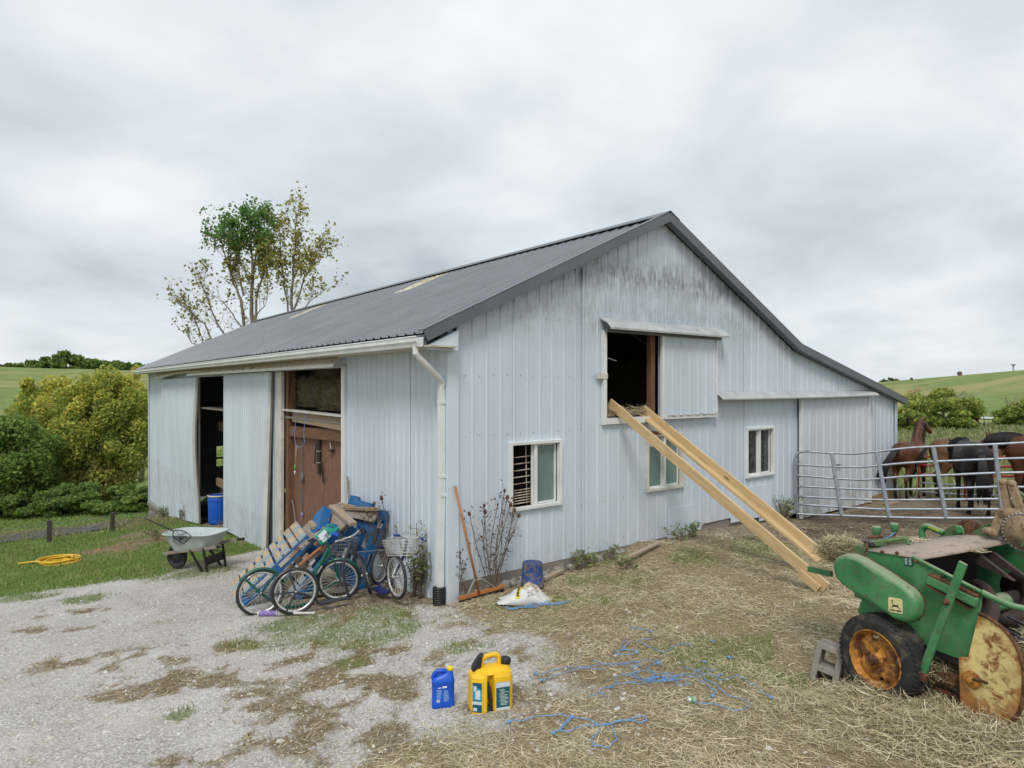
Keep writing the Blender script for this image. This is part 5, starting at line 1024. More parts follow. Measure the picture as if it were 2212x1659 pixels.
# navy scooter
rw = at(821, 1222, 9.15); fwc = at(856, 1246, 8.35)
ax = (fwc-rw); ax.z = 0; ax = ax.cross(Vector((0, 0, 1))).normalized(); ax = ax if ax.dot(RT) < 0 else -ax
o = thing('kick_scooter', fwc-Vector((0, 0, .29)), 'navy blue kick scooter with white wire basket beside the downspout', 'scooter', 'kick scooters by the pallets')
wheel(o, rw, RT*-1+FW*.34, .26); wheel(o, fwc, RT*-.86-FW*.62, .285)
fr = lambda x, y, d: at(*ZB(x, y), d)
mb = MB(); strand(mb, [fr(1170, 1430, 9.0), fr(1200, 1540, 8.85), fr(1260, 1590, 8.7), fr(1330, 1560, 8.6), fr(1390, 1350, 8.55), fr(1560, 1000, 8.5), fr(1590, 880, 8.48)], .019, 8); mb.build('frame', 'paint_navy', o)
a, b = fr(1110, 1500, 9.0), fr(1270, 1590, 8.68); mb = MB(); mb.bar(a, b, .13, .03); mb.build('deck', 'paint_navy', o, bevel=.004)
mb = MB(); fender(mb, rw, RT*-1+FW*.34, .272, radians(-60), radians(100), .035); mb.build('fender', 'paint_navy', o)
mb = MB(); mb.tube([fr(1610, 720, 8.47), fr(1570, 1000, 8.46)], .02, 10); mb.build('head_tube', 'paint_navy', o)
mb = MB()
for s in (-.055, .055): strand(mb, [fr(1560, 980, 8.46)+(RT*.86+FW*.62)*s*.6, fr(1540, 1080, 8.44)+(RT*.86+FW*.62)*s, fwc+(RT*.86+FW*.62)*s], .011, 8)
mb.build('fork', 'steel_rim', o)
mb = MB(); strand(mb, [fr(1415, 650, 8.30), fr(1490, 655, 8.36), fr(1560, 690, 8.44), fr(1640, 710, 8.47), fr(1720, 710, 8.50), fr(1800, 690, 8.54), fr(1915, 725, 8.56)], .012, 8); hbr = mb.build('handlebar', 'steel_rim', o)
for a, b in (((1410, 650, 8.29), (1490, 656, 8.36)), ((1810, 692, 8.54), (1918, 728, 8.57))): mb = MB(); mb.tube([fr(*a), fr(*b)], .018, 8); mb.build('grip', 'grip_blue', hbr)
basket(o, fr(1600, 925, 8.42), RT, FW*-.8-RT*.25, .37, .24, .20, 'wire_white', 12, 5)
# blue pallets
pm('pallet_blue', (.012, .12, .33), .6, var=.3, scale=9, dirt=(.16, .15, .14), damt=.15, dscale=14)
def deckmat():
    m, nt, N, L, b = nodes('pallet_deck'); uv = ncoord(nt, 'UV'); n = nnoise(nt, nmap(nt, uv, (1.5, 24, 1)), 1., 5, .6, .8); c = nmix(nt, nramp(nt, n, (.3, 0.), (.7, 1.)), (.30, .215, .14), (.50, .39, .265))
    sx = N.new('ShaderNodeSeparateXYZ'); L.new(uv, sx.inputs[0]); w = nmath(nt, 'SINE', nmath(nt, 'MULTIPLY', sx.outputs[0], 12.6)); pn = nnoise(nt, nmap(nt, uv, (6, 10, 1)), 1., 5, .7)
    f = nramp(nt, nmath(nt, 'MULTIPLY_ADD', nmath(nt, 'SUBTRACT', pn, .5), 1.6, w), (.15, 0.), (.35, .85)); c = nmix(nt, f, c, nmix(nt, pn, (.16, .24, .29), (.26, .35, .40)))
    L.new(c, b.inputs['Base Color']); b.inputs['Roughness'].default_value = .8; nbump(nt, b, n, .3, .003)
deckmat(); wood('wood_pallet', (.20, .155, .115), (.36, .295, .23), weather=(.27, .25, .23), wamt=.3)
def pallet(label, N0, N1, Wd, seed, deck='pallet_deck', nb=9, skip=(), wid=1.0, blk='pallet_blue'):
    N0 = Vector(N0); N1 = Vector(N1); Ld = N1-N0; ln = Ld.length; Ld.normalize(); Wd = Vector(Wd); Wd = (Wd-Ld*Wd.dot(Ld)).normalized(); n = Ld.cross(Wd).normalized(); n = n if n.dot(CAM-N0) > 0 else -n
    o = thing('pallet', N0, label, 'pallet', 'blue pallets heaped by the doorway'); Pp = lambda l, w, h: N0+Ld*l+Wd*w+n*h; bw = (ln-.0)/nb*.74; R = random.Random(seed)
    for k in range(nb):
        if k in skip: continue
        l = ln*(k+.5)/nb; mb = MB(); ww = bw*(1.3 if k in (0, nb-1) else 1)
        mb.bar(Pp(l, .0, .0+R.uniform(0, .004)), Pp(l, wid, R.uniform(0, .004)), ww, .02, n, uvo=(R.uniform(0, .1), R.random()*7)); mb.build('deck_board', deck, o, bevel=.002)
    for w in (.05, wid/2, wid-.05):
        mb = MB(); mb.bar(Pp(0, w, -.022), Pp(ln, w, -.022), .10, .02, n); mb.build('stringer_board', blk, o)
        for l in (.07, ln/2, ln-.07): mb = MB(); mb.bar(Pp(l-.07, w, -.075), Pp(l+.07, w, -.075), .10, .085, n); mb.build('block', blk, o, bevel=.003)
        mb = MB(); mb.bar(Pp(0, w, -.128), Pp(ln, w, -.128), .10, .02, n); mb.build('bottom_board', blk, o)
    return o, Pp
pl, Pp = pallet('tilted blue pallet with checkered pale deck, leftmost of the heap', (-2.04, 1.99, -.08), (-1.15, 1.80, .716), (.2, 1.05, -.02), 1)
fp = lambda x, y: Pp(1.08+x, -.003, -.075+y)   # stencil on the near end face
mb = MB(); e = .004
for x0, x1, y0, y1 in ((-.05, .07, .034, .034+e), (-.05, .07, -.034-e, -.034), (-.05-e, -.05, -.038, .038), (.07, .07+e, -.038, .038)): mb.add([fp(x0, y0), fp(x1, y0), fp(x1, y1), fp(x0, y1)], [(0, 1, 2, 3)])
for k in range(7): x = -.04+k*.015; mb.add([fp(x, .0), fp(x+.009, .0), fp(x+.009, .022), fp(x, .022)], [(0, 1, 2, 3)])
for k in range(4): x = -.03+k*.02; mb.add([fp(x, -.025), fp(x+.012, -.025), fp(x+.012, -.008), fp(x, -.008)], [(0, 1, 2, 3)])
mb.build('stencil_mark', 'ink_white', pl, fix=False)['kind'] = 'stuff'
pallet('blue pallet wedged in the middle of the heap behind the scooters', (-1.36, 1.78, -.08), (-.56, 1.68, .80), (.12, 1.0, 0), 2, 'pallet_deck', 8, (3, 4), .9)
pl3, Pq = pallet('weathered blue pallet standing steep against the wall, right of the heap', (-.52, 1.62, -.10), (-.17, 1.54, .98), (.0, 1.1, -.05), 3, 'pallet_blue', 6, (1, 3), 1.1)
lettering('Pall', lambda x, y: Pq(.95-y, -.003, -.10+x*.6), 'brand_stamp', 'ink_white', pl3, .09, .004)
pm('tote_blue', (.02, .10, .38), .45, var=.2, scale=12); pm('jug_teal', (.01, .26, .18), .4, var=.2, scale=12)
# loose timbers on the heap
def zp(x, y, d): return at(*Z3(x, y), d)
plank('loose_board', 'yellowish two-by-four leaning on top of the pallet heap', zp(1050, 262, 9.55), zp(1250, 430, 9.0), .10, .05, 'old_pine', (0, 0, 1), 'boards on the pallet heap')
plank('loose_board', 'grey board under the yellowish two-by-four on the heap', zp(1030, 310, 9.5), zp(1170, 450, 9.1), .30, .03, 'wood_pallet', (-.6, -.3, .6), 'boards on the pallet heap')
plank('loose_board', 'reddish-brown board lying along the top edge of the right pallet', zp(1150, 280, 10.2), zp(1475, 290, 9.3), .09, .045, 'wood_tan', (0, 0, 1), 'boards on the pallet heap')
plank('loose_board', 'pale round pole end sticking out above the heap', zp(1120, 238, 10.3), zp(1260, 272, 9.9), .04, .04, 'old_pine', (0, 0, 1), 'boards on the pallet heap')
plank('loose_board', 'grey fence board lying below the reddish board on the right pallet', zp(1170, 312, 10.1), zp(1460, 365, 9.3), .15, .025, 'wood_pallet', (-.8, -.2, .5), 'boards on the pallet heap')
plank('loose_board', 'weathered grey board between the left and middle pallets', zp(780, 470, 9.5), zp(900, 545, 8.95), .34, .025, 'wood_pallet', (-.6, -.2, .7), 'boards on the pallet heap')
plank('loose_board', 'short bright offcut lying on the grey board', zp(850, 412, 9.3), zp(900, 462, 9.1), .07, .05, 'old_pine', (0, 0, 1), 'boards on the pallet heap')
plank('loose_board', 'long orange-brown stick slanting under the left pallet', zp(965, 630, 8.85), zp(748, 806, 8.75), .035, .03, 'handle_wood', (0, 0, 1), 'boards on the pallet heap')
plank('loose_board', 'grey pole slanting beneath the orange-brown stick', zp(960, 680, 8.9), zp(838, 772, 8.8), .03, .03, 'wood_grey', (0, 0, 1), 'boards on the pallet heap')
plank('loose_board', 'dark plank on the ground behind the scooter wheels', ground(660, 1300)+Vector((0, .25, .04)), ground(790, 1290)+Vector((0, .3, .05)), .14, .04, 'wood_grey', (0, 0, 1), 'boards on the pallet heap')
p = zp(960, 480, 9.0); o = thing('blue_tote', p-Vector((0, 0, .12)), 'blue-grey wooden box end standing among the pallets', 'box'); mb = MB(); mb.bar(zp(900, 470, 9.3), zp(990, 380, 9.2), .42, .14, (-.5, -.3, .7)); mb.build('box_body', 'pallet_blue', o, bevel=.004); mb = MB(); mb.bar(zp(1015, 560, 8.95), zp(1085, 480, 8.9), .22, .10, (-.5, -.3, .7)); mb.build('box_side', 'tote_blue', o, bevel=.004)
jm = Matrix.Translation(zp(1000, 520, 8.85)) @ FW.to_track_quat('Y', 'Z').to_matrix().to_4x4() @ Euler((radians(-20), radians(48), 0)).to_matrix().to_4x4()
o = thing('oil_jug', zp(1000, 520, 8.85), 'teal green oil jug lying on the pallet heap', 'jug', M=jm)
mb = MB(); loft(mb, [ringz(.15, .085, -.14, .02), ringz(.16, .095, -.13, .022), ringz(.16, .095, .04, .022), ringz(.13, .09, .08, .02, .01), ringz(.05, .05, .12, .02, .045), ringz(.045, .045, .15, .02, .045)]); mb.build('jug_body', 'jug_teal', o, world=False)
mb = MB(); strand(mb, [(-.06, 0, .05), (-.075, 0, .09), (-.05, 0, .125), (0, 0, .13), (.03, 0, .115)], .015, 8); mb.build('jug_handle', 'jug_teal', o, world=False); mb = MB(); mb.lathe([(.024, .14), (.026, .145), (.026, .17), (.022, .175)], 16, (.045, 0, 0)); mb.build('cap', 'jug_teal', o, world=False)
quad('jug_label', 'label_pale', [(-.06, -.049, -.10), (.06, -.049, -.10), (.06, -.049, .02), (-.06, -.049, .02)], o)
# shovel handle leaning by the jamb
a, b = on_x(757, 1115, -.12), on_x(750, 1030, -.05); mb = MB(); mb.tube([a+(a-b)*.6, b], .018, 8); o = mb.build('shovel_handle', 'wood_grey'); tag(o, 'grey wooden tool handle leaning on the white door jamb', 'handle')
# baseball bat
a, b = ground(557, 1331), ground(680, 1330); ax_ = (b-a).normalized(); pm('bat_white', (.60, .58, .56), .4, var=.2, scale=12, dirt=(.4, .37, .34), damt=.05, dscale=20); pm('bat_purple', (.20, .14, .36), .4)
g = a.lerp(b, .5)+Vector((0, 0, .033)); o = thing('baseball_bat', g, 'white and purple baseball bat lying below the scooters', 'bat'); Lb = (b-a).length
mb = MB(); mb.lathe([(.006, -.5*Lb), (.030, -.49*Lb), (.033, -.45*Lb), (.033, -.15*Lb), (.027, .0), (.017, .2*Lb), (.0135, .36*Lb), (.0135, .47*Lb), (.023, .485*Lb), (.023, .5*Lb)], 18, g, ax_); mb.build('bat_body', 'bat_white', o)
mb = MB(); mb.lathe([(.0335, -.46*Lb), (.0337, -.40*Lb), (.0337, -.20*Lb), (.0325, -.13*Lb)], 18, g, ax_, cap=False); pu = mb.build('barrel_print', 'bat_purple', o)
mb = MB()
for sgn in (1, -1): mb.tube([g+ax_*Lb*(-.45+.30*k/16)+(Vector((0, 0, 1))*cos(sgn*k*.8)+ax_.cross(Vector((0, 0, 1)))*sin(sgn*k*.8))*.0342 for k in range(17)], .0022, 4)
mb.build('print_lines', 'ink_white', pu)['kind'] = 'stuff'
# ---- wheelbarrow with a landing net
pm('tray_grey', (.44, .50, .50), .4, var=.15, scale=6, dirt=(.30, .33, .32), damt=-.05, dscale=12); pm('net_black', (.012, .014, .016), .7)
wl = ground(385, 1229); J = Matrix.Translation(wl) @ Matrix.Rotation(radians(-52), 4, 'Z') @ Matrix.Diagonal((1, 1, 1.13, 1))
o = thing('wheelbarrow', wl, 'grey plastic wheelbarrow with wooden handles on the drive edge', 'wheelbarrow', M=J)
def trayring(l0, l1, w, z, r): return [Vector((x+(l0+l1)/2, y, z+.03*(x/(l1-l0)))) for x, y in rrect(l1-l0, w, r, 6)]
mb = MB(); ws = [trayring(.02, .70, .36, .33, .10), trayring(-.06, .80, .48, .46, .14), trayring(-.14, .88, .60, .60, .18), trayring(-.16, .90, .64, .615, .20), trayring(-.17, .91, .66, .60, .21), trayring(-.16, .90, .645, .598, .20), trayring(-.125, .865, .575, .598, .17), trayring(-.05, .785, .46, .46, .13), trayring(.03, .69, .34, .345, .09)]
mb.sheet(ws, close=True); n = len(ws[0]); mb.add(ws[0], [tuple(range(n-1, -1, -1))]); mb.add(ws[-1], [tuple(range(n))]); mb.build('tray', 'tray_grey', o, world=False)
for s in (-1, 1):
    mb = MB(); mb.bar((-.22, s*.10, .25), (1.02, s*.27, .46), .035, .045); h = mb.build('handle_rail', 'wood_pallet', o, world=False, bevel=.003)
    mb = MB(); mb.tube([(1.0, s*.268, .457), (1.14, s*.287, .48)], .02, 10); mb.build('grip', 'black_plastic', h, world=False)
    mb = MB(); mb.bar((.72, s*.24, .42), (.80, s*.235, 0), .03, .03, (1, 0, 0)); mb.build('leg', 'black_plastic', o, world=False); mb = MB(); mb.bar((.42, s*.20, .36), (.72, s*.235, .02), .03, .03, (0, 1, 0)); mb.build('leg', 'black_plastic', o, world=False)
mb = MB(); mb.bar((.755, -.24, .21), (.755, .24, .21), .012, .13); mb.build('cross_brace', 'black_plastic', o, world=False)
mb = MB(); mb.tube([(.20*cos(2*pi*k/24), 0, .20+.20*sin(2*pi*k/24)) if False else (.15*cos(2*pi*k/24)-.02, 0, .20+.15*sin(2*pi*k/24)) for k in range(24)], .05, 10, closed=True); w = mb.build('wheel', 'rubber', o, world=False)
mb = MB(); mb.lathe([(.02, -.06), (.10, -.03), (.105, 0), (.10, .03), (.02, .06)], 20, (-.02, 0, .20), (0, 1, 0)); mb.build('rim', 'paint_charcoal', w, world=False)
# landing net
o = thing('landing_net', at(400, 1160, 11.1), 'black landing net hung over the wheelbarrow rim', 'net'); hA, hB = at(312, 1119, 12.3), at(374, 1147, 11.05); mb = MB(); mb.tube([hA, hB], .011, 8); hh = mb.build('handle', 'net_black', o)
zn = lambda x, y, d=10.93: at(331.8+x*.12, 1069.2+y*.12, d)
hoop = [zn(370, 650), zn(350, 730, 10.9), zn(420, 800, 10.86), zn(530, 870, 10.84), zn(600, 820, 10.86), zn(675, 755, 10.9), zn(610, 690, 10.95), zn(520, 645, 11.0), zn(430, 635, 11.0)]
mb = MB(); strand(mb, hoop, .008, 6, 4, closed=True); mb.build('hoop', 'net_black', o)
bag = [zn(350, 740, 10.88), zn(350, 830, 10.85), zn(400, 890, 10.83), zn(480, 912, 10.82), zn(560, 880, 10.84), zn(620, 820, 10.86), zn(675, 760, 10.9)]; mb = MB(); cen = zn(500, 760, 10.9)
for k in range(len(bag)):
    for t in (0, .25, .5, .75): 
        q = bag[k].lerp(bag[min(k+1, len(bag)-1)], t); mb.tube([cen.lerp(q, .1), cen.lerp(q, .6)-FW*.03, q], .0022, 3, caps=False)
for t in (.3, .45, .6, .75, .88, 1.): strand(mb, [cen.lerp(q, t)-FW*.03*sin(t*3) for q in bag], .0022, 3, 3)
for k in range(26): a0, a1 = random.random(), random.random(); mb.tube([zn(370+a0*260, 650+random.random()*120), zn(370+a1*260, 660+random.random()*200, 10.86)], .0022, 3, caps=False)
mb.build('mesh_bag', 'net_black', o, fix=False)['kind'] = 'stuff'
# blue drum and concrete step inside the left opening
pm('drum_blue', (.012, .10, .50), .38, var=.15, scale=6); pm('drum_rim', (.60, .57, .50), .5, var=.2, scale=10)
c = on_x(473, 1146, .36); c.z = -1.12; o = thing('plastic_drum', c, 'tall blue plastic drum with white clamp ring in the left opening', 'drum')
mb = MB(); mb.lathe([(.24, 0), (.265, .02), (.275, .1), (.282, .42), (.29, .60), (.285, .62), (.30, .66), (.30, .72), (.285, .75), (.285, .80)], 32, c); mb.build('drum_body', 'drum_blue', o)
mb = MB(); mb.lathe([(.285, .78), (.302, .785), (.302, .82), (.285, .825)], 32, c, cap=False); mb.build('clamp_ring', 'drum_rim', o); mb = MB(); mb.lathe([(.283, .80), (.26, .805), (.25, .795), (.01, .80)], 32, c, cap=False); mb.build('lid', 'drum_blue', o)
c = on_x(446, 1140, .45); mb = MB(); mb.prism([c+Vector((-.2, -.4, -.3)), c+Vector((-.2, .45, -.3)), c+Vector((-.2, .45, .28)), c+Vector((-.2, -.3, .36))], (.5, 0, 0)); o = mb.build('feed_bin', 'concrete', None, bevel=.02); tag(o, 'grey bin standing left of the blue drum in the opening', 'bin')
# coiled yellow hose
pm('hose_yellow', (.72, .44, .03), .45, var=.15, scale=8); c = gs(128, 1217); o = thing('garden_hose', c, 'coiled yellow garden hose lying in the grass', 'hose'); mb = MB(); pts = []
for k in range(150): a = k*.30; r = .29+.06*sin(a*.37)+.04*sin(a*1.3); q = c+RT*(r*cos(a)*1.05+.02*sin(k))+FW*(r*sin(a)*.95); q.z = c.z+.03+.10*(.5+.5*sin(a*.21+1))*(k/150); pts.append(q)
pts += [c+RT*-.55+Vector((0, 0, .03)), c+RT*-.75+FW*-.1+Vector((0, 0, .02))]
mb.tube(pts, .017, 6); mb.build('hose_coils', 'hose_yellow', o)
# low fence down the slope
wood('post_wood', (.05, .042, .036), (.11, .1, .085))
fence_tops = []
for i, (px, py, tp, lb) in enumerate([(107, 1172, 1124, 'dark wooden fence post, left of the two by the lane'), (243, 1148, 1107, 'dark wooden fence post nearest the barn corner'), (-60, 1200, 1146, 'dark fence post just outside the left edge')]):
    b = ground(px, py); d = (b-CAM).dot(FW); t = at(px, tp, d); mb = MB(); mb.bar(b-Vector((0, 0, .3)), t, .11, .11, (1, 0, 0)); o = mb.build('fence_post', 'post_wood', None, bevel=.01); tag(o, lb, 'post', 'fence posts along the lane'); fence_tops.append((px, t, d))
tl = {p: t for p, t, d in fence_tops}; endp = on_x(322, 1104, -.05)
for k, (dz, lb) in enumerate(((-.08, 'upper fence wire strung between the dark posts'), (-.22, 'lower sagging fence wire between the dark posts'))):
    mb = MB(); strand(mb, [tl[-60]+Vector((0, 0, dz)), tl[107]+Vector((0, 0, dz)), tl[107].lerp(tl[243], .5)+Vector((0, 0, dz-.04-.05*k)), tl[243]+Vector((0, 0, dz)), endp+Vector((0, 0, dz*.5))], .007, 4, 6); o = mb.build('fence_wire', 'wire_grey'); tag(o, lb, 'wire', 'fence wires')
# ================================================================ hay baler
BO = Vector((.61, -4.91, .42)); BU = Vector((cos(radians(256)), sin(radians(256)), 0)); BN = Vector((BU.y, -BU.x, 0)); BN = BN if BN.dot(CAM-BO) > 0 else -BN; BI = -BN
Z6 = lambda x, y: (1622.2+x*.3556, 1069.2+y*.3556); Z2 = lambda x, y: (1990.9+x*.13334, 1032.3+y*.13334)
def bp(x, y, v, Z=Z6): return on_plane(*Z(x, y), BO+BI*v, BN)
def BP_(u, v, z): return Vector((BO.x, BO.y, 0))+BU*u+BI*v+Vector((0, 0, z))
GRD = dict(dirt=(.16, .095, .06), damt=.10, dscale=22)
pm('deere_green', (.05, .235, .085), .5, var=.35, scale=4, bump=.1, bscale=40, **GRD); pm('dusty_green', (.11, .19, .075), .7, var=.25, scale=5, dirt=(.20, .16, .11), damt=.25, dscale=9)
pm('rust', (.17, .075, .035), .85, var=.5, scale=14, dirt=(.07, .035, .02), damt=.4, dscale=18, bump=.5, bscale=70); pm('dust_tan', (.36, .29, .24), .85, var=.2, scale=3, dirt=(.27, .22, .19), damt=.2, dscale=6); pm('dusty_tan_steel', (.33, .24, .145), .85, var=.25, scale=12, dirt=(.2, .13, .08), damt=.2, dscale=25, bump=.4)
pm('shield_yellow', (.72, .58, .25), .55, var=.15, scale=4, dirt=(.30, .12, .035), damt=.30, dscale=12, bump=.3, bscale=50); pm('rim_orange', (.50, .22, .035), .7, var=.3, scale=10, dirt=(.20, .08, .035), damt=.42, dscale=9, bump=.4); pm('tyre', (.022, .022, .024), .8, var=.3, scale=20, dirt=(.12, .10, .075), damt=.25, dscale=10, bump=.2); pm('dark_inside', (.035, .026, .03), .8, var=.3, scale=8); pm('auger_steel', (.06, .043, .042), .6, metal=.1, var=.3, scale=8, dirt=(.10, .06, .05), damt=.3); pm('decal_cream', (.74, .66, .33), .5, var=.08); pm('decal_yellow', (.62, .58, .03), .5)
def shield_mat():
    m = MATS['shield_yellow']; nt = m.node_tree; b = nt.nodes['Principled BSDF']; base = b.inputs['Base Color'].links[0].from_socket; p = ngeo(nt)
    q = nt.nodes.new('ShaderNodeVectorMath'); q.operation = 'SUBTRACT'; nt.links.new(p, q.inputs[0]); c = BO+BI*.15+BU*.66; q.inputs[1].default_value = (c.x, c.y, .95)
    sx = nt.nodes.new('ShaderNodeVectorMath'); sx.operation = 'MULTIPLY'; nt.links.new(q.outputs[0], sx.inputs[0]); sx.inputs[1].default_value = (4.6, 4.6, 2.9)
    ln = nt.nodes.new('ShaderNodeVectorMath'); ln.operation = 'LENGTH'; nt.links.new(sx.outputs[0], ln.inputs[0]); n = nnoise(nt, p, 9, 8, .72, .4); n2 = nnoise(nt, p, 30, 4, .6)
    f = nramp(nt, nmath(nt, 'MULTIPLY_ADD', nmath(nt, 'SUBTRACT', n, .5), 1.3, ln.outputs[1]), (.58, 0.), (.92, 1.))
    nt.links.new(nmix(nt, f, base, nmix(nt, n2, (.17, .065, .025), (.52, .24, .06))), b.inputs['Base Color'])
shield_mat()
def dusty(name):     # dust and chaff settled on upward faces of the old paint, fine chips of rust
    nt = MATS[name].node_tree; b = nt.nodes['Principled BSDF']; base = b.inputs['Base Color'].links[0].from_socket; p = ngeo(nt); sx = nt.nodes.new('ShaderNodeSeparateXYZ'); nt.links.new(ngeo(nt, 'Normal'), sx.inputs[0])
    n = nnoise(nt, p, 12, 6, .7); f = nramp(nt, nmath(nt, 'MULTIPLY_ADD', nmath(nt, 'SUBTRACT', n, .5), .9, sx.outputs[2]), (.15, 0.), (.85, .75)); c = nmix(nt, f, base, (.30, .29, .20))
    c = nmix(nt, nramp(nt, nnoise(nt, p, 75, 5, .7), (.66, 0.), (.71, .9)), c, (.12, .06, .035)); c = nmix(nt, nramp(nt, nnoise(nt, p, 3.5, 6, .65), (.42, 0.), (.72, .5)), c, (.17, .33, .17)); nt.links.new(c, b.inputs['Base Color'])
dusty('deere_green')
bal = thing('hay_baler', BP_(0, .3, .42), 'old green hay baler with rusty yellow pickup shield and auger, cut by the right edge', 'baler')
def bpart(mb, name, mat, bevel=0., par=None, kind=None):
    o = mb.build(name, mat, par or bal, bevel=bevel)
    if kind: o['kind'] = kind
    return o
# feeder housing side panel and housing
PAN = [(710, 335), (985, 375), (1400, 590), (1385, 700), (1320, 980), (1250, 990), (1130, 945), (900, 830), (760, 720), (675, 720), (675, 640), (700, 520)]
mb = MB(); mb.prism([bp(x, y, .20) for x, y in PAN], BI*.02); bpart(mb, 'side_panel', 'deere_green', .004)
mb = MB(); mb.tube([bp(985, 377, .195), bp(1200, 487, .195), bp(1400, 590, .195)], .014, 8); bpart(mb, 'panel_edge', 'deere_green')
mb = MB(); strand(mb, [bp(1400, 590, .20), bp(1480, 630, .24), bp(1560, 665, .30), bp(1660, 690, .38), bp(1800, 715, .5)], .021, 8, 5); bpart(mb, 'guard_rail', 'deere_green')
zt = bp(710, 335, .2).z; ft, bk = bp(985, 375, .2), bp(710, 335, .2); uf, ub = (ft-BO).dot(BU), (bk-BO).dot(BU); z1, z2 = ft.z, bk.z
rows = [[BP_(ub+.0+.06*t, .19+t*1.26, z2+.03*t+.02*sin(pi*t)), BP_((ub+uf)/2+.03*t, .19+t*1.26, (z1+z2)/2+.025*sin(pi*t)+.03*t), BP_(uf+.02+.10*t*(1-t), .19+t*1.26, z1+.03*t+.01*sin(pi*t)), BP_(uf+.04+.10*t*(1-t), .19+t*1.26, z1-.015+.03*t)] for t in [k/12 for k in range(13)]]
mb = MB(); mb.sheet(rows); h = bpart(mb, 'hood_sheet', 'dust_tan'); h.modifiers.new('s', 'SOLIDIFY').thickness = .006
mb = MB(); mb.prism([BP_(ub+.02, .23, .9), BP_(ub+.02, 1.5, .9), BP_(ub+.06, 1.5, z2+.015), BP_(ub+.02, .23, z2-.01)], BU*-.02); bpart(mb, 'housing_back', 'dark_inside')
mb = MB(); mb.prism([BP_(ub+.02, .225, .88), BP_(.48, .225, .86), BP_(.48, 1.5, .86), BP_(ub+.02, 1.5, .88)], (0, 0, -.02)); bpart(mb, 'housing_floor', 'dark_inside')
mb = MB(); mb.prism([BP_(ub, 1.48, .86), BP_(.5, 1.48, .86), BP_(.5, 1.48, 1.25), BP_(uf+.02, 1.48, z1+.03), BP_(ub+.05, 1.48, z2+.02)], BI*.02); bpart(mb, 'side_panel', 'deere_green')
# auger
ac = .26; az = 1.13; mb = MB(); mb.tube([BP_(ac, .24, az), BP_(ac, 1.47, az)], .062, 16); ag = bpart(mb, 'auger_tube', 'auger_steel'); mb = MB(); rows = []
for k in range(97): t = k/96; a = t*2.6*2*pi+1.2; v = .26+t*1.18; rows.append([BP_(ac+r*cos(a), v, az+r*sin(a)) for r in (.06, .19)])
mb.sheet(rows); fl = mb.build('auger_flighting', 'auger_steel', ag); fl.modifiers.new('s', 'SOLIDIFY').thickness = .004
mb = MB(); mb.lathe([(.0635, .60), (.0635, .78)], 16, BP_(ac, .24, az), BI, cap=False); mb.build('paint_ring', 'deere_green', ag)
for v in (.95, 1.12): mb = MB(); mb.prism([BP_(-.02, v, z1-.03), BP_(.12, v, z1-.06), BP_(.36, v, z1-.20), BP_(.10, v, z1-.14)], BI*.035); bpart(mb, 'feeder_finger', 'auger_steel')
# belt guard: deep rounded cover with the maker's decal
G = [(-.437, 1.318), (-.428, 1.372), (-.394, 1.415), (-.335, 1.447), (-.269, 1.455), (-.19, 1.445), (-.128, 1.428), (.0, 1.392), (.108, 1.355), (.2, 1.325), (.245, 1.30), (.275, 1.26), (.286, 1.21), (.272, 1.15), (.235, 1.10), (.182, 1.075), (.12, 1.072), (.083, 1.080), (-.02, 1.105), (-.128, 1.135), (-.21, 1.157), (-.283, 1.180), (-.36, 1.212), (-.417, 1.255)]
G = [(a*.90 if a > 0 else a, b) for a, b in G]
cen = Vector((sum(p[0] for p in G)/len(G), sum(p[1] for p in G)/len(G)))
def gr(k, v): return [BP_(cen.x+(a-cen.x)*1.0-(a-cen.x)/max(.001, abs(Vector((a, b))-cen if False else (Vector((a, b))-cen).length))*k, v, cen.y+(b-cen.y)-(b-cen.y)/max(.001, (Vector((a, b))-cen).length)*k) for a, b in G]
mb = MB(); loft(mb, [gr(0, .115), gr(0, .065), gr(.006, .042), gr(.022, .024), gr(.045, .020)]); bg = bpart(mb, 'belt_guard', 'deere_green')
mb = MB(); mb.tube(gr(-.001, .113), .005, 5, closed=True); mb.build('guard_rim', 'rust', bg)
for u, z in ((-.03, 1.385), (.17, 1.318), (-.16, 1.165), (.07, 1.10)): mb = MB(); mb.lathe([(.012, 0), (.012, .01), (.006, .014)], 8, BP_(u, .06, z), BN); mb.build('bolt', 'rust', bg)
DC = [bp(x, y, .0175) for x, y in ((833, 710), (926, 728), (922, 640), (830, 614))]; e0 = (DC[1]-DC[0]); e1 = (DC[3]-DC[0])
dec = lambda x, y, l=0.: DC[0]+e0*x+e1*y+BN*l
mb = MB(); rr = [(x*.94+.03+.0, y*.94+.03) for x, y in [(.5+a, .5+b) for a, b in rrect(1, 1, .14)]]; mb.add([dec(x, y) for x, y in rr], [tuple(range(len(rr)))]); dl = mb.build('maker_decal', 'decal_cream', bg, fix=False)
mb = MB(); deer = [(.30, .70), (.34, .66), (.33, .58), (.36, .52), (.46, .53), (.60, .52), (.66, .53), (.655, .60), (.675, .60), (.69, .50), (.70, .42), (.78, .38), (.90, .32), (.88, .30), (.76, .345), (.66, .39), (.58, .415), (.46, .415), (.36, .39), (.24, .33), (.17, .28), (.16, .30), (.24, .37), (.33, .44), (.33, .50), (.30, .58), (.285, .64), (.24, .655), (.245, .67), (.28, .69)]
mb.add([dec(x, y, .0015) for x, y in deer], [tuple(range(len(deer)))])
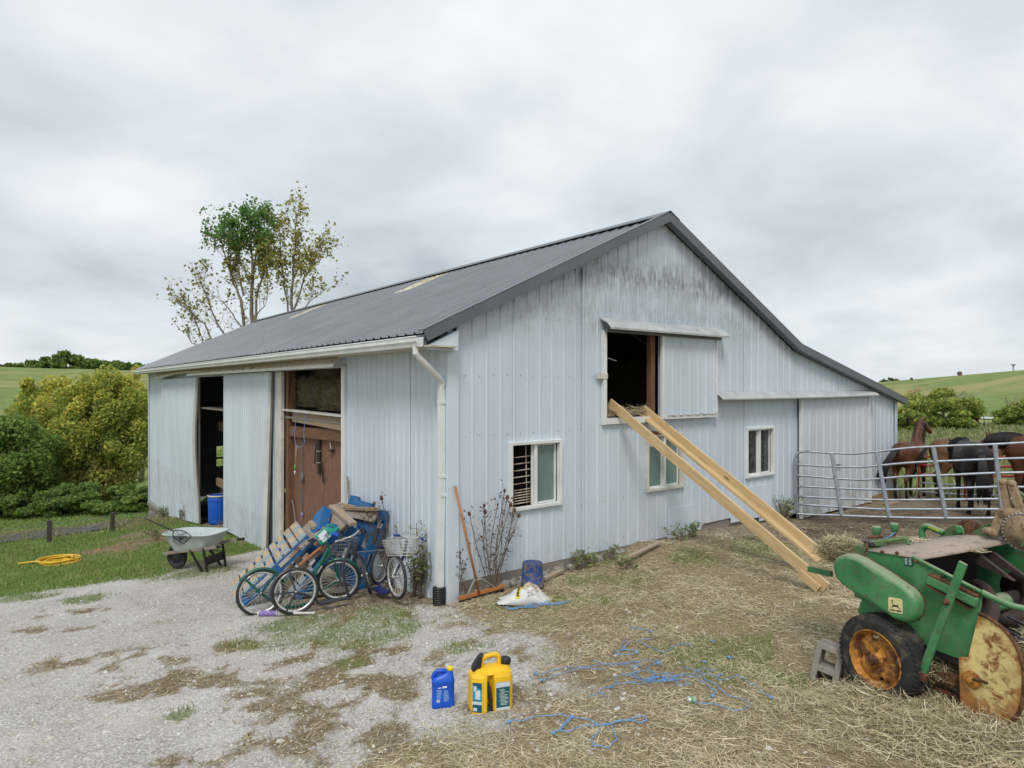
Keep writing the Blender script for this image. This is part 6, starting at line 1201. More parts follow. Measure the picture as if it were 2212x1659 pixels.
for a, b in (((.30, .70), (.27, .78)), ((.31, .70), (.34, .79)), ((.28, .75), (.23, .77)), ((.325, .75), (.28, .80)), ((.33, .76), (.37, .80))): 
    d_ = Vector((b[0]-a[0], b[1]-a[1])); n_ = Vector((-d_.y, d_.x)).normalized()*.011; mb.add([dec(a[0]-n_.x, a[1]-n_.y, .0015), dec(b[0]-n_.x, b[1]-n_.y, .0015), dec(b[0]+n_.x, b[1]+n_.y, .0015), dec(a[0]+n_.x, a[1]+n_.y, .0015)], [(0, 1, 2, 3)])
mb.build('deer_emblem', 'ink_black', bg, fix=False)
lettering('JOHN DEERE', lambda x, y: dec(.11+x, .12+y*1.1, .0015), 'maker_name', 'ink_black', bg, .14, .006, .78)
# warning sticker
ST = [bp(x, y, .197) for x, y in ((930, 430), (985, 436), (984, 381), (929, 374))]; mb = MB(); mb.add(ST, [(0, 1, 2, 3)]); sk_ = bpart(mb, 'green_sticker', 'paint_green'); mb = MB()
for k in range(5):
    for x0 in (.1, .55): a = ST[0]+(ST[3]-ST[0])*(.2+k*.15)+(ST[1]-ST[0])*x0+BN*.001; mb.add([a, a+(ST[1]-ST[0])*.28, a+(ST[1]-ST[0])*.28+(ST[3]-ST[0])*.07, a+(ST[3]-ST[0])*.07], [(0, 1, 2, 3)])
mb.build('sticker_print', 'label_pale', sk_, fix=False)['kind'] = 'stuff'
# strut, hinge bracket, bolts
mb = MB(); mb.bar(bp(1290, 412, .09), bp(1038, 1092, .09), .052, .022, BN); st_ = bpart(mb, 'lift_strut', 'deere_green', .003); mb = MB(); mb.bar(bp(1045, 1075, .085), bp(1030, 1115, .085), .07, .04, BN); mb.build('strut_foot', 'rust', st_)
mb = MB(); mb.lathe([(.022, 0), (.022, .012), (.012, .012), (.012, .035), (.004, .037)], 10, bp(1190, 650, .08), BN); mb.build('bolt', 'rust', st_)
mb = MB(); mb.bar(bp(1075, 510, .17), bp(1375, 655, .17), .04, .07, (0, 0, 1)); br = bpart(mb, 'hinge_bracket', 'deere_green', .012); mb = MB(); mb.bar(bp(1085, 480, .175), bp(1382, 612, .175), .05, .012, (0, 0, 1)); mb.build('bracket_lip', 'rust', br); mb = MB(); mb.bar(bp(1072, 545, .175), bp(1335, 690, .175), .04, .012, (0, 0, 1)); mb.build('bracket_lip', 'rust', br)
for x, y in ((1003, 400), (1170, 490), (1358, 578), (890, 352), (800, 345), (950, 862), (1037, 880)): mb = MB(); mb.lathe([(.013, 0), (.013, .012), (.006, .016)], 8, bp(x, y, .197), BN); bpart(mb, 'bolt', 'rust')
# yellow pickup side shield with hub
S = [(1385, 720), (1440, 745), (1480, 770), (1530, 808), (1570, 850), (1610, 910), (1640, 980), (1656, 1050), (1660, 1120), (1658, 1200), (1648, 1270), (1628, 1325), (1600, 1360), (1570, 1378), (1540, 1385), (1500, 1380), (1450, 1365), (1275, 1300), (1268, 1150), (1262, 985), (1320, 985), (1345, 880)]
mb = MB(); mb.prism([bp(x, y, .15) for x, y in S], BI*.012); sh = bpart(mb, 'pickup_shield', 'shield_yellow'); mb = MB(); mb.tube([bp(x, y, .152) for x, y in S[:18]], .012, 6); mb.build('shield_rim', 'rust', sh)
mb = MB(); mb.lathe([(.055, 0), (.058, .012), (.045, .02), (.02, .022), (.018, .04), (.012, .042)], 20, bp(1345, 1120, .15), BN); mb.build('shield_hub', 'rim_orange', sh)
mb = MB(); mb.tube([bp(1345, 1120, .13), bp(1390, 1125, .13), bp(1435, 1145, .13)], .010, 6); mb.build('latch_rod', 'rust', sh)
# frame and axle behind the shield
mb = MB(); mb.bar(bp(1030, 1100, .2), bp(1285, 1130, .2), .03, .08); bpart(mb, 'axle_frame', 'rust'); mb = MB(); mb.bar(bp(1120, 1170, .22), bp(1290, 1245, .22), .02, .03); bpart(mb, 'skid_bar', 'rust'); mb = MB(); mb.bar(bp(1030, 950, .22), bp(1020, 1080, .22), .05, .03, BN); bpart(mb, 'axle_bracket', 'shield_yellow')
# pickup: reel bars, stripper wires, tines
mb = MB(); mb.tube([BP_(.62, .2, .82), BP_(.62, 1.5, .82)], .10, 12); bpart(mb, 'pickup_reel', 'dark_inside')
for k in range(5):
    v = .26+.22*k; mb = MB(); strand(mb, [BP_(.46, v, 1.12), BP_(.58, v, 1.10), BP_(.74, v, 1.04), BP_(.88, v, .95), BP_(.93, v, .80)], .008, 6, 4); bpart(mb, 'stripper_wire', 'paint_charcoal')
mb = MB()
for k in range(22):
    v = .24+.055*k; a = (k % 4)*1.5+.3; mb.tube([BP_(.62+.1*cos(a), v, .82+.1*sin(a)), BP_(.62+.24*cos(a+.3), v, .82+.24*sin(a+.3))], .004, 4)
bpart(mb, 'pickup_tines', 'paint_charcoal', kind='stuff')
# wheel
wc = BP_(-.058, .02, .735); R_ = .318; mb = MB(); prof = [(.205, .0), (.225, .012), (.262, .010), (.292, .0), (.308, -.02), (.316, -.05), (.318, -.09), (.316, -.13), (.308, -.16), (.292, -.178), (.262, -.188), (.225, -.19), (.205, -.178)]
mb.lathe(prof, 48, wc, BN, cap=False); tw_ = bpart(mb, 'wheel', 'tyre'); ux = BN.cross(Vector((0, 0, 1))).normalized(); uz = Vector((0, 0, 1)); mb = MB()
for k in range(54):
    a = 2*pi*k/54; e = ux*cos(a)+uz*sin(a); tn = e.cross(BN)
    for v0, v1, s in ((-.012, -.055, .012), (-.062, -.118, -.010), (-.125, -.170, .012)): mb.bar(wc+e*(.314 if v1 > -.165 and v0 < -.02 else .308)+BN*v0+tn*s, wc+e*(.314 if v1 > -.165 and v0 < -.02 else .308)+BN*v1-tn*s, .026, .012, e)
mb.build('tread_blocks', 'tyre', tw_, fix=False)['kind'] = 'stuff'
mb = MB(); mb.lathe([(.208, -.004), (.212, .004), (.205, .012), (.198, .004), (.192, -.03), (.168, -.055), (.160, -.06)], 40, wc, BN, cap=False); rm = mb.build('rim', 'rim_orange', tw_)
mb = MB(); disc = []
for k in range(48): a = 2*pi*k/48; r = .178-.045*max(0, cos(4*a+.7))**3; disc.append((r, a))
rows = [[wc+(ux*cos(a)+uz*sin(a))*(r*f)+BN*h for r, a in disc] for f, h in ((1., -.05), (.9, -.03), (.62, -.022), (.5, -.03), (.32, -.028), (.27, -.012), (.22, .004), (.12, .010), (.01, .010))]; mb.sheet(rows, close=True); mb.build('wheel_disc', 'rim_orange', tw_)
for k in range(5): a = 2*pi*k/5+.3; mb = MB(); mb.lathe([(.012, 0), (.012, .014), (.005, .018)], 6, wc+(ux*cos(a)+uz*sin(a))*.075+BN*-.026, BN); mb.build('wheel_nut', 'rust', rm)
mb = MB(); mb.lathe([(.036, 0), (.036, .02), (.026, .032), (.004, .036)], 16, wc+BN*.0, BN); mb.build('hub_cap', 'rust', rm)
mb = MB(); mb.tube([wc+BI*.03, wc+BI*.9], .035, 10); bpart(mb, 'axle', 'rust')
# bale chamber behind, tension rails, levers
cb = [bp(625, 305, .36), bp(705, 325, .36), bp(705, 470, .36), bp(640, 520, .36), bp(560, 470, .36)]
mb = MB(); mb.prism([BP_(-.50, .36, 1.02), BP_(-.24, .36, 1.02), BP_(-.24, .36, 1.45), BP_(-.50, .36, 1.45)], BI*.5); bpart(mb, 'bale_chamber', 'dusty_green', .006)
mb = MB(); mb.prism([BP_(-.24, .40, .85), BP_(.3, .40, .85), BP_(.3, .40, 1.2), BP_(-.24, .40, 1.2)], BI*.02); bpart(mb, 'chamber_side', 'deere_green')
mb = MB(); mb.bar(bp(690, 300, .40), bp(960, 268, .62), .06, .04); tr_ = bpart(mb, 'tension_rail', 'dusty_green', .004); mb = MB(); mb.prism([bp(675, 278, .38), bp(720, 290, .38), bp(735, 318, .38), bp(700, 305, .38)], BI*.12); mb.build('rail_end', 'black_plastic', tr_)
mb = MB(); strand(mb, [bp(825, 318, .45), bp(828, 295, .45), bp(845, 278, .45), bp(900, 268, .5), bp(945, 268, .52), bp(958, 300, .52)], .013, 8); bpart(mb, 'rail_handle', 'dusty_green')
mb = MB(); q0 = bp(702, 335, .30); strand(mb, [q0+Vector((0, 0, -.006*k))+(BU*cos(k*1.3)+BI*sin(k*1.3))*.016 for k in range(20)], .004, 5, 2); bpart(mb, 'coil_spring', 'rust'); mb = MB(); mb.tube([bp(705, 290, .32), bp(703, 345, .31)], .008, 6); bpart(mb, 'spring_rod', 'rust')
for x, y, v in ((763, 232, .8), (871, 212, .95)):
    c = bp(x, y+14, v); mb = MB(); mb.lathe([(.022, 0), (.03, .01), (.036, .07), (.034, .078), (.028, .078)], 14, c); cp = bpart(mb, 'grease_cup', 'deere_green'); mb = MB(); mb.tube([c-Vector((0, 0, .25)), c], .012, 6); mb.build('cup_stem', 'rust', cp)
mb = MB(); strand(mb, [bp(770, 250, .8), bp(820, 262, .85), bp(850, 245, .88), bp(875, 228, .93), bp(845, 252, .9), bp(830, 262, .85)], .005, 5); bpart(mb, 'blue_cord', 'rope_blue'); mb = MB(); strand(mb, [bp(705, 260, .7), bp(760, 252, .75), bp(800, 256, .8)], .01, 6); bpart(mb, 'chain_run', 'rust')
mb = MB(); mb.bar(bp(350, 448, .5), bp(490, 480, .5), .03, .05); bpart(mb, 'lower_rail', 'deere_green')
mb = MB(); mb.bar(bp(675, 640, .25), bp(760, 700, .25), .02, .22); bpart(mb, 'lower_side', 'deere_green')
# knotter gear behind the hood
vK = 1.25; b2 = lambda x, y, v=vK: bp(x, y, v, Z2)
mb = MB(); strand(mb, [b2(15, 1000, 1.1), b2(5, 900, 1.1), b2(15, 830, 1.1), b2(55, 790, 1.1), b2(120, 790, 1.1), b2(230, 840, 1.1), b2(350, 885, 1.1)], .026, 8, 5); bpart(mb, 'hook_bar', 'deere_green'); mb = MB(); mb.add([b2(110, 805, 1.065), b2(285, 875, 1.065), b2(290, 850, 1.065), b2(115, 782, 1.065)], [(0, 1, 2, 3)]); bpart(mb, 'yellow_print', 'decal_yellow')
mb = MB(); mb.prism([b2(190, 1030), b2(330, 900), b2(430, 800), b2(520, 765), b2(610, 775), b2(650, 830), b2(665, 920), b2(640, 985), b2(560, 990), b2(500, 860), b2(530, 1000), b2(380, 1030)], BI*.03); bpart(mb, 'knotter_plate', 'dusty_green')
mb = MB(); mb.prism([b2(540, 775, 1.22), b2(640, 800, 1.22), b2(660, 880, 1.22), b2(600, 900, 1.22), b2(545, 860, 1.22)], BI*.02); bpart(mb, 'cam_plate', 'deere_green'); mb = MB(); mb.prism([b2(275, 985, 1.235), b2(380, 985, 1.235), b2(380, 1025, 1.235), b2(275, 1025, 1.235)], BI*.004); bpart(mb, 'yellow_print', 'decal_yellow')
mb = MB(); mb.lathe([(.09, 0), (.11, .01), (.11, .04), (.09, .05)], 24, b2(810, 880, 1.5), BN); bpart(mb, 'twine_disc', 'rust')
mb = MB(); mb.prism([b2(600, 1005, 1.3), b2(1050, 740, 1.3), b2(1060, 820, 1.3), b2(1180, 1010, 1.3), b2(900, 1080, 1.3)], BI*.012); bpart(mb, 'triangle_plate', 'dusty_green')
def lev(pts, w, name='tension_lever', mat='dusty_tan_steel', v=1.2):
    mb = MB()
    for a, b in zip(pts[:-1], pts[1:]): mb.bar(b2(*a, v), b2(*b, v), w, .035, BN)
    for p in pts: mb.lathe([(w*.5, -.019), (w*.5, .019)], 12, b2(*p, v), BN)
    return bpart(mb, name, mat)
lev([(1320, 70), (1400, 520)], .05); lev([(1460, 90), (1630, 600)], .05); lev([(1310, 560), (1180, 890)], .065, v=1.17)
mb = MB(); mb.tube([b2(1310, 100), b2(1490, 110)], .022, 8); bpart(mb, 'pin', 'dusty_tan_steel'); mb = MB(); mb.tube([b2(1310, 575, 1.18), b2(1600, 590, 1.18)], .045, 12); bpart(mb, 'cross_shaft', 'dusty_tan_steel')
mb = MB(); mb.tube([b2(1030, 860, 1.26), b2(1130, 860, 1.15)], .03, 12); bpart(mb, 'pivot_shaft', 'dusty_tan_steel'); mb = MB(); mb.bar(b2(1410, 660, 1.25), b2(1430, 1040, 1.25), .07, .05, BN); bpart(mb, 'upright_post', 'dusty_green')
mb = MB(); mb.prism([b2(1450, 660, 1.3), b2(1560, 660, 1.3), b2(1500, 780, 1.3), b2(1450, 800, 1.3)], BI*.02); bpart(mb, 'green_gusset', 'deere_green')
sc_ = b2(1640, 880, 1.15); mb = MB(); mb.lathe([(.02, -.02), (.17*.75, -.018), (.17*.75, .018), (.02, .02)], 28, sc_, BN); sp_ = bpart(mb, 'sprocket', 'dusty_tan_steel'); mb = MB(); e_ = BN.cross(Vector((0, 0, 1))).normalized()
for k in range(30): a = 2*pi*k/30; mb.lathe([(.011, -.016), (.013, 0), (.011, .016)], 8, sc_+(e_*cos(a)+Vector((0, 0, 1))*sin(a))*.135, BN)
mb.build('drive_chain', 'wire_grey', sp_)['kind'] = 'stuff'
mb = MB(); mb.bar(b2(1560, 230, 1.3), b2(1700, 340, 1.3), .03, .03); bpart(mb, 'tie_rod', 'dusty_green'); mb = MB(); mb.bar(b2(1110, 770, 1.35), b2(1420, 940, 1.35), .06, .05); bpart(mb, 'tie_rod', 'dusty_green')
mb = MB(); mb.prism([b2(1600, 1100, 1.1), b2(1660, 980, 1.1), b2(1760, 980, 1.1), b2(1760, 1120, 1.1)], BI*.02); bpart(mb, 'green_gusset', 'dusty_green')
# concrete block by the tyre
c0 = ground(1800, 1478); bx_ = (Vector((0, 0, 1))+RT*.22).normalized(); bz_ = (-FW*.75-RT*.6).normalized(); bz_ = (bz_-bx_*bz_.dot(bx_)).normalized(); by_ = bz_.cross(bx_); jb = Matrix.Translation(c0+Vector((0, 0, .09))+FW*.14+RT*.05) @ Matrix((bx_, by_, bz_)).transposed().to_4x4()
pm('block_grey', (.27, .25, .215), .92, var=.25, scale=9, bump=.6, bscale=60, bd=.008); o = thing('concrete_block', c0, 'grey hollow concrete block chocked behind the baler tyre', 'block', M=jb); mb = MB()
for y in (-.08, 0, .08): mb.box((0, y*.0+0, 0), (.0001, .0001, .0001)) if False else None
for c, d in (((0, -.08, .10), (.39, .045, .20)), ((0, .08, .10), (.39, .045, .20)), ((-.172, 0, .10), (.045, .13, .20)), ((0, 0, .10), (.05, .13, .20)), ((.172, 0, .10), (.045, .13, .20))): mb.box(c, d)
mb.build('block_body', 'block_grey', o, world=False, bevel=.006)
# ================================================================ gate, horses, far things
pm('galv', (.36, .40, .45), .42, metal=.55, var=.2, scale=9, dirt=(.42, .44, .46), damt=.15, dscale=16); pm('pipe_red', (.36, .02, .03), .5, var=.25, scale=5, dirt=(.45, .42, .40), damt=.22, dscale=4)
gL = Vector((8.16, -.22, 0)); gR = on_plane(2160, 1118, Vector((9.55, -3.2, 0)), Vector((FW.x, FW.y, 0)))
def gpt(px, py):
    t = np.clip((px-1718)/(2150-1718), 0, 3); d = 1/((1-t)/13.2+t/11.7); return at(px, py, d)
o = thing('pipe_gate', gpt(1722, 1110), 'long galvanised pipe gate with seven bent rails beside the barn', 'gate')
TOP = [(1738, 975), (1830, 980), (1880, 977), (1960, 968), (2050, 963), (2140, 960), (2230, 955), (2400, 945)]
RAILS = [TOP, [(1718, 1003), (1800, 1008), (1868, 1008), (1960, 1000), (2040, 996), (2140, 992), (2230, 989), (2400, 984)], [(1718, 1026), (1800, 1033), (1868, 1036), (1960, 1029), (2050, 1026), (2140, 1022), (2230, 1020), (2400, 1016)], [(1720, 1050), (1870, 1057), (1960, 1057), (2050, 1055), (2140, 1052), (2230, 1052), (2400, 1050)], [(1720, 1072), (1872, 1079), (1960, 1080), (2050, 1079), (2140, 1078), (2230, 1078), (2400, 1077)], [(1722, 1089), (1880, 1099), (1960, 1100), (2050, 1100), (2140, 1100), (2230, 1101), (2400, 1102)]]
for r in RAILS: mb = MB(); strand(mb, [gpt(*p) for p in r], .022, 8, 5); mb.build('rail', 'galv', o)
mb = MB(); strand(mb, [gpt(*p) for p in [(1740, 975), (1724, 979), (1717, 992), (1718, 1020), (1720, 1060), (1723, 1100), (1726, 1110), (1800, 1113), (1880, 1116), (2000, 1119), (2140, 1119), (2250, 1118), (2400, 1118)]], .024, 8, 6); mb.build('frame_pipe', 'galv', o)
for a, b in (((1796, 978), (1818, 1114)), ((1893, 975), (1920, 1116)), ((2015, 965), (2043, 1119)), ((2148, 959), (2166, 1119)), ((2290, 952), (2305, 1118))): mb = MB(); mb.bar(gpt(*a)-FW*.012, gpt(*b)-FW*.012, .075, .03, FW); mb.build('brace', 'galv', o, bevel=.006)
mb = MB(); strand(mb, [gpt(1718, 1030)+RT*.02*sin(k*1.7)-Vector((0, 0, .03*k)) for k in range(14)], .006, 5, 3); mb.build('gate_chain', 'bar_metal', o)
# red pipe panels behind the horses
a, b = ground(1985, 1078), ground(2330, 1092); o = thing('pipe_fence', a, 'red and white pipe fence panels behind the horses', 'fence'); up = Vector((0, 0, 1))
for k in range(6): mb = MB(); z = .18+k*.21; strand(mb, [a+up*z, a.lerp(b, .33)+up*(z-.04), a.lerp(b, .66)+up*(z-.02), b+up*z], .022, 8, 5); mb.build('rail', 'pipe_red' if k > 1 else 'galv', o)
for t in (.0, .32, .34, .67, 1.): mb = MB(); q = a.lerp(b, t); q.z = gz(q.x, q.y); mb.tube([q-up*.1, q+up*1.28], .024, 8); mb.build('post', 'pipe_red', o)
# ---- horses
def coat(name, c, dark=(.012, .010, .010), leg=.62):
    m, nt, N, L, b = nodes(name); oc = ncoord(nt, 'Object'); sx = N.new('ShaderNodeSeparateXYZ'); L.new(oc, sx.inputs[0]); n = nnoise(nt, oc, 5, 4, .6); n2 = nnoise(nt, nmap(nt, oc, (60, 60, 20)), 1., 3, .6)
    col = nmix(nt, n, tuple(x*.7 for x in c), tuple(x*1.25 for x in c)); col = nmix(nt, nmath(nt, 'MULTIPLY', n2, .3), col, tuple(x*.5 for x in c))
    f = nramp(nt, nmath(nt, 'MULTIPLY_ADD', nmath(nt, 'SUBTRACT', n, .5), .25, sx.outputs[2]), (leg-.22, 1.), (leg, 0.)); col = nmix(nt, f, col, dark)
    L.new(col, b.inputs['Base Color']); b.inputs['Roughness'].default_value = .5; b.inputs['Specular IOR Level'].default_value = .3; b.inputs['Coat Weight'].default_value = 0.
coat('coat_bay', (.105, .038, .019)); coat('coat_brown', (.14, .072, .033)); coat('coat_black', (.014, .011, .011)); coat('coat_far', (.13, .065, .045), leg=.4); pm('hair_black', (.010, .009, .009), .6, var=.3, scale=40, bump=.4, bscale=200); pm('hoof', (.03, .027, .025), .6)
def horse(label, loc, heading, coatm, neck=(.62, .45), head=(.4, -.35), turn=0., scale=1., hair='hair_black', tail=(-.1, 0, -.05), gait=0., detail=True, hs=.0):
    """neck: (dx, dz) from withers to poll; head: (dx, dz) from poll to muzzle; turn: sideways swing of the neck (y)"""
    J = Matrix.Translation(Vector(loc)) @ Matrix.Rotation(heading, 4, 'Z') @ Matrix.Scale(scale, 4); o = thing('horse', loc, label, 'horse', 'horses'); o.matrix_world = J; o.location = loc; o.rotation_euler = (0, 0, heading); o.scale = (scale,)*3; ROOTM[o.name] = J
    mb = MB()
    def tubee(st):   # st: (x, y, z, rh, rw) elliptical sections along a path
        rows = []; P = [Vector(s[:3]) for s in st]
        for i, s in enumerate(st):
            t = (P[min(i+1, len(P)-1)]-P[max(i-1, 0)]).normalized(); sd = Vector((0, 0, 1)).cross(t); sd = sd if sd.length > .2 else Vector((0, 1, 0)); sd.normalize()
            if abs(t.z) > .75: sd = Vector((0, 1, 0)); 
            up = t.cross(sd).normalized(); rows.append([P[i]+sd*(s[4]*cos(2*pi*k/14))+up*(s[3]*sin(2*pi*k/14)) for k in range(14)])
        loft(mb, rows)
    tubee([(-.84, 0, 1.16, .07, .07), (-.78, 0, 1.17, .21, .17), (-.66, 0, 1.18, .30, .26), (-.48, 0, 1.17, .34, .30), (-.25, 0, 1.13, .34, .30), (0, 0, 1.10, .335, .305), (.22, 0, 1.11, .345, .285), (.42, 0, 1.13, .36, .25), (.56, 0, 1.13, .30, .22), (.66, 0, 1.12, .18, .15)])
    w = Vector((.40, 0, 1.26)); p = Vector((.40+neck[0], turn, 1.26+neck[1]))
    tubee([(w.x-.05, 0, w.z-.08, .30, .17), (w.x+.1*neck[0]/.6, turn*.1, w.z+neck[1]*.15, .27, .15), *[(w.x+(p.x-w.x)*t, turn*t*t, w.z+(p.z-w.z)*t+.05*sin(pi*t), .25-.11*t, .14-.045*t) for t in (.35, .55, .75, .92)], (p.x+.03, p.y, p.z, .11, .08)])
    mz = p+Vector((head[0], hs, head[1])); hd = (mz-p); tubee([tuple(p-hd*.05)+(.09, .075), tuple(p+hd*.12)+(.125, .092), tuple(p+hd*.32)+(.12, .088), tuple(p+hd*.55)+(.09, .066), tuple(p+hd*.8)+(.068, .055), tuple(p+hd*.96)+(.066, .056), tuple(p+hd*1.02)+(.03, .03)])
    for s in (-1, 1):
        e = p+Vector((0, s*.055, .08)); tubee([tuple(e)+(.035, .03), tuple(e+Vector((.01, s*.02, .07)))+(.03, .024), tuple(e+Vector((.03, s*.025, .16)))+(.006, .006)])
        g_ = gait*s
        tubee([(-.58, s*.13, 1.15, .2, .13), (-.56, s*.16, .98, .21, .12), (-.50+g_*.3, s*.165, .82, .155, .10), (-.58+g_*.6, s*.155, .66, .085, .065), (-.70+g_, s*.15, .52, .062, .048), (-.685+g_, s*.15, .44, .046, .038), (-.665+g_, s*.15, .24, .036, .030), (-.65+g_, s*.15, .13, .045, .038), (-.615+g_, s*.15, .06, .05, .045), (-.60+g_, s*.15, .0, .065, .058)])
        tubee([(.40, s*.14, 1.10, .19, .10), (.42, s*.16, .92, .155, .085), (.42-g_*.3, s*.15, .75, .095, .068), (.43-g_*.6, s*.14, .56, .062, .052), (.44-g_, s*.14, .45, .055, .046), (.44-g_, s*.14, .26, .036, .031), (.44-g_, s*.14, .13, .044, .038), (.47-g_, s*.14, .06, .05, .045), (.48-g_, s*.14, .0, .062, .056)])
    b = mb.build('body', coatm, o, world=False); rm_ = b.modifiers.new('r', 'REMESH'); rm_.mode = 'VOXEL'; rm_.voxel_size = .024 if detail else .05; rm_.use_smooth_shade = True; sm_ = b.modifiers.new('s', 'SMOOTH'); sm_.iterations = 5; sm_.factor = .5
    R = random.Random(int(abs(loc[0])*100)); mb = MB()
    for k in range(26):
        y0 = R.uniform(-.035, .035); mb.tube([(-.80, y0, 1.30), (-.90, y0*1.6+tail[1]*.2, 1.24), (-.95+tail[0]*.4, y0*2.2+tail[1]*.5, 1.0), (-.93+tail[0]*.8, y0*2.6+tail[1]*.8+R.gauss(0, .02), .75), (-.90+tail[0]+R.gauss(0, .03), y0*2.6+tail[1]+R.gauss(0, .03), .42+R.uniform(-.1, .12)+tail[2])], [.018, .026, .026, .022, .005], 5)
    mb.build('tail', hair, o, world=False, fix=False)
    mb = MB()
    for k in range(110):
        t = k/109; q = Vector((w.x+.02+(p.x-w.x)*t, turn*t*t, w.z+(p.z-w.z)*t+.05*sin(pi*t)))
        nrm = Vector((-(p.z-w.z), 0, p.x-w.x)).normalized(); top = q+nrm*(.235-.115*t); sgn = 1 if R.random() < .8 else -1
        mb.tube([top, top+Vector((0, sgn*.05, .01)), q+Vector((R.gauss(0, .02), sgn*(.155-.04*t), .02)), q+Vector((R.gauss(0, .03), sgn*(.165-.05*t), -.12))], [.010, .014, .012, .003], 4)
    mb.build('mane', hair, o, world=False, fix=False)
    return o
hA = atan2(FW.y, FW.x)
def hr(px): return hA-math.atan((px-CX)/FPX)        # heading straight away from the viewer at that bearing
def hg(px, py, fwd=0., hd=0.):
    p = ground(px, py)+Vector((cos(hd), sin(hd), 0))*fwd; return Vector((p.x, p.y, gz(p.x, p.y)))
h1 = hr(1955)-.34; horse('bay horse with head raised standing by the lean-to corner, rump to the gate', hg(1948, 1081, .55, h1), h1, 'coat_bay', (.34, .66), (.36, -.26), .0, .93, tail=(-.16, .34, .12), gait=.05, hs=-.12)
h2 = hr(2040)-pi/2+.22; horse('brown horse standing side-on between the bay and the black horse, black tail to the left', hg(2092, 1078), h2, 'coat_brown', (.62, -.02), (.34, -.42), 0., .93, tail=(-.28, -.05, .12))
h3 = hr(2110)+.22; horse('black horse with its rump to the gate, head lowered beyond', hg(2112, 1112, .55, h3), h3, 'coat_black', (.60, .02), (.36, -.40), .1, .97, gait=.07)
h4 = hr(2250)+pi/2-.25; horse('bay horse with black mane, cut by the right edge, lowering its head', hg(2262, 1104), h4, 'coat_bay', (.58, .06), (.26, -.46), .0, 1.0)
horse('distant brown horse grazing in front of the pasture bush', hg(2094, 927), hr(2094)+pi/2, 'coat_far', (.55, -.45), (.28, -.42), 0., 1.0, detail=False)
# ---- pond strip, round bales, tower
m, nt, N, L, b = nodes('pond_water'); b.inputs['Base Color'].default_value = (.25, .27, .28, 1); b.inputs['Roughness'].default_value = .12; nbump(nt, b, nnoise(nt, ngeo(nt), 3, 3, .5), .05, .02)
def pond(px0, px1, py, w, name):
    a, b_ = ground(px0, py), ground(px1, py); mb = MB(); rows = []
    for k in range(15):
        t = k/14; c = a.lerp(b_, t); h = w*sqrt(max(.02, 1-(2*t-1)**2))*(1+.25*sin(k*1.9)); rows.append([Vector((q.x, q.y, gz(c.x, c.y)+.10)) for q in (c-FW*h, c, c+FW*h)])
    mb.sheet(rows); o = mb.build(name, 'pond_water'); o['kind'] = 'structure'; o['label'] = 'pale strip of pond water in the pasture'
pond(1925, 2010, 902, 2.2, 'pond'); pond(2105, 2185, 905, 2.6, 'pond')
pm('bale_tan', (.34, .25, .14), .95, var=.3, scale=5, bump=.6, bscale=15, bd=.05); pm('bale_brown', (.17, .10, .075), .95, var=.3, scale=3, bump=.6, bscale=15, bd=.05)
def round_bale(px, py, d, r, lb, mat, rz=.4, yb=None):
    c = ground(px, py); q = c+Vector((0, 0, r*.9)); ax_ = Vector((cos(rz), sin(rz), 0)); mb = MB(); mb.lathe([(.02, -r*.95), (r*.55, -r*.93), (r*.96, -r*.88), (r, -r*.6), (r, r*.6), (r*.96, r*.88), (r*.55, r*.93), (.02, r*.95)], 24, q, ax_); o = mb.build('round_bale', mat); tag(o, lb, 'hay bale', 'round bales in the far field'); return o
round_bale(1968, 853, 0, .55, 'left of the two tan round bales beside the pasture bush', 'bale_tan'); round_bale(1982, 848, 0, .55, 'tan round bale half hidden by the top of the pasture bush', 'bale_tan')
round_bale(2073, 811, 0, .65, 'brown round bale on the green skyline', 'bale_brown'); round_bale(1969, 821, 0, .4, 'small dark bale on the skyline above the two tan ones', 'bale_brown')
pm('tower_grey', (.30, .33, .36), .6); c = at(2189, 803, 330); o = thing('water_tower', c-Vector((0, 0, 2)), 'tiny grey water tower on the right skyline', 'tower'); mb = MB(); mb.tube([c-Vector((0, 0, 3)), at(2189, 790, 330)], .35, 8); mb.build('column', 'tower_grey', o); mb = MB(); t = at(2189, 790, 330); mb.lathe([(.4, 0), (1.0, .25), (1.2, .55), (.9, .8), (.1, .95)], 16, t); mb.build('tank', 'tower_grey', o)
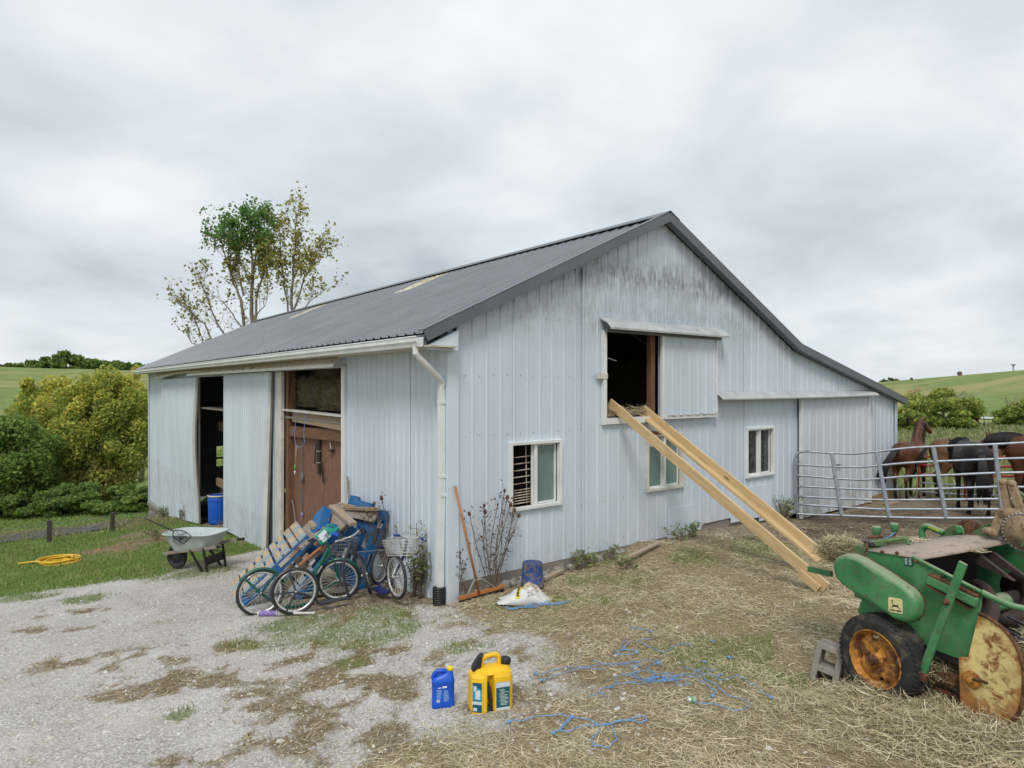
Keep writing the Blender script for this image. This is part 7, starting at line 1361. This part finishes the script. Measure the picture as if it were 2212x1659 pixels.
# ================================================================ hay and tack inside the barn
def bale_mat():
    m, nt, N, L, b = nodes('hay_bale'); p = ngeo(nt); n = nnoise(nt, nmap(nt, p, (18, 70, 60)), 1., 5, .65, .5); n2 = nnoise(nt, p, 5, 4, .6)
    c = nmix(nt, nramp(nt, n, (.3, 0.), (.7, 1.)), (.07, .05, .028), (.30, .235, .13)); c = nmix(nt, nmath(nt, 'MULTIPLY', n2, .5), c, (.12, .09, .05)); L.new(c, b.inputs['Base Color']); b.inputs['Roughness'].default_value = .95; nbump(nt, b, n, .9, .03)
bale_mat()
def straw_tuft(V, F, C, g, pts, L, w, pal, up=.25):
    """append curved stalks at pts to the arrays"""
    n = len(pts); a = g.uniform(0, 2*pi, n); pit = g.normal(0, up, n); d = np.stack([np.cos(a)*np.cos(pit), np.sin(a)*np.cos(pit), np.abs(np.sin(pit))*.8], 1); ln = (np.asarray(L)*g.uniform(.5, 1.4, n))[:, None]
    sd = np.stack([-np.sin(a), np.cos(a), g.normal(0, .5, n)], 1); sd /= np.linalg.norm(sd, axis=1)[:, None]; ww = (np.asarray(w)*g.uniform(.6, 1.3, n))[:, None]
    bend = g.normal(0, .16, (n, 3))*ln; bend[:, 2] = -np.abs(bend[:, 2])*.3; p0 = pts-d*ln*.5; p1 = pts+bend; p2 = pts+d*ln*.5
    p0[:, 2] = np.maximum(p0[:, 2], pts[:, 2]-.004); v = np.stack([p0-sd*ww*.5, p0+sd*ww*.5, p1-sd*ww*.5, p1+sd*ww*.5, p2-sd*ww*.3, p2+sd*ww*.3], 1).reshape(-1, 3)
    o = sum(len(x) for x in V); i = np.arange(n)[:, None]*6+o; F.append(np.concatenate([i+np.array([[0, 1, 3, 2]]), i+np.array([[2, 3, 5, 4]])], 0)); V.append(v); C.append(np.repeat(mixcol(n, pal, g, .25), 6, 0))
STRAW = [(0.672, 0.582, 0.403), (0.571, 0.482, 0.314), (0.784, 0.706, 0.538), (0.470, 0.381, 0.246), (0.616, 0.549, 0.370)]; OLDHAY = [(.40, .34, .19), (.49, .42, .24), (.32, .27, .15), (.57, .49, .31), (.36, .36, .18)]
def hay_bale(label, c, size, rz, seed, group='hay bales stored in the loft'):
    g = np.random.default_rng(seed); o = thing('hay_bale', Vector(c)-Vector((0, 0, size[2]/2)), label, 'hay bale', group, M=Matrix.Translation(Vector(c)) @ Matrix.Rotation(rz, 4, 'Z')); mb = MB(); rows = []
    sx, sy, sz = size
    for i in range(9):
        x = -sx/2+sx*i/8; k = 1-.10*(i in (0, 8)); rows.append([Vector((x, sy/2*k*(cos(a)/max(abs(cos(a)), abs(sin(a))))*(1+.05*sin(a*5+i+seed)), sz/2*k*(sin(a)/max(abs(cos(a)), abs(sin(a))))*(1+.05*cos(a*4+i*2)))) for a in [2*pi*j/20+.05 for j in range(20)]])
    loft(mb, rows); mb.build('bale_body', 'hay_bale', o, world=False)
    n = 3600; P = g.uniform(-.5, .5, (n, 3))*np.array(size); ax = g.integers(1, 3, n); sg = g.choice([-1, 1], n)
    for k in (1, 2): s = ax == k; P[s, k] = sg[s]*size[k]*.5
    M_ = np.array(ROOTM[o.name]); P = P @ M_[:3, :3].T+M_[:3, 3]; V, F, C = [], [], []; straw_tuft(V, F, C, g, P, .22, .007, [(.34, .27, .155), (.24, .18, .10), (.17, .13, .07), (.42, .34, .21)], .7); raw('loose_stalks', np.concatenate(V), np.concatenate(F), 'straw', dict(col=np.concatenate(C)), o, kind='stuff')
    mb = MB()
    for x in (-sx*.22, sx*.22): mb.tube([(x, sy*.52*a, sz*.52*b) for a, b in ((-1, -1), (1, -1), (1, 1), (-1, 1))], .004, 4, closed=True)
    mb.build('bale_twine', 'rope_blue', o, world=False)
hay_bale('hay bale above the doorway ledge, left one', (.42, 5.35, 2.62), (1.0, .48, .50), pi/2, 1); hay_bale('hay bale above the doorway ledge, right one', (.42, 4.15, 2.58), (1.05, .48, .50), pi/2+.05, 2); hay_bale('hay bale high in the doorway, on top of the other two', (.55, 4.75, 3.10), (1.05, .5, .46), pi/2, 3)
hay_bale('hay bale deep in the loft opening, lower one', (3.4, 1.9, 2.40), (1.0, .48, .46), 0, 4); hay_bale('hay bale deep in the loft opening, upper one', (3.3, 2.1, 2.88), (1.0, .48, .46), .1, 5)
# loose hay on the loft sill
g = np.random.default_rng(12); n = 1600; P = np.stack([g.uniform(2.84, 3.92, n), np.abs(g.normal(0, .10, n))+.02, 2.29+np.abs(g.normal(0, .05, n))], 1); V, F, C = [], [], []; straw_tuft(V, F, C, g, P, .15, .006, STRAW, .5); o = raw('loft_hay', np.concatenate(V), np.concatenate(F), 'straw', dict(col=np.concatenate(C)), kind='stuff'); o['label'] = 'loose straw on the loft door sill'
# tack and cords hung on the plywood
pm('strap_black', (.015, .013, .016), .6, var=.3); pm('cord_blue', (.22, .28, .55), .6); pm('cord_slate', (.10, .15, .19), .7); pm('stick_green', (.05, .55, .08), .5)
Zt = lambda x, y: ((780+x*.36145)/1.35624, (1050+y*.36145)/1.35624)
def tq(x, y, X=.10): return on_x(*Zt(x, y), X)
def hang(name, label, build): o = thing(name, tq(*build[0][0]), label, 'tack' if 'cord' not in name else 'cord', 'tack hung in the doorway'); return o
o = thing('hanging_twine', tq(280, 440, .0), 'pale blue twine loop hanging over the doorway ledge', 'cord'); mb = MB(); strand(mb, [tq(245, 440, -.06), tq(238, 520, -.06), tq(230, 620, -.06), tq(240, 700, -.06), tq(275, 720, -.06), tq(308, 690, -.06), tq(305, 620, -.06), tq(312, 530, -.06), tq(322, 445, -.06)], .006, 5); mb.build('loop', 'cord_blue', o); mb = MB(); strand(mb, [tq(235, 560, -.06), tq(215, 600, -.06), tq(205, 590, -.06), tq(225, 580, -.06)], .005, 5); mb.build('loop_end', 'cord_blue', o)
o = thing('lead_rope', tq(290, 1240), 'long slate-blue lead rope hanging down the plywood', 'rope'); mb = MB(); strand(mb, [tq(288, 640), tq(292, 760), tq(290, 900), tq(295, 1000), tq(285, 1080), tq(288, 1180), tq(290, 1250)], .009, 6); mb.build('rope', 'cord_slate', o); mb = MB(); mb.tube([tq(292, 930), tq(296, 1010)], .025, 8); mb.build('knot', 'cord_slate', o); mb = MB(); mb.tube([tq(290, 1248), tq(291, 1290)], .02, 8); mb.build('tassel', 'cord_blue', o)
o = thing('bridle_strap', tq(425, 950), 'black leather straps with buckles hung on the plywood', 'strap')
for a, b, w in (((425, 655), (425, 940), .11), ((405, 690), (390, 850), .03), ((445, 830), (462, 1010), .035)): mb = MB(); mb.bar(tq(*a), tq(*b), w, .012, (1, 0, 0)); mb.build('strap', 'strap_black', o)
for y in (752, 845): mb = MB(); mb.bar(tq(410, y, .09), tq(440, y, .09), .014, .012); mb.build('buckle', 'steel_rim', o)
o = thing('hook_weight', tq(528, 765), 'pale cord with black clip on the right plywood sheet', 'clip'); mb = MB(); strand(mb, [tq(510, 645), tq(518, 690), tq(525, 735)], .008, 5); mb.build('cord', 'old_white', o); mb = MB(); mb.bar(tq(512, 745), tq(545, 745), .06, .02); mb.build('clip', 'strap_black', o)
o = thing('riding_crop', tq(235, 940), 'white crop with green band hung on the left post', 'crop'); mb = MB(); mb.tube([tq(243, 710, .08), tq(238, 860, .08)], .008, 6); mb.build('chain', 'bar_metal', o); mb = MB(); mb.tube([tq(233, 862, .08), tq(232, 910, .08)], .014, 6); mb.build('green_band', 'stick_green', o); mb = MB(); mb.tube([tq(232, 910, .08), tq(231, 940, .08)], .014, 6); mb.build('white_end', 'ink_white', o)
o = thing('wooden_cane', tq(230, 1330), 'grey stick leaning at the foot of the plywood', 'stick'); mb = MB(); strand(mb, [tq(210, 1150), tq(222, 1200), tq(232, 1280), tq(245, 1360)], .015, 6); mb.build('stick', 'wood_grey', o)
# ================================================================ litter, stones and grass
def polar(n, d0, d1, g, pw=1., a0=-42, a1=42):
    """ground points around the viewer; density per area falls with distance (pw=1: as 1/d)"""
    th = np.radians(g.uniform(a0, a1, n)); u = g.uniform(0, 1, n)
    d = d0+(d1-d0)*u if pw == 1. else (d0**(2-pw)+(d1**(2-pw)-d0**(2-pw))*u)**(1/(2-pw))
    f = d*np.cos(th); r = d*np.sin(th); return CAM.x+FW.x*f+RT.x*r, CAM.y+FW.y*f+RT.y*r, d
def outside(x, y): return ~((x > -.05) & (x < BW+.1) & (y > -.04) & (y < BL+.1))
g = np.random.default_rng(101)
def surfm(x, y, m, k): return height(x, y)+hayh(x, y, {q: v[k] for q, v in m.items()})
def layer(name, label, n, d0, d1, dens, L, w, pal, up, pw=1., lift=.004, a0=-44, a1=50, mat='straw', Ld=0.):
    x, y, d = polar(n, d0, d1, g, pw, a0, a1); m = masks(x, y); k = (g.uniform(0, 1, n) < dens(m, x, y, d)) & outside(x, y); x, y, d = x[k], y[k], d[k]
    P = np.stack([x, y, surfm(x, y, m, k)+lift+np.abs(g.normal(0, .006, len(x)))], 1); V, F, C = [], [], []; straw_tuft(V, F, C, g, P, L*(1+Ld*d), w*(1+.05*d), pal, up)
    o = raw(name, np.concatenate(V), np.concatenate(F), mat, dict(col=np.concatenate(C)), kind='stuff'); o['label'] = label; return o
cl = lambda m, x, y, s, lo, hi, sd: np.clip((fbm(x, y, s, sd, 3)-lo)/(hi-lo), 0, 1)
layer('loose_hay', 'loose pale hay strewn over the yard', 240000, 2.0, 15, lambda m, x, y, d: m['hay']*(.14+.86*cl(m, x, y, .45, .38, .6, 7)), .115, .0033, STRAW, .28, lift=.006)
layer('old_hay', 'greenish older hay between the pale stalks', 150000, 2.0, 16, lambda m, x, y, d: np.maximum(m['hay'], 0)*(.25+.75*cl(m, x, y, .7, .4, .6, 17)), .10, .0035, OLDHAY, .35)
layer('yard_chaff', 'thin chaff scattered on gravel and earth', 80000, 2.0, 14, lambda m, x, y, d: np.clip(.10+.5*m['brown']+.35*(1-m['grav'])*(1-m['grass']), 0, .8)*(1-.8*m['grass']), .07, .0035, STRAW+[(.30, .21, .11), (.22, .15, .08)], .25)
layer('dead_grass', 'brown dead grass tufts on the drive', 170000, 2.0, 13, lambda m, x, y, d: np.clip(m['brown']*1.0-.1, 0, 1)*(.4+.6*cl(m, x, y, .25, .4, .6, 27)), .055, .0038, [(.33, .24, .13), (.25, .18, .10), (.40, .31, .19), (.28, .26, .12), (.21, .16, .09)], .75)
layer('mulch_straw', 'reddish mulch straw in the lawn', 30000, 9, 18, lambda m, x, y, d: m['mulch'], .14, .006, [(.42, .22, .10), (.34, .18, .09), (.50, .33, .17)], .3)
def blades(name, label, n, d0, d1, dens, H, w, pal, pw=1., a0=-44, a1=44, lean=.45, mat='grass_blades', clump=None, sc=0.):
    x, y, d = polar(n, d0, d1, g, pw, a0, a1); m = masks(x, y); k = (g.uniform(0, 1, n) < dens(m, x, y, d)) & outside(x, y); x, y, d = x[k], y[k], d[k]; n = len(x)
    z = (surfm(x, y, m, k) if d1 < 40 else height(x, y, d1 < 70)); h = H(m, x, y, d)[k] if callable(H) else np.full(n, H); h = h*g.uniform(.45, 1.3, n)*(1+sc*d); a = g.uniform(0, 2*pi, n); ln = np.abs(g.normal(0, lean, n)); b = g.uniform(0, 2*pi, n); ww = w*(1+.06*d)*g.uniform(.6, 1.3, n)
    base = np.stack([x, y, z-.004], 1); off = np.stack([np.cos(a)*ln*h, np.sin(a)*ln*h, h*np.sqrt(np.clip(1-ln*ln*.5, .15, 1))], 1); sd = np.stack([np.cos(b)*ww, np.sin(b)*ww, np.zeros(n)], 1)*.5
    mid = base+off*.5; mid[:, 2] += h*.12; tip = base+off; V = np.stack([base-sd, base+sd, mid+sd*.8, tip, mid-sd*.8], 1).reshape(-1, 3); i = np.arange(n)[:, None]*5
    F = np.concatenate([i+np.array([[0, 1, 2, 4]]), i+np.array([[4, 2, 3, 3]])], 0); F3 = np.concatenate([i+np.array([[0, 1, 2]]), i+np.array([[0, 2, 4]]), i+np.array([[4, 2, 3]])], 0)
    col = np.repeat(mixcol(n, pal, g, .3), 5, 0); o = raw(name, V, F3, mat, dict(col=col), kind='stuff'); o['label'] = label; return o
LAWN = [(.17, .30, .06), (.22, .35, .08), (.13, .24, .05), (.28, .38, .11), (.38, .37, .17)]; TUFT = [(.20, .28, .08), (.26, .34, .11), (.16, .23, .06), (.36, .34, .17)]; ROUGH = [(.38, .34, .18), (.28, .28, .12), (.22, .26, .09), (.44, .40, .24)]; WEEDS = [(.21, .26, .085), (.29, .33, .12), (.17, .22, .07), (.36, .36, .17), (.42, .41, .27)]
blades('lawn_grass', 'green lawn grass beside the drive', 190000, 7, 24, lambda m, x, y, d: m['grass']*(1-m['far'])*(.45+.55*cl(m, x, y, .6, .3, .55, 37)), .06, .0055, LAWN, .6, a0=-44, a1=-4)
blades('grass_tufts', 'green grass patches in the yard', 230000, 2.2, 14, lambda m, x, y, d: np.clip(m['green']-.05, 0, 1)*(.35+.65*cl(m, x, y, .22, .4, .6, 47)), .05, .0042, TUFT, 1.)
blades('rough_grass', 'long dry grass along the low fence', 70000, 15, 34, lambda m, x, y, d: m['far']*(x < 3)*(y < 21)*(.3+.7*cl(m, x, y, 1.2, .35, .6, 57)), .12, .007, ROUGH, .8, a0=-44, a1=-20)
blades('valley_grass', 'mown grass beyond the lane', 40000, 30, 62, lambda m, x, y, d: (x < 12)*(y > 24)*1., .14, .014, LAWN, .8, a0=-44, a1=-22)
blades('pasture_weeds', 'rank weeds and grass of the right pasture', 120000, 15.5, 75, lambda m, x, y, d: np.clip((d-17.5)/3, 0, 1)*(x > 13)*np.clip((np.degrees(np.arctan2((x-CAM.x)*RT.x+(y-CAM.y)*RT.y, (x-CAM.x)*FW.x+(y-CAM.y)*FW.y))-24)/2, 0, 1)*(.25+.75*cl(m, x, y, 3., .38, .6, 67)), .20, .016, WEEDS, .9, a0=20, a1=44, sc=.008)
# gravel stones
def stones(name, label, n, d0, d1, dens, s0, s1, pal, pw=1.):
    x, y, d = polar(n, d0, d1, g, pw); m = masks(x, y); k = (g.uniform(0, 1, n) < dens(m, x, y, d)) & outside(x, y); x, y, d = x[k], y[k], d[k]; n = len(x); s = s0+(s1-s0)*g.uniform(0, 1, n)**3
    B = np.array([(1, 0, 0), (.3, .9, .1), (-.8, .5, 0), (-.7, -.6, .1), (.4, -.9, 0), (.25, .1, .75), (-.3, -.1, .7)]); n7 = len(B)
    a = g.uniform(0, 2*pi, n); c, sn = np.cos(a), np.sin(a); V = B[None]*(s[:, None, None]*g.uniform(.7, 1.25, (n, n7, 3))*np.array([1, .8, .75])); X = V[..., 0]*c[:, None]-V[..., 1]*sn[:, None]; Y = V[..., 0]*sn[:, None]+V[..., 1]*c[:, None]
    P = np.stack([X+x[:, None], Y+y[:, None], V[..., 2]+(surfm(x, y, m, k)-s*.1)[:, None]], -1).reshape(-1, 3); T = np.array([(0, 1, 5), (1, 2, 6), (1, 6, 5), (2, 3, 6), (3, 4, 6), (4, 5, 6), (4, 0, 5)]); F = (np.arange(n)[:, None, None]*n7+T[None]).reshape(-1, 3)
    o = raw(name, P, F, 'stone', dict(col=np.repeat(mixcol(n, pal, g, .18), n7, 0)), kind='stuff'); o['label'] = label
def stone_mat():
    m, nt, N, L, b = nodes('stone'); L.new(nmix(nt, nmath(nt, 'MULTIPLY', nnoise(nt, ngeo(nt), 120, 3, .6), .3), nattr(nt, 'col', True), (.25, .23, .21)), b.inputs['Base Color']); b.inputs['Roughness'].default_value = .9
stone_mat(); LIME = [(.44, .42, .395), (.51, .495, .47), (.37, .35, .325), (.57, .56, .54), (.42, .375, .32)]
stones('gravel_stones', 'crushed limestone gravel on the drive', 120000, 2.0, 13, lambda m, x, y, d: np.clip(m['grav']*.75+.10*(1-m['hay'])*(1-m['grass']), 0, 1)*(.3+.7*cl(m, x, y, .6, .3, .6, 77)), .005, .022, LIME)
stones('large_stones', 'larger pale stones in the gravel', 4500, 2.2, 12, lambda m, x, y, d: np.clip(m['grav']*.5+.14*(1-m['grass']), 0, 1), .016, .042, LIME)
stones('dung_clods', 'dark dung clods and trampled earth by the gate', 16000, 9, 20, lambda m, x, y, d: m['dung']*cl(m, x, y, .7, .35, .6, 87), .015, .06, [(.06, .042, .03), (.09, .065, .045), (.045, .032, .024)])
# hay caught in and on the baler
def pile(name, label, pts_fn, n, L, pal, up, parent=None, w=.005):
    P = pts_fn(n); V, F, C = [], [], []; straw_tuft(V, F, C, g, P, L, w, pal, up); o = raw(name, np.concatenate(V), np.concatenate(F), 'straw', dict(col=np.concatenate(C)), parent, kind='stuff')
    if parent is None: o['label'] = label
def blob(c, r): return lambda n: np.array(c)+(lambda e: e/np.linalg.norm(e, axis=1)[:, None]*(g.uniform(0, 1, n)**.4)[:, None])(g.normal(size=(n, 3)))*np.array(r)
pile('caught_hay', '', blob(bp(545, 335, .55), (.20, .20, .12)), 1800, .15, OLDHAY+STRAW, .6, bal); pile('caught_hay', '', blob(bp(1170, 1060, .33), (.16, .16, .09)), 1500, .14, STRAW+OLDHAY, .6, bal); pile('caught_hay', '', blob(BP_(.72, .8, 1.02), (.45, .18, .10)), 2600, .15, STRAW+OLDHAY, .6, bal); pile('caught_hay', '', blob(BP_(-.05, .75, 1.52), (.10, .35, .012)), 500, .07, STRAW, .2, bal, .004)
pile('hay_heap', 'hay heaped at the baler tyre and pickup', lambda n: (lambda x, y: np.stack([x, y, surf(x, y)+np.abs(g.normal(0, .035, n))], 1))(BO.x+g.normal(.25, .55, n), BO.y+g.normal(-.45, .35, n)), 9000, .15, STRAW+OLDHAY, .55)
